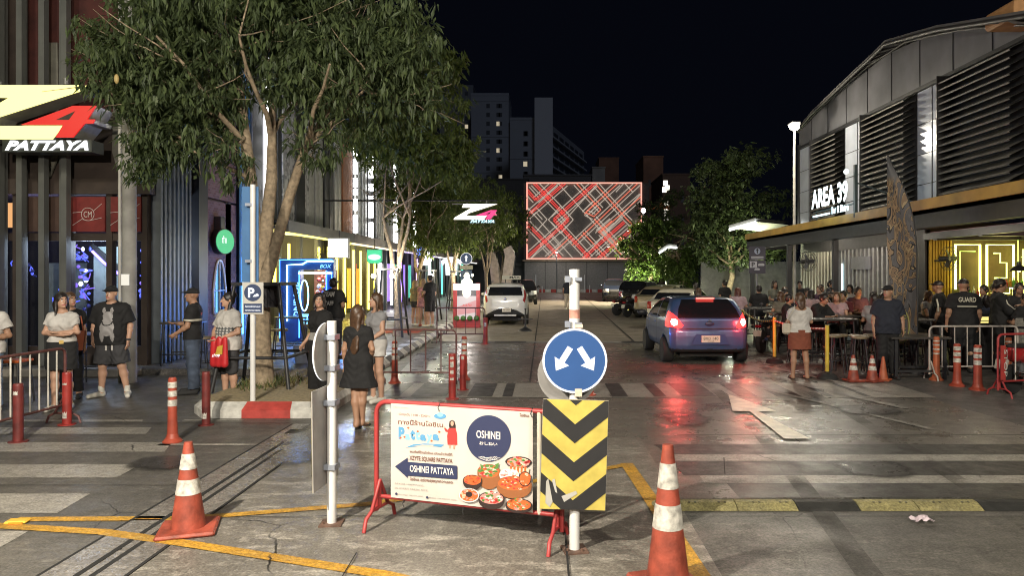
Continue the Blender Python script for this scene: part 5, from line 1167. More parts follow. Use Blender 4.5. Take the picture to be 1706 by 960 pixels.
# ---- the two sky-signs with letter and figure ----------------------------------
def zsign(label,o,s,zmat,fourmat,pmat,y):
    e=empty('lit_sign',(o[0],y,o[1]),0,label,'sign')
    def P2(pts): return [(a*s,b*s) for a,b in pts]
    dp=.42*s
    z=[(-1.95,.98),(-.02,.98),(-1.10,.30),(-.62,.30),(-.80,.0),(-3.0,.0),(-2.75,.16),(-1.55,.70),(-2.2,.70)]
    z=[(-2.2,1.004),(-.2,1.004),(-1.89,.463),(-2.05,.31),(-.817,.31),(-.99,.085),(-2.78,.085),(-2.72,.20),(-1.72,.79),(-2.28,.80)]
    mb=MB(); mb.prism(P2(z),(0,0,0),(1,0,0),(0,0,1),.03); p=mb.build('letter_face',zmat,e)
    mb=MB(); mb.prism(P2(z),(0,dp,0),(1,0,0),(0,0,1),dp-.01); mb.build('letter_case',M('sign_case',(.30,.30,.28),.4,.3),e)
    f1=[(-1.473,.317),(-.597,.638),(-.208,.638),(-.353,.408),(-.226,.408),(-.262,.339),(-.40,.339),(-.597,.104),(-.886,.104),(-.759,.317)]
    mb=MB(); mb.prism(P2(f1),(0,-.06*s,0),(1,0,0),(0,0,1),.03); mb.build('figure_face',fourmat,e)
    mb=MB(); mb.prism(P2(f1),(0,dp,0),(1,0,0),(0,0,1),dp+.05*s); mb.build('figure_case',MATS['sign_case'],e)
    mb=MB(); mb.prism(P2([(-.877,.399),(-.553,.547),(-.66,.399)]),(0,-.06*s-.031,0),(1,0,0),(0,0,1),.004); mb.build('figure_eye',BRN,e)
    mb=MB(); mb.bb(-1.85*s,-.33*s,.0,dp*.8,-.13*s,.075*s); mb.build('name_case',M('sign_case_dark',(.03,.035,.032),.5),e)
    text('lettering','PATTAYA',(-1.09*s,-.02,-.095*s),(1,0,0),(0,0,1),.15*s,pmat,e,.004,width=1.42*s,shear=.35,bold=.05)
    mb=MB(); mb.bb(-2.9*s,-.2*s,dp*.4,dp*.5,1.0*s,1.06*s); mb.cyl((-.85*s,dp*.3,1.05*s),(-.85*s,dp*.3,1.16*s),.04*s,n=8); mb.cyl((-2.0*s,dp*.3,1.05*s),(-2.0*s,dp*.3,1.1*s),.05*s,n=8); mb.build('bracket',GRY,e)
    return e
a=at(172,252,13.3)
zs=zsign('big yellow white letter Z with red 4 sign hung on the slatted bar front',(-8.02,4.36),1.09,E('z_face',(1,.88,.28),2.1),E('four_face',(1,.012,.012),.85),E('pattaya_face',(1,1,1),2.2),13.35)
for q in ((-.62,.52,.05,.30),(-.33,.30,.03,.2)): pass
a=at(828,366,26)
zsign('small distant white letter Z and red 4 sign hanging among the street trees',(a.x+.13,a.z-.05),.61,E('z_face_far',(1,.95,.75),2.6),E('four_face_far',(1,.05,.25),1.2),E('pattaya_face_far',(.5,.9,1),2.0),26)
za=empty('sign_arm',(0,0,0),0,'thin dark arm reaching from the shop row to the small distant lit sign','bracket'); mb=MB(); mb.cyl((-8,26.1,4.62),(-1.7,26.1,4.62),.03,n=6); mb.cyl((-3.4,26.1,4.62),(-3.4,26.1,4.4),.02,n=6); mb.cyl((-2.0,26.1,4.62),(-2.0,26.1,4.4),.02,n=6); mb.build('bar',BLK,za)
point('sign_glow',(-9.3,12.6,5.0),40,(1,.92,.55),.5,zs); zs_l=bpy.data.objects['sign_glow']; zs_l.location=(-1.5,-2.6,.9)
# concrete utility pole on the left
up=empty('utility_pole',(-7.45,12.95,0),0,'grey concrete pole with conduit in front of the slatted bar','pole')
mb=MB(); mb.cyl((0,0,0),(0,0,11),.125,.10,n=16); mb.build('shaft',M('pole_concrete',(.30,.295,.28),.8,var=.25,scale=4,bump=.3),up)
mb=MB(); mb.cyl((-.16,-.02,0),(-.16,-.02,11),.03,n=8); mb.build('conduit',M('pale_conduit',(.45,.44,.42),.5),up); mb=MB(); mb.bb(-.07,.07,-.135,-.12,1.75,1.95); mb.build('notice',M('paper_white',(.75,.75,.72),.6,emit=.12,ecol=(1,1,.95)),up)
# street lamp behind the canopy (lit)
sl_=empty('street_lamp',(8.42,24.2,0),0,'lit white lamp post rising behind the yellow canopy edge','street lamp')
mb=MB(); mb.cyl((0,0,0),(0,0,6.9),.06,.045,n=14); mb.build('pole',M('lamp_pole',(.40,.39,.36),.4),sl_)
mb=MB(); mb.box((-.05,-.1,7.0),(.30,.5,.06),bev=.025); mb.build('head',GRY,sl_); mb=MB(); mb.box((-.05,-.12,6.93),(.24,.4,.03)); mb.build('diffuser',E('street_lamp_light',(1,.93,.72),60),sl_)
mb=MB(); mb.ball((-.05,-.16,6.86),(.15,.2,.10),0,12,8); mb.build('bulb',E('street_bulb',(1,.95,.8),60),sl_)
spot=bpy.data.lights.new('lamp_light','SPOT'); spot.energy=1300; spot.color=(1,.90,.72); spot.spot_size=R(128); spot.spot_blend=.5; spot.shadow_soft_size=.09
so=bpy.data.objects.new('lamp_light',spot); link(so,sl_); so.location=(-.08,-.15,6.8); so.rotation_euler=Vector((-.42,-.72,-.56)).to_track_quat('-Z','Y').to_euler()
point('lamp_spill',(-1.3,-.9,6.3),190,(1,.90,.70),.1,sl_)
# street lamps beside and behind the camera (outside the frame) that light the junction, and an added fill mast
def lamp(label,x,y,h,pw,col,arm,r=.07):
    e=empty('street_lamp',(x,y,0),0,label,'street lamp'); mb=MB(); mb.cyl((0,0,0),(0,0,h),.08,.055,n=12); mb.tube([(0,0,h-.05),(arm*.5,0,h+.15),(arm,0,h+.12)],.035,8); mb.build('pole',GRY,e)
    mb=MB(); mb.box((arm,0,h+.12),(.3,.5,.08),bev=.03); mb.build('head',GRY,e); mb=MB(); mb.box((arm,0,h+.06),(.24,.4,.03)); mb.build('diffuser',E('lamp_diffuser',(1,.93,.8),12),e); point('lamp_light',(arm,0,h-.05),pw,col,r,e); return e
lamp('curved arm street lamp at the left edge of the junction',-4.6,1.6,4.4,1250,(1,.90,.74),1.4)
fm=empty('added_fill_mast',(-2.5,-30,0),0,'added unseen mast of fill lights far behind the viewer','flood light'); mb=MB(); mb.cyl((0,0,0),(0,0,22),.25,.15,n=12); mb.build('mast',GRY,fm)  # unseen mast, added as frontal fill for trees, hall, people and street
for k in range(4): mb=MB(); mb.box((-1.2+.8*k,.1,22.1),(.6,.3,.5),bev=.04); mb.build('fill_mast_head',GRY,fm); mb=MB(); mb.box((-1.2+.8*k,.27,22.1),(.5,.03,.4)); mb.build('fill_mast_lens',E('fill_mast_lens',(1,.95,.85),20),fm)
point('flood_light',(0,1.8,22.1),8500,(1,.93,.80),1.2,fm)  # soft fill from the added mast
lamp('tall street lamp at the near corner of the junction',6.5,-6,8,2300,(1,.90,.72),-1.2,.15)
# square white light box, green sign, cyan gate etc. on the left shops
lb=empty('light_box',(-6.35,22.3,2.45),0,'blank glowing white square light box hung from the shop canopy','sign')
mb=MB(); mb.bb(-.33,.30,0,.16,0,.62); mb.build('case',GRY,lb); mb=MB(); mb.bb(-.31,.28,-.01,0,.02,.60); mb.build('face',E('box_face',(1,.97,.82),4.5),lb); mb=MB(); mb.cyl((0,.08,.62),(0,.08,.86),.02,n=6); mb.build('hanger',BLK,lb)
gs=empty('green_sign',(-6.35,27,2.35),0,'green lit shop sign with pale oval under the canopy edge','sign')
mb=MB(); mb.prism([(-.28,.12),(-.22,0),(.2,0),(.28,.1),(.28,.52),(-.28,.52)],(0,.1,0),(1,0,0),(0,0,1),.1); mb.build('case',M('green_case',(.03,.3,.15),.5),gs); mb=MB(); mb.prism([(-.27,.12),(-.21,.01),(.19,.01),(.27,.1),(.27,.51),(-.27,.51)],(0,-.002,0),(1,0,0),(0,0,1),.006); mb.build('face',E('green_sign_face',(.05,.75,.35),1.1),gs); mb=MB(); mb.prism([(.24*cos(t),.24+.11*sin(t)) for t in np.linspace(0,2*pi,24)[:-1]],(0,-.01,0),(1,0,0),(0,0,1),.004); mb.build('oval',E('green_oval',(.5,1,.8),2),gs); mb=MB(); mb.cyl((0,.05,.52),(0,.05,.9),.02,n=6); mb.build('hanger',BLK,gs)
gt=empty('neon_gate',(0,19.6,.12),0,'blue neon framed boxing bar entrance with vertical lettering','gate')
BLW=M('gate_blue',(.018,.05,.13),.5,var=.2)
mb=MB(); mb.bb(-7.20,-6.62,0,.25,0,2.25); mb.bb(-6.62,-5.72,0,.25,1.95,2.25); mb.bb(-5.92,-5.72,0,.25,0,1.95); mb.build('portal',BLW,gt)
mb=MB(); mb.tube([(-6.97,-.05,.55),(-6.97,-.05,2.08),(-6.55,-.05,2.10),(-6.42,-.05,2.18),(-5.72,-.05,2.18)],.022,6); mb.build('neon_tube',E('ice_blue_neon',(.22,.62,1),11),gt)
mb=MB(); mb.tube([(-7.17,-.05,.1),(-7.17,-.05,2.22),(-5.74,-.05,2.22)],.016,6); mb.tube([(-6.64,-.05,.1),(-6.64,-.05,1.93)],.016,6); mb.tube([(-5.9,-.05,.1),(-5.9,-.05,1.93)],.02,6); mb.tube([(-5.76,-.05,.1),(-5.76,-.05,1.9)],.016,6); mb.build('blue_neon_tube',E('deep_blue_neon',(.05,.25,1),6),gt)
mb=MB(); mb.tube([(-6.66,-.05,1.86),(-5.75,-.05,1.86)],.022,6); mb.build('neon_tube',E('white_blue_neon',(.8,.95,1),9),gt)
mb=MB(); mb.tube([(-6.5+.11*cos(t),-.05,1.25+.42*sin(t)) for t in np.linspace(0,2*pi,22)[:-1]],.016,6,closed=True); mb.build('neon_ring',MATS['ice_blue_neon'],gt)
text('lettering','BOXING',(-6.80,-.012,1.62),(0,0,-1),(1,0,0),.14,E('gate_letter',(.18,.5,1),3),gt,.004,align='LEFT',width=.95,bold=.02); text('lettering','BOX',(-5.95,-.012,2.0),(1,0,0),(0,0,1),.1,MATS['gate_letter'],gt,.004,shear=.3)
mb=MB(); mb.bb(-6.62,-6.38,.0,.1,.42,.74); mb.build('menu_board',E('menu_board',(.3,.8,1),1.6),gt)
rc=random.Random(14); mb=MB()
for k in range(60): mb.ball((rc.uniform(-6.4,-5.95),.5+rc.uniform(0,.4),rc.uniform(.9,1.8)),rc.uniform(.03,.08),rc.randrange(4),7,5)
mb.bb(-6.6,-5.94,1.1,1.15,0,1.95,4); mb.build('toy_display',[M('toy_red',(.5,.05,.04),.5),M('toy_yellow',(.6,.45,.05),.5),M('toy_white',(.6,.6,.6),.5),M('toy_blue',(.05,.1,.5),.5),M('backdrop_wood',(.25,.1,.05),.6)],gt)
point('neon_glow',(-5.9,-1.4,.9),50,(.04,.22,1),.25,gt); point('gate_light',(-6.25,.5,1.8),10,(1,.9,.8),.1,gt)
point('neon_glow',(-4.9,-2.2,.8),60,(.05,.25,1),.2,gt)
# far neon signs
def blade(name,label,px,py,Y,w,h,mat,shape='box',txt=None):
    a=at(px,py,Y); e=empty(name,a,0,label,'sign')
    mb=MB()
    if shape=='round': mb.prism(circ(w/2,20),(0,0,0),(1,0,0),(0,0,1),.1)
    elif shape=='arrow': mb.prism([(-w/2,0),(-w*.25,h/2),(-w*.25,h*.22),(w/2,h*.22),(w/2,-h*.22),(-w*.25,-h*.22),(-w*.25,-h/2)],(0,0,0),(1,0,0),(0,0,1),.1)
    elif shape=='bear':
        for x,z,r in ((0,0,.5),(-.3,.45,.22),(.3,.45,.22),(0,-.55,.42),(.4,-.3,.2),(-.4,-.3,.2)): mb.prism([(x*w+r*w*cos(t),z*w+r*w*sin(t)) for t in np.linspace(0,2*pi,15)[:-1]],(0,.002*r,0),(1,0,0),(0,0,1),.1)
    else: mb.bb(-w/2,w/2,-.1,0,-h/2,h/2)
    mb.build('face',mat,e); mb=MB(); mb.cyl((0,-.04,h/2),(0,-.04,h/2+.5),.02,n=6); mb.build('hanger',BLK,e); return e
blade('round_neon_sign','small round blue neon sign under the violet canopy',703,420,32,.42,.42,E('blue_round',(.10,.2,1),3),'round')
blade('neon_sign','white blob shaped neon sign on the violet shop front',711,429,36,.42,.8,E('white_blob',(.85,.8,1),5),'bear')
blade('arrow_sign','white arrow shaped light sign below the blob shaped neon',707,440,36,.6,.3,E('white_arrow',(1,.95,.9),5),'arrow')
a=at(752,443,45); sh=empty('shirt_sign',a,0,'white shirt shaped lit cut out hanging beyond the street trees','sign'); mb=MB(); mb.prism([(-.35,-.6),(.35,-.6),(.38,.2),(.6,0),(.65,.3),(.25,.55),(-.25,.55),(-.65,.3),(-.55,0),(-.38,.2)],(0,0,0),(1,0,0),(0,0,1),.05); mb.build('face',E('shirt_face',(.9,.95,1),1.6),sh); mb=MB(); mb.cyl((0,0,.55),(0,0,1.2),.02,n=6); mb.build('hanger',BLK,sh)
# red framed advertising stand
ad=empty('advert_stand',(-2.82,26.4,0),0,'red framed advertising stand with a glowing white and pink poster','advert stand')
mb=MB(); 
for x in (-.42,.42): mb.bb(x-.07,x+.07,-.1,.1,.05,1.62)
mb.bb(-.35,.35,-.1,.1,.05,.30); mb.bb(-.5,.5,-.25,.25,0,.05); mb.build('frame',M('stand_red',(.36,.03,.03),.45),ad)
mb=MB(); mb.bb(-.35,.35,-.06,-.02,.30,1.15); mb.build('poster',E('poster_glow',(.95,.80,.78),.75),ad); mb=MB(); mb.prism([(-.34,.75),(.34,1.0),(.34,.55),(-.34,.45)],(0,-.061,0),(1,0,0),(0,0,1),.003); mb.build('poster_band',E('poster_pink',(1,.45,.45),.7),ad)
mb=MB(); mb.bb(-.48,.48,-.12,.12,1.38,1.60); mb.build('light_header',E('header_glow',(1,.97,.85),4),ad); mb=MB(); mb.bb(-.35,.35,-.05,0,1.15,1.38); mb.build('dark_panel',BLK,ad)
mb=MB(); mb.lathe([(.22,0),(.20,.12),(.10,.2),(.12,.3),(.04,.42)],(0,0,1.6),12); mb.ball((0,-.05,1.28),(.16,.05,.2),0,10,8); mb.build('topper',E('topper_glow',(1,.93,.65),2.2),ad)
text('lettering','sale',(0,-.066,.78),(1,0,0),(0,0,1),.1,REDP,ad,.002,width=.34,shear=.3)
pointL=point('stand_light',(0,-.9,1.2),18,(1,.9,.85),.2,ad)
for k,x in enumerate((-.36,-.12,.12,.36)):
    mb=MB(); mb.ball((x,-.14,.34),(.11,.06,.10),0,7,5); mb.build('leaf_tuft',M('tuft_green',(.05,.14,.03),.7),ad)
# feather flags far
def feather(name,label,loc,h,w,mats,lean=0,label2=None):
    e=empty(name,loc,0,label,'flag'); mb=MB(); n=14; vs=[]; 
    for i in range(n+1):
        t=i/n; z=.45+(h-.45)*t; xr=lean*t+ (0 if t<.75 else -w*.55*((t-.75)/.25)**2); xl=xr-w*(1-.0*t)*(1 if t>.25 else .35+.65*(t/.25)); 
        if i==n: xl=xr-.03
        for y in (-.008,.008): vs+= [(xl,y,z-(.35*t if i==n else 0)*0),(xr,y,z)]
    fs=[]
    for i in range(n):
        a=4*i; b=4*(i+1); fs+=[(a,a+1,b+1,b),(a+3,a+2,b+2,b+3),(a+1,a+3,b+3,b+1),(a+2,a,b,b+2)]
    mb.add(vs,fs,0); cl_=mb.build('cloth',mats,e)
    mb=MB(); mb.tube([(lean*t+(0 if t<.75 else -w*.55*((t-.75)/.25)**2)+.02,0,h*t) for t in np.linspace(0,1,12)],.016,6); mb.cyl((0,0,0),(0,0,.05),.22,n=12); mb.build('pole',DGR,e); return e
FP=M('flag_pale',(.50,.42,.36),.7,var=.3,scale=4)
feather('feather_flag','pale feather flag leaning beside the white car roof',at(836,500,46),3.5,.55,FP,-.35).location.z=0
feather('feather_flag','taller pale feather flag behind the white car',at(848,500,44),3.7,.6,FP,.45).location.z=0
# ---- AREA 39 sign -----------------------------------------------------------
ar=empty('bar_sign',(0,0,0),0,'white glowing AREA 39 bar sign standing on the yellow canopy edge','sign')
EA=E('area_letter',(.86,1,.98),3.2)
text('lettering','AREA 39',(7.9,19.85,3.88),(0,-1,0),(0,0,1),.50,EA,ar,.05,width=2.5,bold=.035); text('lettering','Bar & Bistro',(7.9,19.1,3.60),(0,-1,0),(0,0,1),.19,E('area_small',(.7,.95,1),2.6),ar,.05,width=1.1,bold=.03)
mb=MB(); mb.bb(7.84,7.87,19.8,21.0,3.60,3.65); mb.build('light_bar',MATS['area_small'],ar)
mb=MB(); mb.bb(7.93,7.97,18.4,21.2,3.74,3.78); mb.bb(7.93,7.99,18.35,18.45,3.4,4.75); mb.cyl((7.96,21.0,3.4),(7.96,21.0,3.8),.02,n=6); mb.cyl((7.96,18.4,4.3),(9.9,17.9,3.5),.02,n=6); mb.build('frame',M('sign_frame_teal',(.03,.05,.055),.5),ar)
mb=MB(); mb.ball((7.85,18.7,4.62),(.05,.12,.07),0,10,6); mb.build('spot',EA,ar)
point('sign_glow',(7.4,19.7,3.9),9,(.8,1,1),.4,ar)
# tall printed feather flag
ff=empty('printed_feather_flag',(7.02,14.25,0),0,'tall dark feather flag with bronze graffiti print on the bar terrace','flag')
def flagpts(t): # outline: left x, right x at height t
    z=.55+3.75*t; xr=.36-.0*t-.62*max(0,(t-.45)/.55)**2.2; xl=-.22+.0*t if t>.12 else -.05-.17*t/.12
    xl=(-.05-.19*min(1,t/.55)); return xl,max(xr,xl+.02),z
n=26; mb=MB(); vs=[]
for i in range(n+1):
    xl,xr,z=flagpts(i/n)
    for k in range(7):
        u=k/6; vs.append((xl+(xr-xl)*u,.03*sin(u*5+z*1.3),z))
for i in range(n):
    for k in range(6): mb.add([],[]) 
mb.add(vs,[(i*7+k,i*7+k+1,(i+1)*7+k+1,(i+1)*7+k) for i in range(n) for k in range(6)],0,True)
vs2=[(x,y+.006,z) for x,y,z in vs]; mb.add(vs2,[(i*7+k,(i+1)*7+k,(i+1)*7+k+1,i*7+k+1) for i in range(n) for k in range(6)],0,True)
def flag_print():
    m=M('flag_print',(.09,.085,.09),.6,var=0); t=m.node_tree; N=t.nodes.new; L=t.links.new; b=t.nodes['Principled BSDF']
    tc=N('ShaderNodeTexCoord'); mp=N('ShaderNodeMapping'); mp.inputs['Rotation'].default_value=(0,.5,0); mp.inputs['Scale'].default_value=(2.2,1,1.0); w=N('ShaderNodeTexNoise'); w.inputs['Scale'].default_value=2.0; w.inputs['Detail'].default_value=1.0; w.inputs['Distortion'].default_value=1.6; L(tc.outputs['Object'],mp.inputs[0])
    r=N('ShaderNodeValToRGB'); e=r.color_ramp.elements; e[0].color=(.07,.067,.072,1); e[1].position=.36; e[1].color=(.09,.085,.09,1); r.color_ramp.interpolation='CONSTANT'
    for p,c in ((.41,(.012,.011,.012,1)),(.435,(.24,.16,.095,1)),(.49,(.02,.018,.018,1)),(.505,(.17,.11,.065,1)),(.55,(.28,.21,.12,1)),(.575,(.012,.011,.012,1)),(.60,(.085,.08,.085,1))): q=e.new(p); q.color=c
    sx=N('ShaderNodeSeparateXYZ'); L(tc.outputs['Object'],sx.inputs[0]); mr=N('ShaderNodeMapRange'); mr.inputs[1].default_value=3.75; mr.inputs[2].default_value=3.9; L(sx.outputs[2],mr.inputs[0])
    x=N('ShaderNodeMix'); x.data_type='RGBA'; L(mr.outputs[0],x.inputs[0]); L(r.outputs[0],x.inputs[6]); x.inputs[7].default_value=(.10,.10,.105,1)
    L(mp.outputs[0],w.inputs['Vector']); L(w.outputs[0],r.inputs[0]); L(x.outputs[2],b.inputs['Base Color']); return m
mb.build('cloth',flag_print(),ff)
YPR=M('flag_yellow',(.42,.40,.14),.6)
mb=MB(); cx,cz=.1,.86
mb.tube([(.06+.13*cos(t),-.03+.03*sin((.06+.13*cos(t)+.22)*8),.92+.33*sin(t)) for t in np.linspace(0,2*pi,22)[:-1]],.014,5,closed=True)
for k in range(7): mb.tube([(.06+.06*cos(k),-.035,.70+.07*k),(.10-.05*cos(k*2),-.035,.74+.07*k),(.03,-.035,.77+.06*k)],.012,5)
mb.build('emblem',YPR,ff)
mb=MB(); mb.tube([flagpts(t)[1:2][0:1]+() if False else (flagpts(t)[1]+.02,.02,flagpts(t)[2]) for t in np.linspace(0,1,20)],.014,6); mb.cyl((.36,.02,0),(.37,.02,.6),.016,n=6); mb.cyl((.36,.02,0),(.36,.02,.09),.28,n=14); mb.build('pole',BLK,ff)
# rope posts
YP=M('post_yellow',(.55,.40,.05),.5,var=.25); RBB=M('rubber_black',(.02,.02,.02),.8,var=.3)
for lab,loc,h in (('yellow rope post on a black rubber base nearest the cones',(5.27,13.4,0),1.0),('yellow rope post between the blue car and the woman in white',(5.06,15.8,0),1.0),('yellow rope post hidden beside the blue car tail',(5.3,19.2,0),1.0)):
    e=empty('rope_post',loc,0,lab,'post'); mb=MB(); mb.cyl((0,0,.1),(0,0,h),.038,n=14); mb.build('post',YP,e); mb=MB(); mb.lathe([(.19,0),(.18,.05),(.13,.10),(.05,.13),(.04,.14)],n=12); mb.build('base',RBB,e)
def rope(label,a,b,sag,m1,m2,r=.022):
    e=empty('barrier_rope',a,0,label,'rope'); a=Vector(a);b=Vector(b); n=36; mb=MB(); p=[(b-a)*t-Vector((0,0,sag*4*t*(1-t))) for t in np.linspace(0,1,n+1)]
    for i in range(n): mb.cyl(p[i],p[i+1],r,n=6,mi=i%2,cap=False)
    mb.build('cord',[m1,m2],e)
rope('black and yellow rope sagging from the second rope post towards the blue car',(5.06,15.75,.95),(5.3,19.2,.98),.13,YP,SK)
rope('red and white rope between the two yellow posts behind the woman in white',(5.27,13.45,.93),(5.06,15.75,.93),.05,POSTO,WBAND)
# canopies with light edges on the far right row
def wing(label,pts,w,hgt):
    e=empty('lit_canopy',pts[0],0,label,'canopy'); a=Vector(pts[0]); mb=MB()
    P=[Vector(p)-a for p in pts]
    for i in range(len(P)-1): mb.tube([P[i],P[i+1]],.06,6)
    mb.build('light_edge',E('canopy_led',(.95,1,.95),5),e); mb=MB()
    vs=[p+Vector((0,.07,.05)) for p in P]+[p+Vector((w,2.2,.05)) for p in P]; n=len(P)
    mb.add(vs+[v+Vector((0,0,.15)) for v in vs],[(i,i+1,n+i+1,n+i) for i in range(n-1)]+[(2*n+i,3*n+i,3*n+i+1,2*n+i+1) for i in range(n-1)]+[(i,2*n+i,2*n+i+1,i+1) for i in range(n-1)])
    mb.build('roof',M('wing_roof',(.30,.30,.28),.6),e); mb=MB(); mb.cyl(P[-1]+Vector((.2,.8,.05)),Vector((P[-1].x+.2,P[-1].y+.8,-a.z)),.07,n=8); mb.build('post',DGR,e); return e
wing('white edged pointed kiosk canopy beside the barrel roofed hall',[at(1215,383,31),at(1258,371,31),at(1258,371,33)],2.2,.2)
wing('white edged low canopy behind the small bright tree',[at(1098,422,44),at(1113,412,44),at(1128,413,44)],1.5,.2)
kw_=empty('sign_wall',(0,0,0),0,'grey sign wall with round emblem behind the parked cars','wall'); a=at(1110,424,43); b=at(1135,424,43)
mb=MB(); mb.bb(a.x,b.x,43,43.4,0,a.z); mb.build('panel',M('sign_wall_grey',(.33,.33,.34),.6),kw_); mb=MB(); c=at(1129,443,42.97); mb.tube([(c.x+.2*cos(t),42.96,c.z+.22*sin(t)) for t in np.linspace(0,2*pi,18)[:-1]],.03,5,closed=True); mb.build('emblem',DGR,kw_)
mb=MB(); 
wlab=empty('grey_screen_wall',(0,0,0),0,'low grey boundary wall behind the motorcycles and trees','wall'); mb.bb(8.2,15.5,37.5,37.7,0,2.6); mb.build('panel',M('screen_wall',(.22,.22,.21),.7,var=.2),wlab)
point('tree_uplight',(8.6,33.4,1.0),130,(.95,1,.75),.1); bpy.data.objects['tree_uplight']['label']=''
for o_ in [bpy.data.objects['tree_uplight']]:
    del o_['label']
gl=empty('garden_light',(8.6,33.6,0),0,'small bright garden light under the broad leaved tree','garden light'); mb=MB(); mb.cyl((0,0,0),(0,0,.9),.03,n=8); mb.build('stake',BLK,gl); mb=MB(); mb.ball((0,-.05,.95),.10,0,10,8); mb.build('bulb',E('garden_bulb',(.9,1,.95),14),gl)
gl2=empty('garden_light',(6.3,44.8,0),0,'garden light shining up into the small bright tree','garden light'); mb=MB(); mb.cyl((0,0,0),(0,0,.9),.03,n=8); mb.build('stake',BLK,gl2); mb=MB(); mb.ball((0,-.05,.95),.10,0,10,8); mb.build('bulb',MATS['garden_bulb'],gl2)
point('tree_uplight',(6.2,44.3,1.2),330,(.95,1,.6),.1); point('tree_uplight',(9.6,32.4,3.2),120,(.95,1,.6),.1)
fl=empty('flood_light',at(1072,351,50),0,'bright flood light on a thin pole above the small tree','flood light'); mb=MB(); mb.ball((0,0,0),.16,0,10,8); mb.build('bulb',E('flood_bulb',(1,.95,.8),30),fl); mb=MB(); mb.cyl((0,.15,0),(0,.15,-fl.location.z),.05,n=8); mb.build('pole',DGR,fl); fs=bpy.data.lights.new('flood_glow','SPOT'); fs.energy=5200; fs.color=(1,.85,.62); fs.spot_size=R(112); fs.spot_blend=.6; fs.shadow_soft_size=.2
fo=bpy.data.objects.new('flood_glow',fs); link(fo,fl); fo.location=(0,-.3,-.2); fo.rotation_euler=Vector((-.55,-.35,-.8)).to_track_quat('-Z','Y').to_euler()
rs_=empty('rooftop_sign',at(1098,344,62),0,'dim orange red script sign on the far roofline','sign'); text('lettering','rooftop',(0,0,-.25),(1,0,0),(0,0,1),.55,E('dim_orange',(1,.25,.06),.22),rs_,.01,width=1.9,shear=.2); mb=MB(); mb.bb(-1.0,1.0,.05,.1,-.4,-.34); mb.cyl((0,.1,-.4),(0,.1,-7.5),.05,n=6); mb.build('frame',DGR,rs_)
# far side posts in front of the shutters
for k,(px,hh) in enumerate(((892,1.9),(903,.7),(976,1.9),(959,.8),(985,.8))):
    a=gr(px,489); e=empty('marker_post',(a.x,75.6,0),0,f'thin pale marker post before the grey shutters','post','thin marker posts before the shutters'); mb=MB(); mb.cyl((0,0,0),(0,0,hh),.05,n=8); mb.build('shaft',WHT,e)
lp=empty('tall_lamp_pole',(gr(928,489).x,75,0),0,'thin tall pole standing before the grey shutters','pole'); mb=MB(); mb.cyl((0,0,0),(0,0,4.2),.05,n=8); mb.build('shaft',GRY,lp); mb=MB(); mb.box((0,.1,4.25),(.3,.3,.12),bev=.03); mb.build('head',GRY,lp); point('added_pole_light',(0,.0,4.05),100,(1,.9,.8),.2,lp)  # head and light added to the pole to brighten the lattice screen
# ================================================================ PEOPLE
def skinmat(n,c): return M(n,c,.55,var=.08,scale=9)
SK1=skinmat('skin_light',(.46,.27,.185)); SK2=skinmat('skin_tan',(.34,.19,.12)); SK3=skinmat('skin_brown',(.22,.12,.075))
EYE=M('eye_dark',(.015,.012,.012),.3,var=0); LIP=M('lip',(.33,.10,.09),.5,var=0); BROW=M('brow',(.03,.02,.017),.8,var=0); EYW=M('eye_white',(.55,.52,.50),.4,var=0)
def cloth(n,c,var=.22,rough=.85): return M(n,c,rough,var=var,scale=7,bump=.25)
H_BLK=M('hair_black',(.018,.014,.013),.45,var=.3,scale=30); H_BRN=M('hair_brown',(.075,.04,.022),.45,var=.35,scale=30); H_RED=M('hair_auburn',(.10,.03,.016),.45,var=.35,scale=30)
def v3(*a): return np.array(a,float)
BASE=dict(pel=v3(0,0,.95),che=v3(0,.005,1.28),nek=v3(0,.015,1.465),hed=v3(0,-.015,1.635),sha=v3(-.172,.01,1.395),shb=v3(.172,.01,1.395),
 ela=v3(-.235,.03,1.13),elb=v3(.235,.03,1.13),wra=v3(-.245,-.05,.885),wrb=v3(.245,-.05,.885),hia=v3(-.085,0,.92),hib=v3(.085,0,.92),
 kna=v3(-.10,-.01,.50),knb=v3(.10,-.01,.50),ana=v3(-.11,.02,.075),anb=v3(.11,.02,.075),toa=v3(-.14,-.16,.03),tob=v3(.14,-.16,.03),yaw=0.0,tilt=0.0,fem=0,fat=1.0,curl=.5)
def rotz(v,a): c,s=cos(a),sin(a); return np.array([v[0]*c-v[1]*s,v[0]*s+v[1]*c,v[2]])
def unit(v): return v/max(1e-9,np.linalg.norm(v))
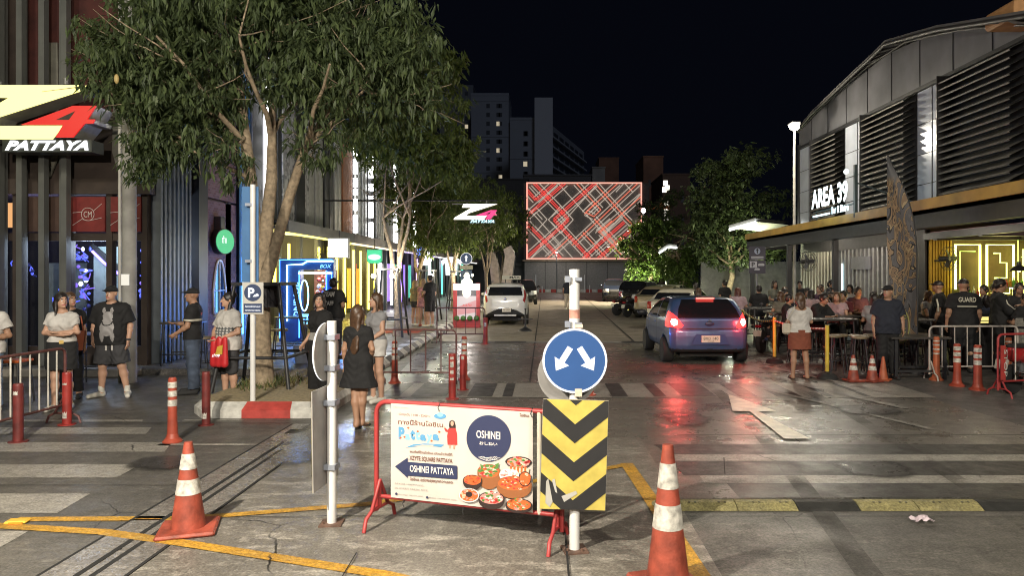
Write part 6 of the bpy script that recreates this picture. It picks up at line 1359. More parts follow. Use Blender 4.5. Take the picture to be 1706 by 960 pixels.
def torso(s,k,off,fat,fem,mode='body'):
    P=k; w=.92 if fem else 1.0
    yv=(0,1,0)
    mid=P['pel']*.5+P['che']*.5
    hw=.082*w if not fem else .085
    s.cap(P['pel']+v3(-hw,0,0),P['pel']+v3(hw,0,0),.112*fat+off,k=.06,flat=(yv,.92))
    s.cap(P['pel']+v3(-.05*fat*w,0,.09),mid+v3(-.05*fat*w,-.005,0),.100*fat*w+off,k=.08,flat=(yv,.85)); s.cap(P['pel']+v3(.05*fat*w,0,.09),mid+v3(.05*fat*w,-.005,0),.100*fat*w+off,k=.08,flat=(yv,.85))
    if fat>1.05: s.ell(mid+v3(0,-.05,-.04),(.16*fat,.10*fat+off,.15),.08)
    cw=.075*w
    s.cap(P['che']+v3(-cw,0,-.04),P['che']+v3(-cw*1.15,.005,.06),.112*fat**.6*w+off,k=.08,flat=(yv,.86)); s.cap(P['che']+v3(cw,0,-.04),P['che']+v3(cw*1.15,.005,.06),.112*fat**.6*w+off,k=.08,flat=(yv,.86))
    s.cap(P['sha']*.92+P['shb']*.08+v3(0,0,-.005),P['shb']*.92+P['sha']*.08+v3(0,0,-.005),.062+off*.8,k=.07)
    s.cap(P['che']+v3(0,.01,.09),P['nek']+v3(0,.008,.01),.095*w+off*.6,.058*w+off*.3,k=.08)
    if fem: 
        for sx in (-1,1): s.ell(P['che']+v3(sx*.07,-.085,-.0),(.062+off,.055+off,.062+off),.05)
def hand(s,P,side,g,tmpl):
    w=P['wr'+side]; e=P['el'+side]; d=unit(w-e); hd=unit(P.get('hd'+side,d)); sx=-1 if side=='a' else 1
    nrm=unit(P.get('hn'+side,np.cross(hd,v3(0,1,0))*1.0+v3(0,1e-3,0))); sd=unit(np.cross(hd,nrm)); 
    pal=w+hd*.045
    s.cap(w+hd*.01,w+hd*.075,.034,.036,k=.02,flat=(tuple(nrm),.45))
    cu=P['curl']
    for i,(o,l) in enumerate(((-.027,.062),(-.009,.072),(.010,.067),(.028,.052))):
        b=w+hd*.082+sd*o; m=b+unit(hd*cos(cu*.5)+nrm*sin(cu*.5)*(-sx))*l*.5; t=m+unit(hd*cos(cu*1.3)+nrm*sin(cu*1.3)*(-sx))*l*.5
        s.cap(b,m,.0095,.009,k=.008); s.cap(m,t,.009,.0075,k=.006)
    b=w+hd*.025-sd*.028; m=b+unit(hd*.6-sd*.7)*.035; t=m+unit(hd*.9-sd*.3)*.03
    s.cap(b,m,.012,.0105,k=.012); s.cap(m,t,.0105,.009,k=.006)
def R3(P): 
    a=P['yaw']; t=P['tilt']
    def f(x,y,z):
        y2=y*cos(t)-z*sin(t); z2=y*sin(t)+z*cos(t); return P['hed']+rotz(v3(x,y2,z2),a)
    return f
def bodysdf(P,hands=True,feet=True):
    s=SDF(); fat=P['fat']; fem=P['fem']; torso(s,P,0,fat,fem)
    f=R3(P); ya=P['yaw']
    s.cap(P['nek'],f(0,.01,-.07),.054 if not fem else .046,.050 if not fem else .043,k=.03)
    s.ell(f(0,.012,.02),(.074,.092,.094),.02,ya); s.ell(f(0,-.028,-.055),(.056,.060,.062),.035,ya)
    s.cap(f(0,-.088,.008),f(0,-.107,-.028),.008,.0135,k=.012); s.cap(f(-.02,-.082,-.062),f(.02,-.082,-.062),.009,k=.012); s.ell(f(0,-.078,-.092),(.02,.016,.016),.02)
    s.cap(f(-.04,-.078,.022),f(-.015,-.086,.02),.008,k=.012); s.cap(f(.04,-.078,.022),f(.015,-.086,.02),.008,k=.012)
    for sx in (-1,1): s.ell(f(sx*.077,.012,-.005),(.012,.022,.032),.008,ya)
    aw=.86 if fem else 1.0; aw*=fat**.5
    for q in 'ab':
        s.cap(P['sh'+q],P['el'+q],.053*aw,.040*aw,k=.035); m=P['el'+q]*.7+P['wr'+q]*.3
        s.cap(P['el'+q],m,.040*aw,.041*aw,k=.02); s.cap(m,P['wr'+q],.041*aw,.027*aw,k=.02)
        if hands: hand(s,P,q,1,None)
        lw=fat**.5*(1.0 if not fem else .98)
        s.cap(P['hi'+q],P['kn'+q],.088*lw,.056*lw,k=.05); kn=P['kn'+q]; an=P['an'+q]; cm=kn*.68+an*.32+v3(0,.018,0)
        s.cap(kn,cm,.054*lw,.056*lw,k=.03); s.cap(cm,an,.055*lw,.036,k=.03)
        if feet:
            to=P['to'+q]; s.cap(an+v3(0,.025,-.035),to,.034,.027,k=.03,flat=None); s.cap(an+v3(0,.02,-.03),an,.036,.036,k=.03)
            dirf=unit((to-an)*v3(1,1,0)); sf=v3(-dirf[1],dirf[0],0)
            for j in range(5): s.cap(to+sf*(.022-.011*j)*1.0,to+sf*(.024-.012*j)+dirf*(.032-.004*abs(j-1))+v3(0,0,-.006),.0105,.009,k=.008)
    return s
def facefn(P):
    f=R3(P); inv=lambda c:None
    pts=[(f(sx*.031,-.086,.004),.0115,1) for sx in (-1,1)]
    pin=[(f(sx*.031,-.09,.004),.006,4) for sx in (-1,1)]
    br=[(f(sx*x,-.085,.030+.002*abs(x-.03)),.0075,3) for sx in (-1,1) for x in (.018,.028,.038)]
    lp=[(f(x,-.09,-.062),.0095,2) for x in (-.018,-.009,0,.009,.018)]
    def fn(C):
        mi=np.zeros(len(C),int)
        for p,r,m in pts+br+lp: mi[((C-p)**2).sum(1)<r*r*1.6]=m
        return mi
    return fn
def shirt(P,off=.02,hem=.0,sleeve=.62,neck=.085,flare=0,low=None):
    s=SDF(.0055); fat=P['fat']; torso(s,P,off,fat,P['fem'])
    if low is None: low=P['pel'][2]-.02+hem
    pb=P['pel']; s.cap(pb*1.0+v3(-.07,0,.05),v3(pb[0]-.075,pb[1],low-.1),(.115 if not P['fem'] else .104)*fat+off,.115*fat+off+flare,k=.06,flat=((0,1,0),.9)); s.cap(pb+v3(.07,0,.05),v3(pb[0]+.075,pb[1],low-.1),(.115 if not P['fem'] else .104)*fat+off,.115*fat+off+flare,k=.06,flat=((0,1,0),.9))
    aw=(.86 if P['fem'] else 1.0)*fat**.5
    if sleeve>0:
        for q in 'ab':
            e=P['sh'+q]+(P['el'+q]-P['sh'+q])*min(sleeve,1.0)
            s.cap(P['sh'+q],e,.055*aw+off,.052*aw+off*1.5,k=.04,trunc=1 if sleeve<=1 else None)
            if sleeve>1:
                e2=P['el'+q]+(P['wr'+q]-P['el'+q])*(sleeve-1); s.cap(P['el'+q],e2,.046*aw+off,.036*aw+off,k=.03,trunc=1)
    s.plane(v3(0,0,low),v3(0,0,-1)); s.sub(P['nek']+v3(0,-.03,.05),(neck,neck*1.0,neck*.85))
    return s
def pants(P,length=2.0,off=.018,wide=0.0,waist=.07):
    s=SDF(.005); fat=P['fat']; lw=fat**.5; pb=P['pel']
    s.cap(pb+v3(-.08,0,0),pb+v3(.08,0,0),.114*fat+off,k=.05,flat=((0,1,0),.93)); s.cap(pb+v3(-.06,0,.05),pb+v3(.06,0,.05),.108*fat+off,k=.05,flat=((0,1,0),.88))
    for q in 'ab':
        h,k_,a=P['hi'+q],P['kn'+q],P['an'+q]
        if length<=1: e=h+(k_-h)*length; s.cap(h,e,.092*lw+off,.066*lw+off+wide,k=.045,trunc=1)
        else:
            e=k_+(a-k_)*(length-1); s.cap(h,k_,.090*lw+off,.060*lw+off+wide*.6,k=.045); s.cap(k_,e,.060*lw+off+wide*.6,.048+off+wide,k=.03,trunc=1)
    s.plane(pb+v3(0,0,waist),v3(0,0,1)); return s
def skirt(P,length=.40,flare=.06,off=.02,waist=.07):
    s=SDF(.004); pb=P['pel']; fat=P['fat']
    n=5
    for x in (-.07,-.035,0,.035,.07): s.cap(pb+v3(x,0,waist),pb+v3(x*(1+flare*4),0,-length),.115*fat*.95+off,.115*fat+off+flare,k=.05,flat=((0,1,0),.9),trunc=3)
    for q in 'ab': s.cap(P['hi'+q],P['hi'+q]+(P['kn'+q]-P['hi'+q])*.5,.092+off,.09+off,k=.05)
    s.plane(pb+v3(0,0,-length),v3(0,0,-1)); s.plane(pb+v3(0,0,waist),v3(0,0,1)); return s
def hairsdf(P,style):
    f=R3(P); a=P['yaw']; s=SDF(.0 if style=='cap' else .004)
    if style=='cap':
        s.ell(f(0,.012,.035),(.088,.105,.092),.02,a); s.cap(f(-.03,-.09,.05),f(.03,-.09,.05),.03,k=.03,flat=((0,0,1),.35)); s.ell(f(0,-.11,.048),(.07,.065,.012),.02,a)
        n=f(0,0,.028); s.plane(n,v3(0,0,-1)); return s
    s.ell(f(0,.022,.030),(.089,.102,.102),.02,a)
    if style=='short': s.ell(f(0,.05,-.02),(.078,.06,.07),.03,a)
    if style in ('long','ponytail','bob','vlong'):
        s.ell(f(0,.055,-.03),(.086,.065,.09),.04,a)
        L={'long':.36,'vlong':.50,'bob':.16,'ponytail':.42}[style]
        if style=='ponytail': s.cap(f(0,.10,.03),f(0,.13,-.05),.035,.035,k=.03); s.cap(f(0,.13,-.05),f(0,.12,-.05)-v3(0,0,L-.1),.035,.012,k=.03)
        else:
            b0=f(0,.06,-.05); b1=v3(b0[0],b0[1]+.055,b0[2]-L)
            for x in (-.045,-.015,.015,.045): s.cap(b0+rotz(v3(x,0,0),a),b1+rotz(v3(x*.9,0,0),a)+v3(0,0,.06*abs(x)/.045),.055,.036,k=.03,flat=(tuple(rotz(v3(0,1,0),a)),.7))
            if style in('long','vlong'):
                for sx in (-1,1): s.cap(f(sx*.075,.01,-.02),f(sx*.085,-.015,-.12)-v3(0,0,L*.45),.026,.016,k=.03)
            else:
                for sx in (-1,1): s.cap(f(sx*.075,.01,-.02),f(sx*.075,-.01,-.11),.026,.02,k=.03)
    if style=='bun': s.ell(f(0,.11,.075),(.045,.045,.045),.02); s.ell(f(0,.05,-.02),(.076,.058,.065),.03,a)
    s.sub(f(0,-.105,-.035),(.069,.085,.098),a); return s
def shoe(P,q,off=.012):
    s=SDF(); an=P['an'+q]; to=P['to'+q]; d=unit((to-an)*v3(1,1,0))
    s.cap(an+v3(0,.02,-.03),to+d*.035+v3(0,0,.004),.042+off*.3,.034+off*.3,k=.03); s.cap(an+v3(0,.025,-.03),an+v3(0,.02,.0),.042+off*.3,.046,k=.03); s.plane(v3(0,0,an[2]-.073),v3(0,0,-1)); s.plane(an+v3(0,0,.015),v3(0,0,1)); return s
def sandal(P,q):
    s=SDF(); an=P['an'+q]; to=P['to'+q]; d=unit((to-an)*v3(1,1,0)); b=an+v3(0,.03,-.066)
    s.cap(b,to+d*.05+v3(0,0,-.022),.038,.042,k=.02,flat=((0,0,1),.22)); sf=v3(-d[1],d[0],0)
    for j in (-1,1): s.cap(to-d*.03+sf*.035*j+v3(0,0,-.01),to-d*.0+v3(0,0,.032),.009,k=.01)
    s.cap(to-d*.02+sf*.035+v3(0,0,.0),to-d*.02+v3(0,0,.03),.011,k=.01); s.cap(to-d*.02-sf*.035,to-d*.02+v3(0,0,.03),.011,k=.01); return s
def pose(**kw):
    P={k:(v.copy() if hasattr(v,'copy') else v) for k,v in BASE.items()}
    if kw.get('fem'):
        for q,sx in (('a',-1),('b',1)):
            P['sh'+q]=v3(sx*.142,.01,1.385); P['el'+q]=v3(sx*.185,.03,1.12); P['wr'+q]=v3(sx*.21,-.03,.895)
    for k,v in kw.items(): P[k]=v3(*v) if isinstance(v,(tuple,list)) else v
    return P
def figure(label,loc,rz,H,P,skin,parts,h=.0085,group=None,name='person',cat='person'):
    """parts: list of (name, sdf, material or (mats, matfn))"""
    s=bodysdf(P); o=s.build(name,[skin,EYW,LIP,BROW,EYE],h,None,facefn(P)); tag(o,label,cat,group)
    for nm,sd,mt in parts:
        if isinstance(mt,tuple): sd.build(nm,mt[0],h,o,mt[1])
        else: sd.build(nm,[mt],h,o)
    o.location=loc; o.rotation_euler=(0,0,rz); k=H/1.75; o.scale=(k,k,k); return o
CW=cloth('cotton_white',(.52,.50,.475)); CB=cloth('cotton_black',(.010,.010,.011)); CJ=cloth('denim_blue',(.055,.075,.115),.4); CG=cloth('cotton_dark_grey',(.04,.04,.044)); CN=cloth('cotton_navy',(.015,.018,.03)); CBR=cloth('rust_brown',(.20,.055,.03)); CGY=cloth('cotton_grey',(.25,.25,.26)); SHW=cloth('shoe_white',(.60,.58,.52)); SHB=cloth('shoe_black',(.02,.02,.02))
def shoes(P,m,fn=shoe): return [('shoe',fn(P,'a'),m),('shoe',fn(P,'b'),m)]
# --- man in black tee with pale dog print, cap, shorts
P=pose(sha=(-.185,.01,1.39),shb=(.185,.01,1.39),ela=(-.27,.04,1.13),wra=(-.235,-.09,.92),elb=(.265,.03,1.12),wrb=(.27,-.06,.89),kna=(-.13,-.01,.50),knb=(.15,-.01,.50),ana=(-.16,.02,.075),anb=(.22,.02,.075),toa=(-.25,-.13,.03),tob=(.29,-.14,.03),yaw=R(-12),fat=1.16)
CDOG=cloth('print_grey',(.23,.24,.23),.1); CGLD=cloth('chain',(.45,.40,.28),.1)
def dogfn(C):
    x,y,z=C[:,0],C[:,1],C[:,2]-1.08; m=np.zeros(len(C),int); fr=y<-.02
    E_=lambda cx,cz,rx,rz:((x-cx)/rx)**2+((z-cz)/rz)**2<1
    d=E_(0,.20,.075,.075)|E_(-.055,.29,.024,.05)|E_(.055,.29,.024,.05)|E_(0,.02,.105,.13)|E_(-.075,-.10,.03,.10)|E_(.075,-.10,.03,.10)|E_(0,.10,.08,.1)
    m[fr&d]=1
    dist=np.abs(np.sqrt((x/.075)**2+((z-.12)/.06)**2)-1)<.14; m[fr&dist&(z<.12)]=0
    return m
sh=shirt(P,.030,-.10,.82)
figure('stocky man in black cap and black shirt with pale dog print and white shoes',(-6.87,11.45,0),R(8),1.76,P,SK1,[('shirt',sh,([CB,CDOG],dogfn)),('shorts',pants(P,.93,.03,.03),([CG,CW],lambda C:((np.abs(np.abs(C[:,0]-.01)-.045)<.011)&(C[:,2]<.93)&(C[:,2]>.74)&(C[:,1]<0)).astype(int))),('cap',hairsdf(P,'cap'),CB)]+shoes(P,SHW)+[('sock',SDF().cap(P['ana'],P['ana']+v3(0,0,.10),.044,.047,trunc=1),SHW),('sock',SDF().cap(P['anb'],P['anb']+v3(0,0,.10),.044,.047,trunc=1),SHW),('watch',SDF().cap(P['wrb']+v3(0,0,.0),P['wrb']+v3(0,0,.035),.036,.038,trunc=3),CG)])
# --- woman, white blouse, black skirt, arms crossed
P=pose(fem=1,yaw=R(38),ela=(-.22,-.03,1.16),elb=(.215,-.04,1.16),wra=(.08,-.185,1.13),wrb=(.02,-.16,1.17),hda=(1,.05,.1),hdb=(-1,-.05,.0),kna=(-.09,-.02,.50),knb=(.08,-.01,.50),ana=(-.10,.0,.075),anb=(.09,.03,.075))
CGD=cloth('gold_buckle',(.55,.38,.12),.1)
figure('long haired woman in a white blouse and black skirt with folded arms behind the barrier',(-6.92,10.35,0),R(15),1.68,P,SK1,[('blouse',shirt(P,.013,.10,.55,.10),CW),('skirt',skirt(P,.34,.012,.015,.10),([CB,CGD,CW],lambda C:np.where((np.abs(C[:,0]-.03)<.03)&(C[:,2]>1.0)&(C[:,1]<-.05),1,np.where(C[:,2]>1.025,2,0)))),('hair',hairsdf(P,'long'),H_BLK)]+shoes(P,SHW))
P=pose(fem=1,yaw=R(45))
w2=figure('waiting woman in dark clothes half hidden behind the white bloused woman',(-7.42,11.3,0),R(20),1.66,P,SK2,[('blouse',shirt(P,.015,0,.6,.085),CB),('trousers',pants(P,1.9,.015,.01),CB),('hair',hairsdf(P,'bun'),H_BRN)]+shoes(P,SHB))
hb=empty('handbag',(-7.18,11.05,.78),R(20),'orange brown leather handbag hanging at the second waiting woman','handbag'); LTH=M('tan_leather',(.30,.075,.03),.5,var=.2)
mb=MB(); mb.prism([(-.10,0),(.10,0),(.13,.30),(-.13,.30)],(0,.05,0),(1,0,0),(0,0,1),.10); mb.build('body',LTH,hb); mb=MB(); mb.tube([(-.10,0,.30),(-.07,0,.52),(.07,0,.52),(.10,0,.30)],.011,6); mb.build('strap',LTH,hb)
# --- man at the left frame edge
P=pose(fem=0,yaw=R(30),wrb=(.14,-.22,1.10),elb=(.27,.02,1.13))
figure('man in white T-shirt and blue jeans cut by the left edge of the picture',(-7.80,10.1,0),R(10),1.68,P,SK2,[('shirt',shirt(P,.03,-.05,.62),CW),('jeans',pants(P,1.93,.022,.01),cloth('denim_pale',(.20,.28,.40),.3)),('hair',hairsdf(P,'short'),H_BLK)]+shoes(P,SHW))
# --- guard facing left
P=pose(yaw=R(0),ela=(-.20,-.10,1.14),wra=(-.10,-.26,1.16),elb=(.22,-.06,1.13),wrb=(.17,-.22,1.02),kna=(-.10,-.03,.5),knb=(.11,.02,.5),fat=1.05)
CREF=cloth('reflective_band',(.50,.48,.40),.1); CRD=cloth('badge_red',(.5,.12,.10),.1)
figure('guard in black cap and jeans with pale reflective chest band',(-5.72,11.75,0),R(-72),1.72,P,SK2,[('shirt',shirt(P,.022,-.02,.72),([CB,CREF,CRD],lambda C:np.where(np.abs(C[:,2]-1.235)<.016,1,np.where((np.abs(C[:,2]-1.33)<.022)&(np.abs(C[:,0]-.07)<.04)&(np.abs(C[:,1])<.5),2,0)))),('jeans',pants(P,1.95,.024,.012),CJ),('cap',hairsdf(P,'cap'),CB)]+shoes(P,SHB))
# --- person with red shopping bag
P=pose(fem=1,fat=1.22,yaw=R(-20),ela=(-.21,-.10,1.13),wra=(-.05,-.25,1.02),elb=(.25,.0,1.12),wrb=(.05,-.27,1.0),hda=(.6,-.5,-.2),hdb=(-.8,-.4,-.2),sha=(-.15,.01,1.38),shb=(.15,.01,1.38))
CPR=cloth('patterned_grey',(.11,.115,.12),.6)
figure('person in a pale printed tee and dark knee shorts holding a red shopping bag',(-4.88,11.15,0),R(-30),1.66,P,SK1,[('shirt',shirt(P,.022,-.10,.75),([CW,CPR],lambda C:((C[:,2]>1.06)&(C[:,2]<1.20)&((np.sin(C[:,2]*140)+np.sin(C[:,0]*90+C[:,1]*60))>-.6)).astype(int))),('shorts',pants(P,1.08,.02,.01),CG),('hair',hairsdf(P,'bun'),H_BLK)]+shoes(P,SHB,sandal))
sbg=empty('shopping_bag',(-4.90,10.87,.55),R(-18),'red shopping bag with a yellow patch held by the person in the printed tee','bag')
BRD=M('bag_red',(.50,.025,.03),.4,var=.2); s=SDF()
for x_ in (-.1,0,.1): s.cap((x_,0,.05),(x_*1.05,.015*math.sin(x_*30),.42),.062,.04,k=.05,flat=((0,1,0),.8))
s.build('body',[BRD],.010,sbg)
mb=MB(); mb.prism([(-.02,.18),(.11,.20),(.12,.34),(.02,.31)],(0,-.058,0),(1,0,0),(0,0,1),.003); mb.build('patch',M('bag_yellow',(.62,.40,.06),.5),sbg); text('lettering','shop',(.0,-.066,.16),(1,0,.1),(0,0,1),.05,SW,sbg,.002,width=.15,shear=.2)
# --- woman looking back, dark blouse and long black trousers
P=pose(fem=1,yaw=R(40),wra=(-.22,-.12,.95))
figure('woman in black top and wide black trousers turning her face to the street',(-3.42,11.0,.0),R(-28),1.66,P,SK1,[('blouse',shirt(P,.02,-.02,.8,.075),([CB,cloth('vest_grey',(.30,.29,.27))],lambda C:((C[:,2]<1.12)&(C[:,1]<.3)).astype(int))),('trousers',pants(P,1.93,.025,.045),CB),('hair',hairsdf(P,'bob'),H_BLK)]+shoes(P,SHW))
# --- woman in short black dress from behind, crossed ankles, heels
P=pose(fem=1,yaw=R(-25),ela=(-.21,.02,1.14),wra=(-.12,-.14,.96),elb=(.20,.03,1.13),wrb=(.21,-.02,.90),kna=(-.06,-.02,.52),knb=(.05,.0,.52),ana=(-.03,-.05,.12),anb=(.0,.06,.12),toa=(-.06,-.20,.035),tob=(.05,-.09,.035))
dr=shirt(P,.007,0,.55,.09,low=.60); 
for q in 'ab': pass
for x in (-.07,0,.07): dr.cap(P['pel']+v3(x*.6,0,.10),P['pel']+v3(x*1.6,0,-.36),.088,.165,k=.05,flat=((0,1,0),.9))
hs=lambda P,q: SDF().cap(P['an'+q]+v3(0,.03,-.04),P['to'+q]+v3(0,-.02,-.01),.03,.036,k=.02,flat=((0,0,1),.4)).cap(P['an'+q]+v3(0,.035,-.05),P['an'+q]+v3(0,.04,-.115),.018,.010,k=.01).cap(P['to'+q]+v3(-.03,0,.0),P['to'+q]+v3(.03,0,.012),.02,k=.02)
wb_=figure('woman with long brown hair in a short black dress standing with her back turned',(-2.32,9.02,0),R(172),1.56,P,SK2,[('dress',dr,CB),('hair',hairsdf(P,'vlong'),H_BRN),('heeled_shoe',hs(P,'a'),SHB),('heeled_shoe',hs(P,'b'),SHB)])
cb=empty('clutch_bag',(-2.15,9.06,.86),R(20),'small black clutch held by the woman in the black dress','bag'); mb=MB(); mb.box((0,0,0),(.05,.13,.09),bev=.02); mb.build('body',SHB,cb)
# --- woman with grey top and white shorts
P=pose(fem=1,yaw=R(-15),elb=(.20,-.02,1.14),wrb=(.10,-.20,1.0),ela=(-.19,.0,1.14),wra=(-.06,-.20,1.05))
figure('woman with long wavy hair in grey sleeveless top and white shorts facing the others',(-2.56,11.0,0),R(-42),1.66,P,SK1,[('top',shirt(P,.012,.06,.0,.11),CGY),('shorts',pants(P,.42,.022,.02),CW),('hair',hairsdf(P,'long'),H_BRN)]+shoes(P,SHW))
# --- man with lettered black shirt
P=pose(fat=1.12,ela=(-.27,.06,1.16),wra=(-.12,-.16,1.06),elb=(.27,.06,1.16),wrb=(.12,-.16,1.06))
tm=figure('man in a black shirt with pale team lettering on the back near the blue gate',(-4.55,15.6,.12),R(165),1.74,P,SK2,[('shirt',shirt(P,.03,-.04,.75),CB),('trousers',pants(P,1.93,.02),CG),('hair',hairsdf(P,'short'),H_BLK)]+shoes(P,SHB))
text('back_print','TEAM',(0,.165,1.36),(-1,0,0),(0,0,1),.10,CW,tm,.03,width=.26,shear=.2,bold=.03); text('back_print','STAFF',(.02,.165,1.17),(-1,0,0),(0,0,1),.09,CW,tm,.03,width=.26,bold=.03)
# --- trio by the third tree
P=pose(fem=1,fat=1.05); CFL=cloth('floral_pink',(.45,.22,.22),.6)
dr=shirt(P,.015,0,.5,.09,low=.72); dr.cap(P['pel']+v3(-.06,0,.08),P['pel']+v3(-.10,0,-.2),.11,.15,k=.05); dr.cap(P['pel']+v3(.06,0,.08),P['pel']+v3(.10,0,-.2),.11,.15,k=.05)
figure('fair haired woman in a short pink flowered dress beside the man in black',(-4.22,25.2,.12),R(170),1.66,P,SK1,[('dress',dr,CFL),('hair',hairsdf(P,'long'),M('hair_fair',(.30,.20,.11),.5,var=.3,scale=30))]+shoes(P,cloth('sandal_red',(.4,.1,.06))),h=.012)
P=pose(elb=(.25,-.05,1.14),wrb=(.16,-.2,1.05))
figure('man in black tee and shorts standing between the second and third tree',(-3.95,25.0,.12),R(-120),1.80,P,SK1,[('shirt',shirt(P,.03,-.05,.7),CB),('shorts',pants(P,.95,.03,.02),CB),('hair',hairsdf(P,'short'),H_BLK)]+shoes(P,SHW),h=.012)
P=pose(fem=1)
figure('third of the group by the trees in olive top and dark shorts',(-4.55,25.5,.12),R(150),1.62,P,SK1,[('top',shirt(P,.02,0,.5),cloth('olive_top',(.20,.18,.10))),('shorts',pants(P,.5,.02),CG),('hair',hairsdf(P,'long'),MATS['hair_fair'])]+shoes(P,SHW),h=.012)
P=pose(kna=(-.1,-.12,.5),ana=(-.1,.0,.1))
figure('distant person in dark shirt and pale trousers behind the white sign post',(1.33,40.0,0),R(160),1.72,P,SK2,[('shirt',shirt(P,.03,-.05,.7),CN),('trousers',pants(P,1.9,.03),cloth('khaki_pale',(.42,.36,.30))),('hair',hairsdf(P,'short'),H_BLK)]+shoes(P,SHW),h=.012)
# --- right: woman in white puff blouse, brown skirt, from behind
P=pose(fem=1,fat=1.06,yaw=R(5),ela=(-.24,-.02,1.16),wra=(-.13,-.20,1.12),elb=(.24,-.02,1.16),wrb=(.12,-.20,1.12),kna=(-.12,-.01,.5),knb=(.12,-.01,.5),ana=(-.14,.02,.075),anb=(.15,.02,.075))
bl=shirt(P,.016,.02,0,.115,.03)
for q in 'ab': bl.ell(P['sh'+q]*.6+P['el'+q]*.4,(.088,.085,.125),.04)
bl.sub(P['nek']+v3(0,.06,-.01),(.12,.08,.07))
sk=skirt(P,.34,.02,.018,.06)
figure('short haired woman in a white puff sleeve blouse and rust skirt seen from behind',(4.76,13.4,0),R(180),1.60,P,SK2,[('blouse',bl,CW),('skirt',sk,CBR),('hair',hairsdf(P,'bob'),H_BRN)]+shoes(P,SHB,sandal))
sbx=empty('shoulder_bag',(4.50,13.36,.86),0,'small cream shoulder bag on a thin strap at the woman in white','handbag'); mb=MB(); mb.box((0,0,.08),(.16,.07,.20),bev=.03); mb.build('body',cloth('cream_bag',(.5,.45,.36)),sbx); mb=MB(); mb.tube([(-.02,0,.17),(.04,-.10,.34),(.10,-.13,.46),(.14,-.04,.52)],.006,5); mb.build('strap',MATS['cream_bag'],sbx)
# --- man in dark clothes by the flag
P=pose(yaw=R(-40),fat=1.08,elb=(.25,.03,1.13),wrb=(.25,-.08,.93))
figure('man in dark navy shirt and flat black cap standing beside the tall printed flag',(6.42,13.45,0),R(-15),1.74,P,SK2,[('shirt',shirt(P,.03,-.08,.75),CN),('trousers',pants(P,1.95,.025,.01),CB),('cap',hairsdf(P,'cap'),CB)]+shoes(P,SHB))
# --- crowd templates ---------------------------------------------------------------
def sitpose(**kw):
    z=kw.pop('z',.74); d=dict(pel=(0,.02,z+.08),che=(0,.0,z+.41),nek=(0,-.01,z+.595),hed=(0,-.05,z+.765),sha=(-.175,0,z+.545),shb=(.175,0,z+.545),ela=(-.24,-.10,z+.29),elb=(.24,-.10,z+.29),wra=(-.16,-.31,z+.31),wrb=(.16,-.31,z+.31),hia=(-.09,-.02,z+.07),hib=(.09,-.02,z+.07),kna=(-.14,-.42,z+.05),knb=(.14,-.42,z+.05),ana=(-.14,-.36,z-.36),anb=(.14,-.36,z-.36),toa=(-.15,-.52,z-.41),tob=(.15,-.52,z-.41))
    d.update(kw); return pose(**d)
TEMPL=[]
def template(P,top,bottom,hair,sl):
    k=len(TEMPL); prev={}
    o=bodysdf(P).build('person',[SK2,EYW,LIP,BROW,EYE],.010,None,facefn(P)); tag(o,'t','person')
    shirt(P,.022,*top).build('shirt',[CB],.012,o); bottom.build('trousers',[CG],.012,o); hairsdf(P,hair).build('hair',[H_BLK],.011,o)
    for q in 'ab': shoe(P,q).build('shoe',[SHB],.012,o)
    TEMPL.append(o); return o
P=pose(yaw=R(10)); template(P,(-.04,.7),pants(P,1.93,.02),'short',0)                                   # 0 man standing
P=pose(fem=1,yaw=R(-15),wra=(-.08,-.22,1.1),ela=(-.2,0,1.14)); template(P,(.02,.55),pants(P,1.9,.015),'long',0)   # 1 woman standing
P=sitpose(yaw=R(15)); template(P,(.02,.7),pants(P,1.9,.02),'short',0)                             # 2 man sitting
P=sitpose(fem=1,yaw=R(-20),wra=(-.05,-.28,1.06)); template(P,(.02,.6),pants(P,1.9,.015),'long',0)      # 3 woman sitting
P=sitpose(che=(0,-.10,1.13),nek=(0,-.17,1.30),hed=(0,-.24,1.45),sha=(-.175,-.13,1.25),shb=(.175,-.13,1.25),ela=(-.25,-.28,1.03),elb=(.25,-.28,1.03),wra=(-.1,-.45,1.06),wrb=(.1,-.45,1.06),tilt=.3); template(P,(.02,1.6),pants(P,1.9,.02),'short',0)  # 4 leaning over the table
P=pose(wrb=(.16,-.34,1.24),elb=(.25,-.12,1.17),wra=(-.16,-.30,1.2),ela=(-.25,-.1,1.16),tilt=.25,fat=1.1); template(P,(-.03,1.7),pants(P,1.93,.02),'short',0) # 5 jacket, hands forward
P=pose(fat=1.1); template(P,(-.05,.75),pants(P,1.93,.02),'cap',0)                                      # 6 man with cap
P=sitpose(fem=1); template(P,(.04,.4),pants(P,1.9,.015),'bob',0)                                       # 7 woman sitting, bob
USED=set()
def crowd(label,t,x,y,rz,H,cols,z=0.0,skin=None,hair=None,group='guests on the bar terrace'):
    o=copy_tree(TEMPL[t]); o.scale=(H/1.75,)*3
    o['label']=label; o['group']=group; o.location=(x,y,z); o.rotation_euler=(0,0,R(rz))
    def setm(ob,i,m):
        ob.material_slots[i].link='OBJECT'; ob.material_slots[i].material=m
    setm(o,0,skin or SK2)
    for c in CH.get(o.name,[]):
        nm=c.name.split('.')[0]
        if nm=='shirt': setm(c,0,cols[0])
        elif nm=='trousers': setm(c,0,cols[1])
        elif nm=='hair': setm(c,0,hair or H_BLK)
    return o
CPU=cloth('plum_shirt',(.07,.03,.06)); CPK=cloth('pale_pink',(.42,.30,.32)); CGR=cloth('olive_grey',(.14,.14,.11)); CBL=cloth('slate_blue',(.07,.09,.16)); CMR=cloth('maroon_shirt',(.14,.025,.03))
stool_h=.74
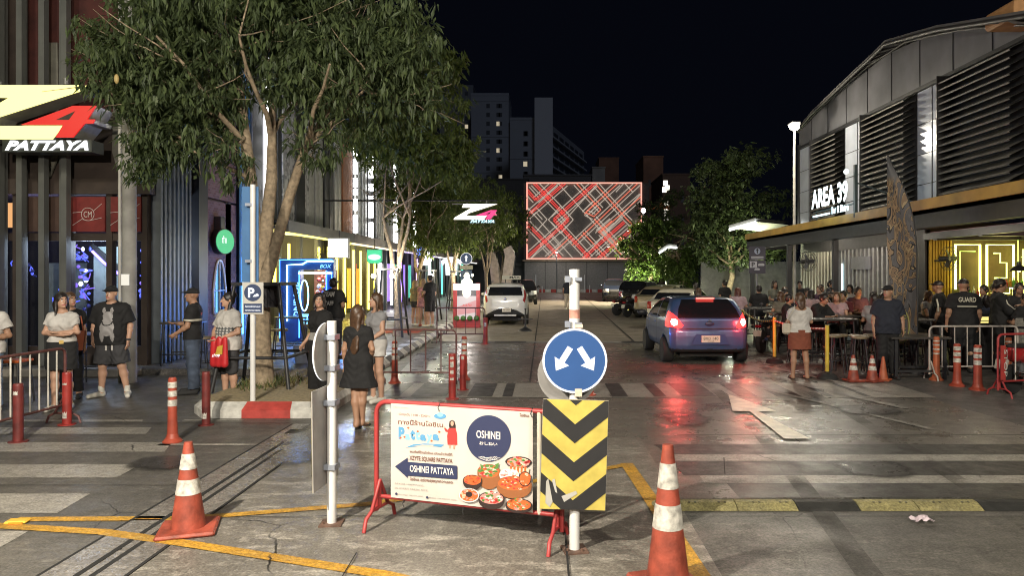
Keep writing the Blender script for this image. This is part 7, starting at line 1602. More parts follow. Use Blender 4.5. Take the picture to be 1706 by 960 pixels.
crowd('woman with long auburn hair in a pale pink top sitting nearest the blue car tail',3,5.55,20.6,150,1.68,(CPK,CG),skin=SK1,hair=H_RED)
crowd('person in black jacket with pale back stripe sitting beside the auburn haired woman',2,6.45,21.6,170,1.74,(CB,CB))
crowd('person with tousled hair and pale face leaning over a table near the yellow rope',4,6.35,19.3,10,1.74,(CN,CG),skin=SK1)
crowd('dark haired person sitting under the small green tree table',7,8.2,24.6,-20,1.62,(CGR,CG))
crowd('man in dark shirt standing against the pale barred wall by the post',0,8.85,24.9,-30,1.72,(CG,CB))
crowd('man in grey shirt reading at a table below the canopy fan',5,8.95,22.4,15,1.76,(CGY,CG),skin=SK1)
crowd('woman with long dark hair beside the man reading under the fan',1,8.55,22.2,40,1.62,(CB,CB))
crowd('person in a pale shirt walking along the barred wall',0,9.5,23.9,80,1.70,(cloth('cream_shirt',(.55,.50,.42)),CG))
crowd('seated man with bent head directly behind the woman in white',4,6.0,15.9,30,1.70,(CB,CB))
crowd('woman in white cardigan standing at the barred wall doorway',1,9.0,21.2,-20,1.64,(CW,CB),skin=SK1)
crowd('woman in pale off shoulder top sitting with her arm on the table',7,6.75,16.6,-25,1.66,(CPK,CB),skin=SK1,hair=H_BRN)
crowd('man in plum shirt laughing at the high table with the orange candle',2,7.75,17.8,-5,1.76,(CPU,CG),skin=SK2)
crowd('woman with wavy hair in dark plum top at the candle table',3,8.55,17.9,-20,1.68,(CPU,CG),hair=H_BRN)
crowd('person in blue jeans seated between the candle table and the navy shirted man',7,8.05,16.6,160,1.66,(CB,cloth('jeans_light',(.12,.16,.26))))
crowd('man with phone raised standing behind the seated guests by the flag',5,9.35,18.9,5,1.74,(CMR,CB),skin=SK1)
crowd('dark haired guest sitting just left of the raised phone',2,8.9,18.6,20,1.68,(CB,CB),skin=SK1)
crowd('woman in dark dress sitting hidden behind the black cap of the flag man',3,7.5,16.0,40,1.64,(CB,CB))
crowd('guest in black top next to the folding stand by the barred wall',2,8.0,20.2,30,1.70,(CB,CG))
crowd('woman with brown hair sitting by the parked motorcycles',7,5.15,24.0,170,1.6,(CMR,CG),skin=SK1,hair=H_BRN)
crowd('dark haired guest standing behind the white saloon car',1,5.6,26.5,150,1.64,(CN,CG))
crowd('man in dark tee standing among the far trees and motorcycles',0,6.9,27.5,200,1.70,(CB,CG))
# guards and guests in the open bar
g=crowd('broad guard in black with pale lettering across the back at the barrier',6,8.30,14.25,168,1.84,(CB,CB)); g.scale=(1.16,1.1,1.06)
text('back_print','GUARD',(0,.165,1.33),(-1,0,0),(0,0,1),.085,CREF,g,.03,width=.27,bold=.02); mb=MB(); mb.bb(-.15,.15,.185,.192,1.235,1.255); mb.build('back_stripe',CREF,g)
g=crowd('person in black and white striped sports jacket and black cap beside the flag',6,8.55,15.6,-125,1.80,(CB,CGY))
mb=MB(); mb.tube([(-.31,.0,1.38),(-.335,.03,1.25),(-.33,.03,1.12)],.018,6); mb.tube([(.31,.0,1.38),(.335,.03,1.25),(.33,.03,1.12)],.018,6); mb.build('sleeve_stripe',CREF,g)
g=crowd('large man in black jacket with grey sleeve piping bending over the mixing desk',5,9.05,14.3,70,1.86,(CB,CB)); g.scale=(1.18,1.14,1.06)
mb=MB(); mb.tube([(-.2,-.02,1.46),(-.29,-.05,1.3),(-.31,-.14,1.2),(-.2,-.36,1.24)],.013,6); mb.tube([(.2,-.02,1.46),(.29,-.05,1.3),(.31,-.16,1.2),(.2,-.38,1.27)],.013,6); mb.build('piping',CREF,g)
crowd('guest in blue and white striped top behind the broad guard',0,9.0,15.4,-60,1.76,(CBL,CG),skin=SK1)
crowd('seated guest with dark bun facing the lit bar',7,9.35,15.2,180,1.62,(CBL,CG))
crowd('bartender in patterned shirt standing under the lime neon bars',0,11.2,17.9,-10,1.72,(cloth('yellow_shirt',(.40,.30,.06)),CB),skin=SK2)
crowd('guest leaning on the bar under the long white shelf light',4,11.9,16.4,175,1.72,(CG,CB))
crowd('man with lanyard behind the grey wicker chair',0,10.1,15.3,-25,1.76,(CG,CB),skin=SK1)
crowd('woman with long hair at the bar end of the terrace',1,10.35,15.0,30,1.66,(CB,CG),skin=SK1)
crowd('guest in dark top sitting at the right frame edge in front of the bar',2,9.25,13.75,190,1.72,(CB,CB))
crowd('guest with violet lit shirt beside the wicker chair',3,9.75,14.4,150,1.66,(cloth('violet_shirt',(.25,.22,.5)),CG),skin=SK1)
more=[('guest in black shirt at the long table left of the woman in white',2,5.55,16.4,60),('guest with pale sleeves seated behind the yellow rope',7,5.9,17.9,200),('guest in grey top seated between the two front tables',3,6.9,15.0,160),('man in maroon shirt seated at the table behind the cones',2,7.05,16.9,-60),('guest in slate blue seated at the far tables under the canopy',3,7.0,21.0,30),('guest in dark shirt leaning at the far table under the canopy',4,7.9,21.6,-20),('standing guest in olive top among the far terrace tables',1,7.5,23.4,20),('guest in plum top standing by the second canopy post',0,8.0,20.9,-70),('seated guest with pale pink top by the canopy post',3,7.2,19.4,140),('guest in black seated close behind the flag pole',2,7.55,15.4,-40),('guest in grey seated at the table under the low bar light',7,9.0,16.9,40),('standing guest in black at the corner of the lit bar',0,9.9,16.2,-80),('guest in maroon dress standing before the bar counter',1,10.6,16.1,170),('tall guest in navy standing at the bar counter',0,11.3,15.9,160),('guest in white seated facing the barred wall',7,8.4,18.4,100)]
for k,(lb_,t_,x_,y_,r_) in enumerate(more): crowd(lb_,t_,x_,y_,r_,1.62+.02*(k%7),([CB,CGR,CGY,CMR,CBL,CN,CGR,CPU,CPK,CB,CGY,CB,CMR,CN,CW][k],[CG,CB][k%2]),skin=[SK2,SK1,SK2][k%3],hair=[H_BLK,H_BRN,H_BLK][k%3])
for t in TEMPL:
    for c in CH.get(t.name,[]): bpy.data.objects.remove(c)
    bpy.data.objects.remove(t)
# ================================================================ VEHICLES
def polysdf(pts,U,Vv):
    """signed distance to a closed polygon on a grid"""
    d=np.full(U.shape,1e9); ins=np.zeros(U.shape,bool); n=len(pts)
    for i in range(n):
        ax_,ay=pts[i]; bx,by=pts[(i+1)%n]; ex,ey=bx-ax_,by-ay; wx,wy=U-ax_,Vv-ay
        t=np.clip((wx*ex+wy*ey)/(ex*ex+ey*ey+1e-12),0,1); d=np.minimum(d,(wx-ex*t)**2+(wy-ey*t)**2)
        c=(ay<=Vv)!=(by<=Vv); xi=ax_+(Vv-ay)*(ex)/(by-ay+1e-12*(by==ay)); ins^=c&(U<xi)
    return np.where(ins,-1,1)*np.sqrt(d)
def smax(a,b,k):
    h=np.maximum(k-np.abs(a-b),0)/k; return np.maximum(a,b)+h*h*k*.25
def inpoly(pts,u,v):
    ins=np.zeros(u.shape,bool); n=len(pts)
    for i in range(n):
        ax_,ay=pts[i]; bx,by=pts[(i+1)%n]; c=(ay<=v)!=(by<=v); ins^=c&(u<ax_+(v-ay)*(bx-ax_)/(by-ay if by!=ay else 1e-9))
    return ins
def carbody(side,cross,plan,wheels,wr,W2,L,H,h=.018,k=.10):
    """smooth body: side profile (y,z) x cross section (x,z) x plan (x,y); wheel wells cut out. y: front +"""
    ax=[np.arange(-W2-.06,W2+.06,h,dtype=np.float32),np.arange(-L/2-.06,L/2+.06,h,dtype=np.float32),np.arange(.05,H+.08,h,dtype=np.float32)]
    Y,Z=np.meshgrid(ax[1],ax[2],indexing='ij'); ds=polysdf(side,Y,Z).astype(np.float32)
    X,Z2=np.meshgrid(ax[0],ax[2],indexing='ij'); dc=polysdf(cross+[(-x,z) for x,z in cross[::-1]],X,Z2).astype(np.float32)
    X3,Y3=np.meshgrid(ax[0],ax[1],indexing='ij'); dp=polysdf(plan+[(-x,y) for x,y in plan[::-1]],X3,Y3).astype(np.float32)
    Fd=smax(smax(ds[None],dc[:,None,:],k),dp[:,:,None],k)
    for wy in wheels:
        dw=np.sqrt((Y-wy)**2+(Z-wr*.98)**2)-(wr+.055); well=np.maximum(dw[None],(W2-.30-np.abs(ax[0]))[:,None,None])
        Fd=np.maximum(Fd,-well.astype(np.float32))
    return surf_nets(Fd,(ax[0][0],ax[1][0],ax[2][0]),h)
def wheel(parent,x,y,r,side,rim=None,hubn=5,w=.2):
    e=MB(); s=side
    prof=[(r*.66,-w/2),(r*.93,-w/2),(r,-w*.32),(r,w*.32),(r*.93,w/2),(r*.66,w/2)]
    e.lathe(prof,(0,0,0),26,axis=(1,0,0)); t=e.build('wheel',[M('tyre_rubber',(.018,.018,.018),.8,var=.2)],parent,loc=(x,y,r))
    m=MB(); m.lathe([(r*.68,-.05),(r*.68,.075),(r*.62,.085),(r*.60,.03),(r*.1,.03)],(0,0,0),26,axis=(s,0,0))
    for k in range(hubn):
        a=2*pi*k/hubn; m.box((s*.06,cos(a)*r*.34,sin(a)*r*.34),(.03,r*.58,r*.15),rot=Matrix.Rotation(a,3,'X'))
    m.lathe([(r*.14,.03),(r*.14,.085),(0.001,.09)],(0,0,0),14,axis=(s,0,0)); m.build('rim',[rim or STEEL],t); return t
def car(label,loc,rz,spec,group=None,name='parked_car',cat='car'):
    e=empty(name,loc,rz,label,cat,group); g=spec
    V,Q=carbody(g['side'],g['cross'],g['plan'],g['wheels'],g['wr'],g['W']/2,g['L'],g['H'],g.get('h',.02),g.get('k',.10))
    C=V[Q].mean(1); A=V[Q]; N=np.cross(A[:,2]-A[:,0],A[:,3]-A[:,1]); N/=np.linalg.norm(N,axis=1)[:,None]+1e-12
    lab=np.zeros(len(Q),int); names=['body']; mats=[g['paint']]
    for nm,fn,mt in g['zones']:
        m=fn(C[:,0],C[:,1],C[:,2],N)&(lab==0)
        if m.any(): lab[m]=len(names); names.append(nm); mats.append(mt)
    items=[]
    for i,(nm,mt) in enumerate(zip(names,mats)):
        if nm in('body','rear_window','windscreen','grille'): items.append((nm,mt,lab==i))
        elif nm=='lower_bumper': items+= [(nm,mt,(lab==i)&(C[:,1]<0)),(nm,mt,(lab==i)&(C[:,1]>=0))]
        else: items+= [(nm,mt,(lab==i)&(C[:,0]<0)),(nm,mt,(lab==i)&(C[:,0]>=0))]
    for nm,mt,sel in items:
        q=Q[sel]
        if not len(q): continue
        u,inv=np.unique(q,return_inverse=True); npmesh(nm,V[u],inv.reshape(q.shape),[mt],None,e,True)
    for wy in g['wheels']:
        for s in (-1,1): wheel(e,s*(g['W']/2-.115),wy,g['wr'],s,g.get('rim'),g.get('spokes',5))
    mb=MB(); mb.bb(-g['W']/2+.32,g['W']/2-.32,-g['L']/2+.35,g['L']/2-.35,.16,.4); mb.build('underbody',[RBB],e)
    return e
TAILG=M('tail_lens',(.30,.012,.015),.12,var=0,coat=.5); CHROME=M('chrome',(.6,.6,.6),.12,1.0,var=0)
def trunkplate(e,x,y,z,w,h,txt,sub=None,face=-1,tilt=0):
    mb=MB(); mb.bb(x-w/2,x+w/2,y-.008,y+.008,z-h/2,z+h/2); p=mb.build('licence_plate',[M('plate_white_car',(.62,.58,.48),.45,var=.05)],e)
    text('lettering',txt,(x,y+face*.009,z-h*.12),(-face,0,0),(0,0,1),h*.42,BLK,p,.002,width=w*.8)
    if sub: text('lettering',sub,(x,y+face*.009,z-h*.40),(-face,0,0),(0,0,1),h*.16,BLK,p,.002,width=w*.35)
    return p
# ------------------------------------------------ the blue hatchback
BLUE=M('car_blue',(.055,.105,.235),.28,.2,var=.12,coat=.7)
Hs=[(-1.80,.28),(-1.87,.42),(-1.885,.62),(-1.85,.76),(-1.80,.80),(-1.79,.98),(-1.72,1.08),(-1.38,1.42),(-1.30,1.475),(-.9,1.50),(-.3,1.51),(.2,1.47),(.62,1.33),(1.12,1.03),(1.30,.98),(1.68,.84),(1.84,.70),(1.88,.5),(1.84,.3),(1.7,.22),(-1.7,.22)]
Hc=[(0,.20),(.70,.20),(.80,.30),(.835,.50),(.835,.72),(.815,.95),(.60,1.44),(.5,1.50),(.3,1.52),(0,1.53)]
Hp=[(0,-1.90),(.45,-1.89),(.66,-1.82),(.77,-1.66),(.83,-1.3),(.835,0),(.83,1.1),(.77,1.55),(.62,1.78),(.3,1.88),(0,1.9)]
sw=[(-1.25,1.02),(-1.02,1.36),(-.75,1.42),(-.25,1.43),(.2,1.39),(.55,1.26),(.98,1.02),(.2,.985),(-.6,.99)]
EBR=E('brake_white_hot',(1,.45,.36),30); ERD=E('brake_red',(1,.015,.015),6)
zones=[('rear_window',lambda x,y,z,N:(y<-1.30)&inpoly([(-.60,1.02),(.60,1.02),(.56,1.2),(.46,1.415),(-.46,1.415),(-.56,1.2)],x,z)&(N[:,1]<-.2),GLS),
 ('brake_light',lambda x,y,z,N:(y<-1.35)&(((np.abs(x)-.66)/.055)**2+((z-.93)/.075)**2<1),EBR),
 ('tail_light',lambda x,y,z,N:(y<-1.35)&inpoly([(.50,.86),(.53,.80),(.80,.82),(.84,.95),(.80,1.10),(.72,1.16),(.62,1.06)],np.abs(x),z),ERD),
 ('panel_gap',lambda x,y,z,N:((y<-1.6)&(np.abs(x)<.66)&(np.abs(z-.79)<.0085))|((y<-1.6)&(np.abs(np.abs(x)-.60)<.008)&(z>.79)&(z<.9))|((np.abs(N[:,0])>.6)&(np.abs(y+.30)<.0085)&(z>.30)&(z<1.0))|((np.abs(N[:,0])>.6)&(np.abs(y-.78)<.0085)&(z>.30)&(z<1.0)),RBB),
 ('side_window',lambda x,y,z,N:inpoly(sw,y,z)&(np.abs(N[:,0])>.35)&(np.abs(y+.30)>.035)&(np.abs(y-.45+.0)>.0),GLS),
 ('windscreen',lambda x,y,z,N:(y>.60)&(z>1.04)&(N[:,1]>.3)&(np.abs(x)<.62),GLS),
 ('lower_bumper',lambda x,y,z,N:(z<.345)&(y<-1.5),RBB),
 ('sill',lambda x,y,z,N:(z<.25),RBB),
 ('headlight',lambda x,y,z,N:(y>1.45)&(np.abs(x)>.42)&(z>.62)&(z<.82),CHROME)]
bc=car('metallic blue hatchback driving away with its brake lights glowing',(3.53,17.3,0),R(.8),dict(side=Hs,cross=Hc,plan=Hp,wheels=(-1.22,1.22),wr=.285,W=1.67,L=3.78,H=1.53,h=.0155,k=.2,paint=BLUE,zones=zones,spokes=7),name='driving_car')
bc.scale=(1.13,1.03,.985)
mb=MB(); mb.bb(-.17,.17,-1.43,-1.36,1.425,1.455); mb.build('high_brake_light',[E('high_brake',(1,.08,.06),7)],bc)
trunkplate(bc,.0,-1.905,.575,.35,.15,'8กฆ 140','ชลบุรี')
mb=MB(); mb.prism([(-.36,-.13),(.36,-.13),(.27,.10),(-.27,.10)],(0,-1.893,.58),(1,0,0),(0,0,1),.004); mb.build('plate_recess',[M('car_blue_dark',(.05,.075,.20),.35,.2,var=.05)],bc)
mb=MB(); 
for a in (0,2*pi/3,4*pi/3):
    c_,s_=cos(a+pi/2),sin(a+pi/2); mb.prism([(0,0),(c_*.02-s_*.013,s_*.02+c_*.013),(c_*.042,s_*.042),(c_*.02+s_*.013,s_*.02-c_*.013)],(0,-1.825,.975),(1,0,0),(0,0,1),.01)
mb.build('emblem',[CHROME],bc); mb=MB(); mb.ball((0,-1.815,.90),(.085,.02,.045),0,14,8); mb.build('tailgate_handle',[M('car_blue_deep',(.03,.04,.09),.4,var=0)],bc)  # handle in a deeper tone of the car blue
mb=MB(); mb.tube([(.05,-1.60,1.035),(.0,-1.63,1.08),(-.25,-1.655,1.055),(-.42,-1.66,1.04)],.008,5); mb.build('wiper',[BLK],bc)
mb=MB(); mb.tube([(.42,-1.45,1.15),(.46,-1.5,1.05)],.004,4); mb.bb(-.16,.16,-1.885,-1.87,.755,.765); mb.build('trim_line',[BLK],bc)
for s in (-1,1):
    mb=MB(); mb.ball((s*.93,.78,1.02),(.11,.07,.075),0,12,8); mb.cyl((s*.80,.80,.98),(s*.9,.79,1.0),.02,n=6); mb.build('door_mirror',[BLK if s<0 else BLUE],bc)
for s in (-1,1):
    for y in (.42,-.42): mb=MB(); mb.bb(s*.838-.012,s*.838+.012,y-.10,y+.08,.86,.89); mb.build('door_handle',[BLUE],bc)
point('brake_glow',(-.66,-2.02,.93),14,(1,.04,.03),.06,bc); point('brake_glow',(.66,-2.02,.93),14,(1,.04,.03),.06,bc)
# ------------------------------------------------ white crossover
WCAR=M('car_white',(.62,.62,.60),.3,0,var=.04,coat=.7)
Ss=[(-1.95,.34),(-2.06,.42),(-2.08,.66),(-2.03,.90),(-1.98,1.10),(-1.70,1.50),(-1.60,1.58),(-1.0,1.62),(0,1.62),(.4,1.55),(1.0,1.12),(1.2,1.06),(1.85,.92),(2.05,.74),(2.06,.5),(1.95,.32),(-1.8,.30)]
Sc=[(0,.28),(.76,.28),(.87,.40),(.895,.6),(.895,.85),(.87,1.06),(.66,1.52),(.5,1.6),(0,1.635)]
Sp=[(0,-2.10),(.5,-2.08),(.74,-1.98),(.86,-1.7),(.895,-1.2),(.895,1.2),(.83,1.65),(.66,1.92),(.3,2.05),(0,2.07)]
swS=[(-1.5,1.12),(-1.35,1.42),(-1.0,1.50),(.2,1.48),(.5,1.36),(.92,1.10)]
zS=[('rear_window',lambda x,y,z,N:(y<-1.5)&inpoly([(-.66,1.14),(.66,1.14),(.60,1.46),(-.60,1.46)],x,z)&(N[:,1]<-.2),GLS),
 ('tail_light',lambda x,y,z,N:(y<-1.55)&inpoly([(.66,.93),(.74,.86),(.80,1.1),(.78,1.46),(.70,1.46),(.72,1.15)],np.abs(x),z),TAILG),
 ('side_window',lambda x,y,z,N:inpoly(swS,y,z)&(np.abs(N[:,0])>.35)&(np.abs(y+.5)>.035)&(np.abs(y+1.12)>.06),GLS),
 ('windscreen',lambda x,y,z,N:(y>.50)&(z>1.14)&(N[:,1]>.3)&(np.abs(x)<.70),GLS),
 ('lower_bumper',lambda x,y,z,N:(z<.66-.12*(np.abs(x)/.5)**2)&(y<-1.75)&(z<.66),RBB),
 ('sill',lambda x,y,z,N:(z<.40),RBB),('headlight',lambda x,y,z,N:(y>1.6)&(np.abs(x)>.45)&(z>.72)&(z<.92),CHROME)]
wc=car('white crossover parked beside the red advertising stand',(-1.50,29.4,0),R(1.0),dict(side=Ss,cross=Sc,plan=Sp,wheels=(-1.28,1.28),wr=.335,W=1.79,L=4.16,H=1.64,h=.024,k=.10,paint=WCAR,zones=zS,spokes=5))
trunkplate(wc,.05,-2.10,.585,.34,.13,'กษ 2957'); mb=MB(); mb.bb(-.42,.42,-2.1,-2.05,.36,.42); mb.build('skid_plate',[STEEL],wc)
mb=MB(); mb.ball((0,-2.01,1.0),(.05,.02,.05),0,12,6); mb.build('emblem',[CHROME],wc); mb=MB(); mb.cyl((-.55,.2,1.62),(-.55,-1.3,1.66),.018,n=6); mb.build('roof_rail',[BLK],wc); mb=MB(); mb.cyl((.55,.2,1.62),(.55,-1.3,1.66),.018,n=6); mb.build('roof_rail',[BLK],wc)
for s in (-1,1):
    mb=MB(); mb.ball((s*.99,.75,1.12),(.12,.08,.08),0,12,8); mb.build('door_mirror',[WCAR],wc)
rsn=empty('roof_plate_sign',(gr(850,487).x*0-1.55,34.5,1.72),0,'dark rooftop sign with white letters standing behind the white car','sign'); mb=MB(); mb.bb(-.45,.45,0,.05,-.02,.16); mb.build('board',[M('sign_pale_board',(.55,.55,.53),.5)],rsn); text('lettering','MAX',(.15,-.002,.03),(1,0,0),(0,0,1),.1,BLK,rsn,.003,width=.5,bold=.02); mb=MB(); mb.bb(-.3,-.26,.0,.04,-1.72,-.02); mb.bb(.26,.3,.0,.04,-1.72,-.02); mb.build('stand',[BLK],rsn)
# ------------------------------------------------ other parked cars (same maker, other paint and front details)
def simplecar(label,loc,rz,paint,kind='suv',front=False,group=None,tail=True,h=.03):
    side,cross,plan,sw_,W,L,H,wr,wh=(Ss,Sc,Sp,swS,1.79,4.16,1.64,.335,(-1.28,1.28)) if kind=='suv' else (SEs,SEc,SEp,swE,1.76,4.52,1.45,.31,(-1.36,1.36))
    zs=[('rear_window',lambda x,y,z,N:(y<-1.2)&(z>1.0 if kind!='suv' else z>1.14)&(z<H-.13)&(np.abs(x)<.62)&(N[:,1]<-.2),GLS),
     ('tail_light',lambda x,y,z,N:(y<-L/2+.42)&(np.abs(x)>.55)&(z>.74)&(z<.98),TAILG),
     ('side_window',lambda x,y,z,N:inpoly(sw_,y,z)&(np.abs(N[:,0])>.35)&(np.abs(y+.2)>.035),GLS),
     ('windscreen',lambda x,y,z,N:(y>.45)&(z>(1.12 if kind=='suv' else 1.0))&(N[:,1]>.3)&(np.abs(x)<.68),GLS),
     ('headlight',lambda x,y,z,N:(y>L/2-.5)&(np.abs(x)>.45)&(z>.68)&(z<.90),M('headlight_lens',(.55,.56,.58),.1,var=0,coat=.8)),
     ('grille',lambda x,y,z,N:(y>L/2-.35)&(np.abs(x)<.42)&(z>.50)&(z<.86)&(N[:,1]>.4),RBB),
     ('lower_bumper',lambda x,y,z,N:(z<.42)&(np.abs(y)>L/2-.4),RBB)]
    c=car(label,loc,rz,dict(side=side,cross=cross,plan=plan,wheels=wh,wr=wr,W=W,L=L,H=H,h=h,k=.10,paint=paint,zones=zs,spokes=6),group)
    for s in (-1,1):
        mb=MB(); mb.ball((s*(W/2+.1),.72,H*.69),(.11,.07,.075),0,10,6); mb.build('door_mirror',[paint],c)
    return c
SEs=[(-2.2,.36),(-2.25,.5),(-2.24,.78),(-2.18,.98),(-1.72,1.05),(-1.55,1.10),(-.95,1.40),(-.5,1.45),(.1,1.44),(.5,1.33),(1.1,1.0),(1.4,.96),(2.0,.84),(2.22,.70),(2.25,.48),(2.18,.30),(2.0,.22),(-2.0,.24)]
SEc=[(0,.20),(.72,.20),(.84,.32),(.88,.52),(.88,.76),(.855,.96),(.62,1.38),(.5,1.44),(0,1.47)]
SEp=[(0,-2.27),(.5,-2.25),(.72,-2.14),(.84,-1.8),(.88,-1.2),(.88,1.2),(.82,1.7),(.66,2.05),(.3,2.22),(0,2.25)]
swE=[(-1.35,1.02),(-.9,1.33),(-.5,1.37),(.1,1.36),(.45,1.26),(.95,.99)]
NAVY=M('car_navy',(.02,.028,.05),.25,.3,var=0,coat=.9); BLKC=M('car_black',(.012,.012,.013),.2,.2,var=0,coat=.9); BEI=M('car_beige',(.36,.30,.20),.28,.3,var=0,coat=.8); WHC=M('car_cream_white',(.60,.56,.45),.3,0,var=0,coat=.8)
simplecar('dark car facing the camera behind the white crossover',(-1.35,47.5,0),R(182),BLKC,'suv')
simplecar('dark navy car facing the camera at the far end of the right hand parked row',(5.15,52.5,0),R(176),NAVY,'suv')
simplecar('black saloon with sloping rear parked before the dark navy car',(5.65,41.5,0),R(-24),BLKC,'suv')
simplecar('beige saloon with red tail lights in the right hand parked row',(5.55,33.2,0),R(-26),BEI,'sedan')
simplecar('cream white saloon parked in front of the blue hatchback',(5.25,27.2,0),R(-26),WHC,'sedan',h=.024)
simplecar('white saloon mostly hidden between the beige and the black parked cars',(6.6,37.3,0),R(-25),WHC,'sedan')
simplecar('black saloon roof visible between the navy car and the sloping black one',(6.6,46.5,0),R(-20),BLKC,'sedan')
# ------------------------------------------------ motorcycles
def motorcycle(label,loc,rz,paint,group=None,scale=1.0,scooter=False):
    e=empty('motorcycle',loc,rz,label,'motorcycle',group); e.scale=(scale,)*3
    r=.29 if not scooter else .24; wb=.62
    for y in (-wb,wb):
        mb=MB(); mb.lathe([(r*.8,-.05),(r*.95,-.055),(r,-.03),(r,.03),(r*.95,.055),(r*.8,.05)],(0,0,0),22,axis=(1,0,0)); w=mb.build('wheel',[MATS['tyre_rubber']],e,loc=(0,y,r))
        mb=MB(); mb.lathe([(r*.80,-.03),(r*.80,.03),(r*.74,.03),(r*.74,-.03),(r*.80,-.03)],(0,0,0),22,axis=(1,0,0)); mb.cyl((-.06,0,0),(.06,0,0),.035,n=8)
        for k in range(6): a=k*pi/3; mb.cyl((0,0,0),(0,cos(a)*r*.77,sin(a)*r*.77),.008,n=5)
        mb.build('rim',[STEEL],w)
    s=SDF()
    if scooter:
        s.cap((0,-.55,.62),(0,-.10,.66),.11,.12,k=.08); s.cap((0,-.62,.72),(0,-.35,.60),.07,.12,k=.08); s.cap((0,-.15,.35),(0,.25,.32),.12,.10,k=.08,flat=((0,0,1),.5)); s.cap((0,.40,.38),(0,.50,.90),.13,.09,k=.08,flat=((0,1,0),.5)); s.cap((0,.62,.50),(0,.50,.58),.07,.07,k=.04)
    else:
        s.ell((0,.14,.78),(.14,.26,.12),.06); s.cap((0,-.62,.72),(0,-.2,.66),.06,.09,k=.06); s.cap((0,.62,.62),(0,.42,.66),.06,.05,k=.04,flat=((0,0,1),.5)); s.cap((0,-.8,.62),(0,-.55,.66),.05,.06,k=.04,flat=((0,0,1),.5))
    s.build('bodywork',[paint],.014,e)
    mb=MB(); mb.bb(-.12,.12,-.15,.22,.28,.55,bev=.05) if not scooter else mb.bb(-.1,.1,-.5,-.2,.25,.5,bev=.04); mb.tube([(0,.45,.85),(0,.2,.45),(0,-.2,.35),(0,-.5,.6)],.025,6); mb.tube([(-.05,-.15,.35),(-.05,-wb,r)],.03,6); mb.tube([(.06,-.15,.35),(.06,-wb,r)],.03,6); mb.build('engine',[DGR],e)
    mb=MB(); mb.tube([(-.09,wb,r),(-.09,.45,.92)],.025,6); mb.tube([(.09,wb,r),(.09,.45,.92)],.025,6); mb.build('fork',[STEEL],e)
    mb=MB(); mb.tube([(-.36,.26,1.03),(-.25,.38,1.02),(0,.44,.98),(.25,.38,1.02),(.36,.26,1.03)],.016,6); mb.cyl((-.37,.24,1.03),(-.27,.36,1.02),.022,n=6); mb.cyl((.37,.24,1.03),(.27,.36,1.02),.022,n=6); mb.build('handlebar',[BLK],e)
    mb=MB(); mb.ball((-.33,.42,1.16),(.06,.02,.04),0,8,6); mb.ball((.33,.42,1.16),(.06,.02,.04),0,8,6); mb.cyl((-.3,.36,1.03),(-.33,.42,1.15),.007,n=5); mb.cyl((.3,.36,1.03),(.33,.42,1.15),.007,n=5); mb.build('mirror',[BLK],e)
    mb=MB(); mb.ball((0,.55,.88),(.09,.07,.09),0,12,8); mb.build('headlight',[MATS['headlight_lens']],e)
    s=SDF(); s.cap((0,-.6,.78),(0,-.1,.76),.09,.10,k=.05,flat=((0,0,1),.5)); s.build('seat',[RBB],.014,e)
    mb=MB(); mb.tube([(.12,.1,.3),(.16,-.2,.27),(.17,-.75,.36)],[.025,.04,.045],8); mb.build('exhaust',[CHROME],e)
    mb=MB(); mb.bb(-.07,.07,-.86,-.80,.64,.70); mb.build('tail_light',[TAILG],e); mb=MB(); mb.box((0,-.90,.50),(.20,.01,.16),rot=Matrix.Rotation(-.35,3,'X')); mb.build('licence_plate',[M('moto_plate',(.5,.48,.40),.5)],e)
    return e
RM=M('moto_red',(.35,.02,.02),.25,var=0,coat=.8); BM=M('moto_black',(.015,.015,.016),.25,var=0,coat=.8); WM=M('moto_white',(.5,.5,.48),.3,var=0,coat=.6)
motorcycle('large black motorcycle with bright exhaust behind the sagging rope',(5.75,18.4,0),R(-35),BM)
motorcycle('dark motorcycle with pale helmet parked near the black car',(4.25,33.0,0),R(-50),BM)
motorcycle('second dark motorcycle beside the one near the black car',(3.95,34.2,0),R(-55),M('car_maroon',(.028,.009,.009),.25,.2,var=0,coat=.9))
sc=motorcycle('red and white scooter with a tilted pale plate at the right frame edge',(8.15,12.0,0),R(-62),RM,scooter=True)
mb=MB(); mb.prism([(-.5,.55),(-.2,.56),(-.1,.62),(-.55,.66)],(-.125,0,0),(0,1,0),(0,0,1),.012); mb.build('side_panel',[WM],sc)
s=SDF(); s.ell((0,0,.12),(.12,.15,.125),.02); hm=s.build('helmet',[WM],.012,None); tag(hm,'pale helmet resting on the dark motorcycle seat','helmet'); hm.location=(4.1,32.7,.80)
# ================================================================ TERRACE FURNITURE
TAB=M('table_top_dark',(.06,.055,.05),.35,var=.3,scale=4); STL=M('stool_wood',(.24,.19,.12),.45,var=.3,scale=6)
def bar_table(label,x,y,rz=0,w=.7,l=1.2,h=1.02,group=None):
    e=empty('bar_table',(x,y,0),rz,label,'table',group); mb=MB(); mb.bb(-l/2,l/2,-w/2,w/2,h-.04,h,bev=.008); mb.build('table_top',[TAB],e)
    for sx in (-1,1):
        for sy in (-1,1): mb=MB(); mb.cyl((sx*(l/2-.04),sy*(w/2-.04),0),(sx*(l/2-.08),sy*(w/2-.08),h-.04),.022,n=6); mb.build('leg',[BLK],e)
    
    for sy in (-1,1): mb=MB(); mb.bb(-l/2+.06,l/2-.06,sy*(w/2-.065)-.015,sy*(w/2-.065)+.015,.25,.28); mb.build('footrest',[BLK],e)
    return e
tb=bar_table('long dark bar table on the terrace surrounded by stools',5.9,15.2,R(8),group='dark bar tables on the terrace')
def cp(src,x,y,rz,label=None): return copy_tree(src,(x,y,0),R(rz),label)
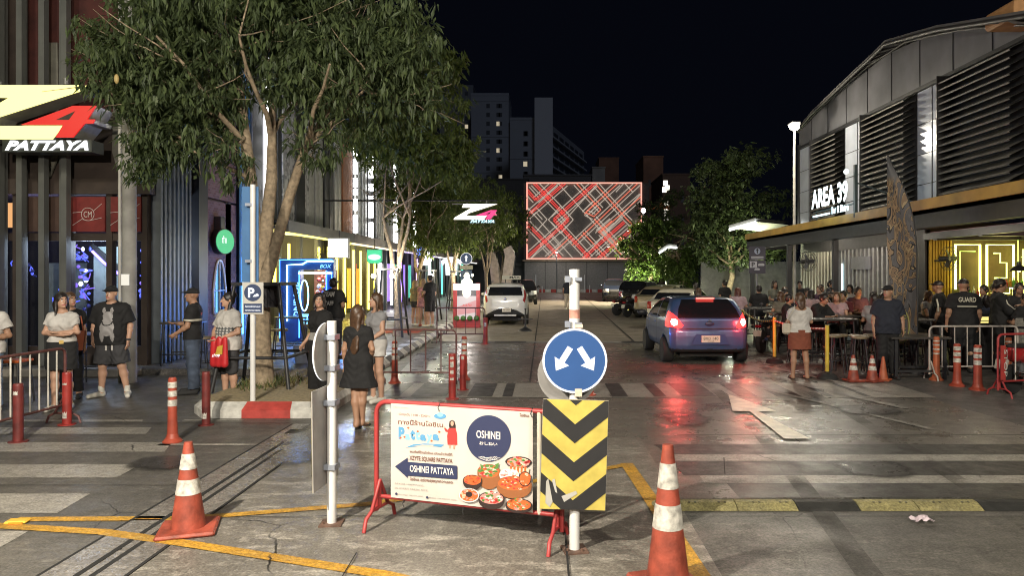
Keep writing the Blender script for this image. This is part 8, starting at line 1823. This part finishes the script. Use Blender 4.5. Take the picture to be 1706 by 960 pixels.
for x,y,r_ in ((6.5,16.4,5),(7.3,17.9,-5),(6.2,18.0,10),(7.5,15.2,0),(6.3,20.1,4),(8.4,20.0,-6),(7.3,22.0,0),(8.6,23.0,8),(5.7,22.6,0),(8.2,17.0,90),(9.2,17.2,0)): cp(tb,x,y,r_)
st0=empty('bar_stool',(5.75,14.3,0),R(10),'black framed bar stool with a worn wooden seat on the terrace','stool','bar stools around the terrace tables')
mb=MB(); mb.lathe([(.16,.70),(.165,.715),(.165,.735),(.15,.745)],n=18); mb.build('seat',[STL],st0)
for a in range(4):
    t=pi/4+a*pi/2; mb=MB(); mb.cyl((.21*cos(t),.21*sin(t),0),(.12*cos(t),.12*sin(t),.70),.014,n=6); mb.build('leg',[BLK],st0)
mb=MB(); mb.tube([(.178*cos(t),.178*sin(t),.25) for t in np.linspace(0,2*pi,17)[:-1]],.009,5,closed=True); mb.build('foot_ring',[BLK],st0)
rs2=random.Random(6); spots=[(5.7,14.05),(5.95,14.5),(6.25,14.35),(6.6,14.5),(6.9,14.75),(7.25,14.6),(5.55,15.9),(6.0,16.0),(6.15,14.0),(6.75,14.05),(7.05,15.6),(7.7,14.6),(6.2,17.1),(6.9,17.2),(7.9,15.9),(7.6,13.9),(5.75,17.3),(6.8,18.7),(5.8,18.9),(6.5,19.4),(7.6,18.7),(8.7,19.2),(6.9,21.2),(8.1,21.3),(5.5,21.8),(8.9,16.2),(8.6,14.9),(9.4,16.3)]
for x,y in spots[1:]: cp(st0,x,y,rs2.uniform(0,90))
for k,(x,y) in enumerate(((8.9,21.5),(8.7,18.0),(8.9,14.6),(9.2,25.2))):
    e=empty('canopy_downlight',(x,y,3.21),0,('small round canopy light above the far terrace tables','small round canopy light above the candle table','small round canopy light above the mixing desk','small round canopy light near the far canopy end')[k],'lamp'); mb=MB(); mb.cyl((0,0,0),(0,0,-.04),.07,n=12); mb.build('housing',[GRY],e); mb=MB(); mb.cyl((0,0,-.04),(0,0,-.05),.055,n=12); mb.build('lens',[E('downlight_lens',(1,.93,.8),12)],e); point('down_light',(0,0,-.15),13,(1,.88,.72),.06,e)
# candle, dj desk, wicker chair, folding stand, table lamp etc.
cd=empty('candle_lantern',(7.95,17.45,1.02),0,'glowing orange candle lantern on a dark high table','lantern'); mb=MB(); mb.lathe([(.07,0),(.09,.03),(.05,.10),(.02,.15)],n=12); mb.build('glow',[E('candle_glow',(1,.45,.06),5)],cd); mb=MB(); mb.cyl((0,0,-.0),(0,0,.012),.12,n=14); mb.build('saucer',[STL],cd); point('candle_light',(0,-.15,.25),4,(1,.55,.2),.05,cd)
bt_=empty('black_box_table',(6.95,13.6,0),0,'open black steel frame table beneath the printed flag','table'); mb=MB()
for x in (-.45,.45):
    for y in (-.3,.3): mb.bb(x-.025,x+.025,y-.025,y+.025,0,.75)
mb.bb(-.475,.475,-.32,-.28,.14,.18); mb.bb(-.475,.475,.28,.32,.14,.18); mb.build('frame',[BLK],bt_); mb=MB(); mb.bb(-.55,.55,-.36,.36,.75,.79,bev=.006); mb.build('table_top',[TAB],bt_)
dj=empty('mixing_desk',(9.0,14.95,.0),R(10),'black mixing desk with lit yellow display on a dark stand','desk'); mb=MB(); mb.bb(-.45,.45,-.25,.25,0,.92); mb.build('stand',[BLK],dj); mb=MB(); mb.bb(-.4,.4,-.22,.22,.92,1.0,bev=.01); mb.build('mixer',[DGR],dj); mb=MB(); mb.box((-.05,-.2,1.03),(.5,.015,.09)); mb.bb(-.2,.2,-.225,-.22,.95,.985); mb.build('display',[E('mixer_display',(1,.8,.25),1.2)],dj); mb=MB()
for i in range(8): mb.cyl((-.35+.09*i,-.1,1.0),(-.35+.09*i,-.1,1.03),.015,n=6)
mb.build('knob_row',[STEEL],dj)
wk=empty('wicker_chair',(9.15,13.75,0),R(170),'grey wicker chair back seen over the pale barrier','chair'); WIC=M('wicker_grey',(.22,.21,.18),.7,var=.5,scale=40,bump=.8); mb=MB(); mb.bb(-.27,.27,-.27,.27,.36,.44,bev=.02); mb.build('seat',[WIC],wk); mb=MB(); mb.box((0,.26,.78),(.54,.07,.70),rot=Matrix.Rotation(-.12,3,'X'),bev=.03); mb.build('backrest',[WIC],wk)
for sx in (-1,1):
    for sy in (-1,1): mb=MB(); mb.cyl((sx*.24,sy*.24,0),(sx*.24,sy*.24,.38),.02,n=6); mb.build('leg',[BLK],wk)
for x,y in ((10.95,16.6),(12.0,16.9),(12.95,16.7)):
    e=empty('pendant_lamp',(x,y,0),0,f'dark metal pendant lamp hanging over the bar counter {"by the yellow slats" if x<11.5 else ("between the two neon frames" if x<12.5 else "above the long shelf light")}','lamp'); mb=MB(); mb.lathe([(.20,2.02),(.13,2.12),(.05,2.16),(.04,2.24)],n=14); mb.build('shade',[BLK],e); mb=MB(); mb.cyl((0,0,2.24),(0,0,3.02),.008,n=5); mb.build('cord',[BLK],e); mb=MB(); mb.ball((0,0,2.04),.045,0,8,6); mb.build('bulb',[E('pendant_bulb',(1,.85,.4),6)],e)
def fan(label,loc,rz):
    e=empty('wall_fan',loc,rz,label,'fan'); mb=MB()
    for r_,y in ((.30,-.02),(.30,.10),(.20,-.06),(.10,-.08)): mb.tube([(r_*cos(t),y,r_*sin(t)) for t in np.linspace(0,2*pi,25)[:-1]],.007,5,closed=True)
    for k in range(16): a=k*pi/8; mb.tube([(.04*cos(a),-.085,.04*sin(a)),(.2*cos(a),-.06,.2*sin(a)),(.30*cos(a),-.02,.30*sin(a)),(.30*cos(a),.10,.30*sin(a))],.004,4)
    mb.build('cage',[BLK],e); mb=MB()
    for k in range(3): a=k*2*pi/3; mb.box((cos(a)*.14,.03,sin(a)*.14),(.22,.01,.12),rot=Matrix.Rotation(-a,3,'Y')@Matrix.Rotation(.4,3,'X'))
    mb.build('blades',[DGR],e); mb=MB(); mb.cyl((0,.02,0),(0,.30,0),.07,n=10); mb.cyl((0,.25,-.05),(0,.45,-.05),.025,n=8); mb.build('motor',[BLK],e); return e
fan('black wall fan on the post under the canopy left side',(8.17,22.2,2.35),R(20)); fan('black wall fan by the yellow slats of the bar',(10.4,18.4,2.35),R(25)); fan('large round fan under the canopy of the yellow neon shop',(-6.9,22.6,2.4),R(-20))
fs_=empty('folding_stand',(7.95,19.6,0),0,'pale crossed folding stand carrying a black tray by the barred wall','stand'); mb=MB()
for y in (-.2,.2): mb.cyl((-.22,y,.75),(.22,y,1.42),.013,n=6); mb.cyl((.22,y,.75),(-.22,y,1.42),.013,n=6); mb.cyl((-.22,y,0),(-.22,y,.75),.013,n=6); mb.cyl((.22,y,0),(.22,y,.75),.013,n=6)
mb.build('legs',[M('stand_pale',(.45,.42,.38),.5)],fs_); mb=MB(); mb.bb(-.28,.28,-.24,.24,1.42,1.46); mb.build('tray',[BLK],fs_)
# flags over the bar
for k,(x,cs) in enumerate(((12.05,((.05,.08,.3),(.6,.6,.6))),(12.75,((.65,.65,.65),(.5,.03,.04))),(13.05,((.5,.03,.05),(.55,.55,.55))),(13.5,((.6,.6,.6),(.05,.08,.3))))):
    e=empty('bunting_flag',(x,17.0,2.62),0,('small blue and white','small white with red cross','small red and white','small white and blue')[k]+' flag strung above the bar','flag'); m1=M(f'bunting_field_{"abcd"[k]}',cs[0],.7); m2=M(f'bunting_cross_{"abcd"[k]}',cs[1],.7)
    mb=MB(); mb.bb(-.14,.14,0,.006,0,.2); mb.build('cloth',[m1],e); mb=MB(); mb.bb(-.025,.025,-.003,0,0,.2); mb.bb(-.14,.14,-.004,-.001,.08,.12); mb.build('cross',[m2],e); mb=MB(); mb.bb(-.14,.14,.001,.005,.2,.40); mb.build('string',[BLK],e)
wl=empty('bar_worktop_light',(0,0,0),0,'long bluish white strip light low on the bar front','strip light'); mb=MB(); mb.bb(9.7,11.3,16.75,16.8,1.28,1.32); mb.build('tube',[E('cool_strip',(.7,.9,1),5)],wl); mb=MB(); mb.cyl((9.75,16.77,0),(9.75,16.77,1.28),.015,n=6); mb.cyl((11.25,16.77,0),(11.25,16.77,1.28),.015,n=6); mb.build('stand',[BLK],wl)
# ---- tall tree tables around the left trunks ------------------------------------
def tree_table(label,x,y,w=.78,h=1.95,z=.0,apron=True):
    e=empty('tree_table',(x,y,z),0,label,'table'); t=.032
    for sx in (-1,1):
        for sy in (-1,1): mb=MB(); mb.cyl((sx*w*.62,sy*w*.62,0),(sx*w*.36,sy*w*.36,h),t,n=8); mb.build('leg',[BLK],e)
    mb=MB(); q=w*.55
    for a,b in (((-q,-q),(q,-q)),((q,-q),(q,q)),((q,q),(-q,q)),((-q,q),(-q,-q))): mb.cyl((*a,.52),(*b,.52),t*.8,n=6)
    mb.build('brace',[BLK],e); mb=MB(); a_=w*.40; i_=.2
    for x0,x1,y0,y1 in ((-a_,a_,-a_,-i_),(-a_,a_,i_,a_),(-a_,-i_,-i_,i_),(i_,a_,-i_,i_)): mb.bb(x0,x1,y0,y1,h,h+.05)
    mb.build('table_top',[BLK],e); return e
tree_table('tall black table frame round the uplit trunk of the second tree',-4.55,21.2,z=.12); tree_table('tall black table frame around the third tree trunk',-4.6,28.5,z=.12); tree_table('tall black table frame around the fourth tree trunk',-4.4,36.5,z=.12)
tt=tree_table('tall black table frame straddling the large tree on the island',-4.45,11.5,.95,1.62,.15)
fr_=random.Random(12); mb=MB()
for k in range(260):
    a=fr_.uniform(0,2*pi); z=fr_.uniform(1.30,1.66); r_=.24; mb.add([(r_*cos(a),r_*sin(a),z),(r_*cos(a+.08),r_*sin(a+.08),z),((r_+fr_.uniform(.08,.20))*cos(a+.04),(r_+fr_.uniform(.08,.2))*sin(a+.04),z-fr_.uniform(.02,.14))],[(0,1,2)])
mb.lathe([(.235,1.28),(.25,1.45),(.235,1.66)],n=16); mb.build('dark_skirt',[M('raffia_black',(.02,.018,.022),.8)],tt)
for x,y,col,pw in ((-4.35,20.6,(1,.93,.72),40),(-4.9,20.7,(1,.93,.72),25),(-4.35,27.9,(1,.9,.7),50),(-4.1,35.8,(1,.9,.7),80),(-3.6,36.2,(1,.9,.7),30)):
    e=empty('tree_spotlight',(x,y,1.9),0,'small bright spotlight fixed to the table round a street tree','spotlight','spotlights on the street tree tables'); mb=MB(); mb.ball((0,0,0),.065,0,10,8); mb.build('bulb',[E('spot_bulb',col,22)],e); mb=MB(); mb.cyl((0,.03,-.1),(0,.03,.0),.02,n=6); mb.bb(-.03,.03,.0,.3,-.13,-.10); mb.build('bracket',[BLK],e); point('spot_light',(.1,-.05,.25),pw,col,.06,e)
# left-hand small furniture: stools, tables by the corner bar, buckets
for lab,x,y,r_ in (('violet lit bar stool outside the slat screen on the left',-6.55,13.9,0),('bar stool standing behind the big tree frame',-5.25,14.3,20),('bar stool beside the tree frame towards the blue gate',-5.0,15.6,50),('bar stool in front of the blue gate',-5.6,17.2,10)):
    o=cp(st0,x,y,r_,lab); o['group']='bar stools on the left pavement'; o.location.z=.12 if y>13.9 else 0
for lab,x,y in (('dark table at the slatted bar behind the waiting women',-8.6,13.2),('dark table near the concrete utility pole',-7.3,14.6),('dark table by the blue gate stools',-5.7,16.4)):
    o=cp(tb,x,y,5,lab); o.location.z=.12 if y>13.9 else 0; o.scale=(.6,.8,.85); o['group']='dark tables on the left pavement'
e=empty('orange_stool',(-8.0,10.9,0),0,'small orange topped stool behind the left barrier','stool'); mb=MB(); mb.bb(-.17,.17,-.17,.17,.62,.66,bev=.01); mb.build('seat',[M('orange_seat',(.55,.12,.03),.5)],e)
for sx in (-1,1):
    for sy in (-1,1): mb=MB(); mb.cyl((sx*.17,sy*.17,0),(sx*.13,sy*.13,.62),.013,n=6); mb.build('leg',[BLK],e)
for lab,x,y in (('grey plastic bucket on the pavement before the blue gate',-5.15,17.6),('dark plastic bucket beside the big tree frame',-5.0,14.9)):
    e=empty('bucket',(x,y,.12),0,lab,'bucket'); mb=MB(); mb.lathe([(.13,0),(.18,.33),(.19,.34),(.175,.335),(.125,.02)],n=18); mb.build('body',[M('bucket_grey',(.22,.25,.32),.5)],e); mb=MB(); mb.tube([(.18*cos(t),0,.33+.14*sin(t)) for t in np.linspace(0,pi,10)],.005,4); mb.build('handle',[STEEL],e)
mp=empty('black_stand',(-.63,24.6,0),0,'small black tripod stand on the road in front of the white crossover','stand'); mb=MB(); mb.lathe([(.24,0),(.22,.04),(.06,.14),(.03,.2),(.025,.75),(.05,.78)],n=12); mb.build('post',[BLK],mp); mb=MB(); mb.bb(-.25,.25,-.02,.02,.40,.43); mb.build('crossbar',[BLK],mp)
rm=sheet('red_mat', rect(-5.6,-3.9,22.3,24.0), .128, M('red_mat',(.45,.06,.045),.7,var=.2)); del rm['kind']; tag(rm,'red mat on the pavement before the standing group','mat')
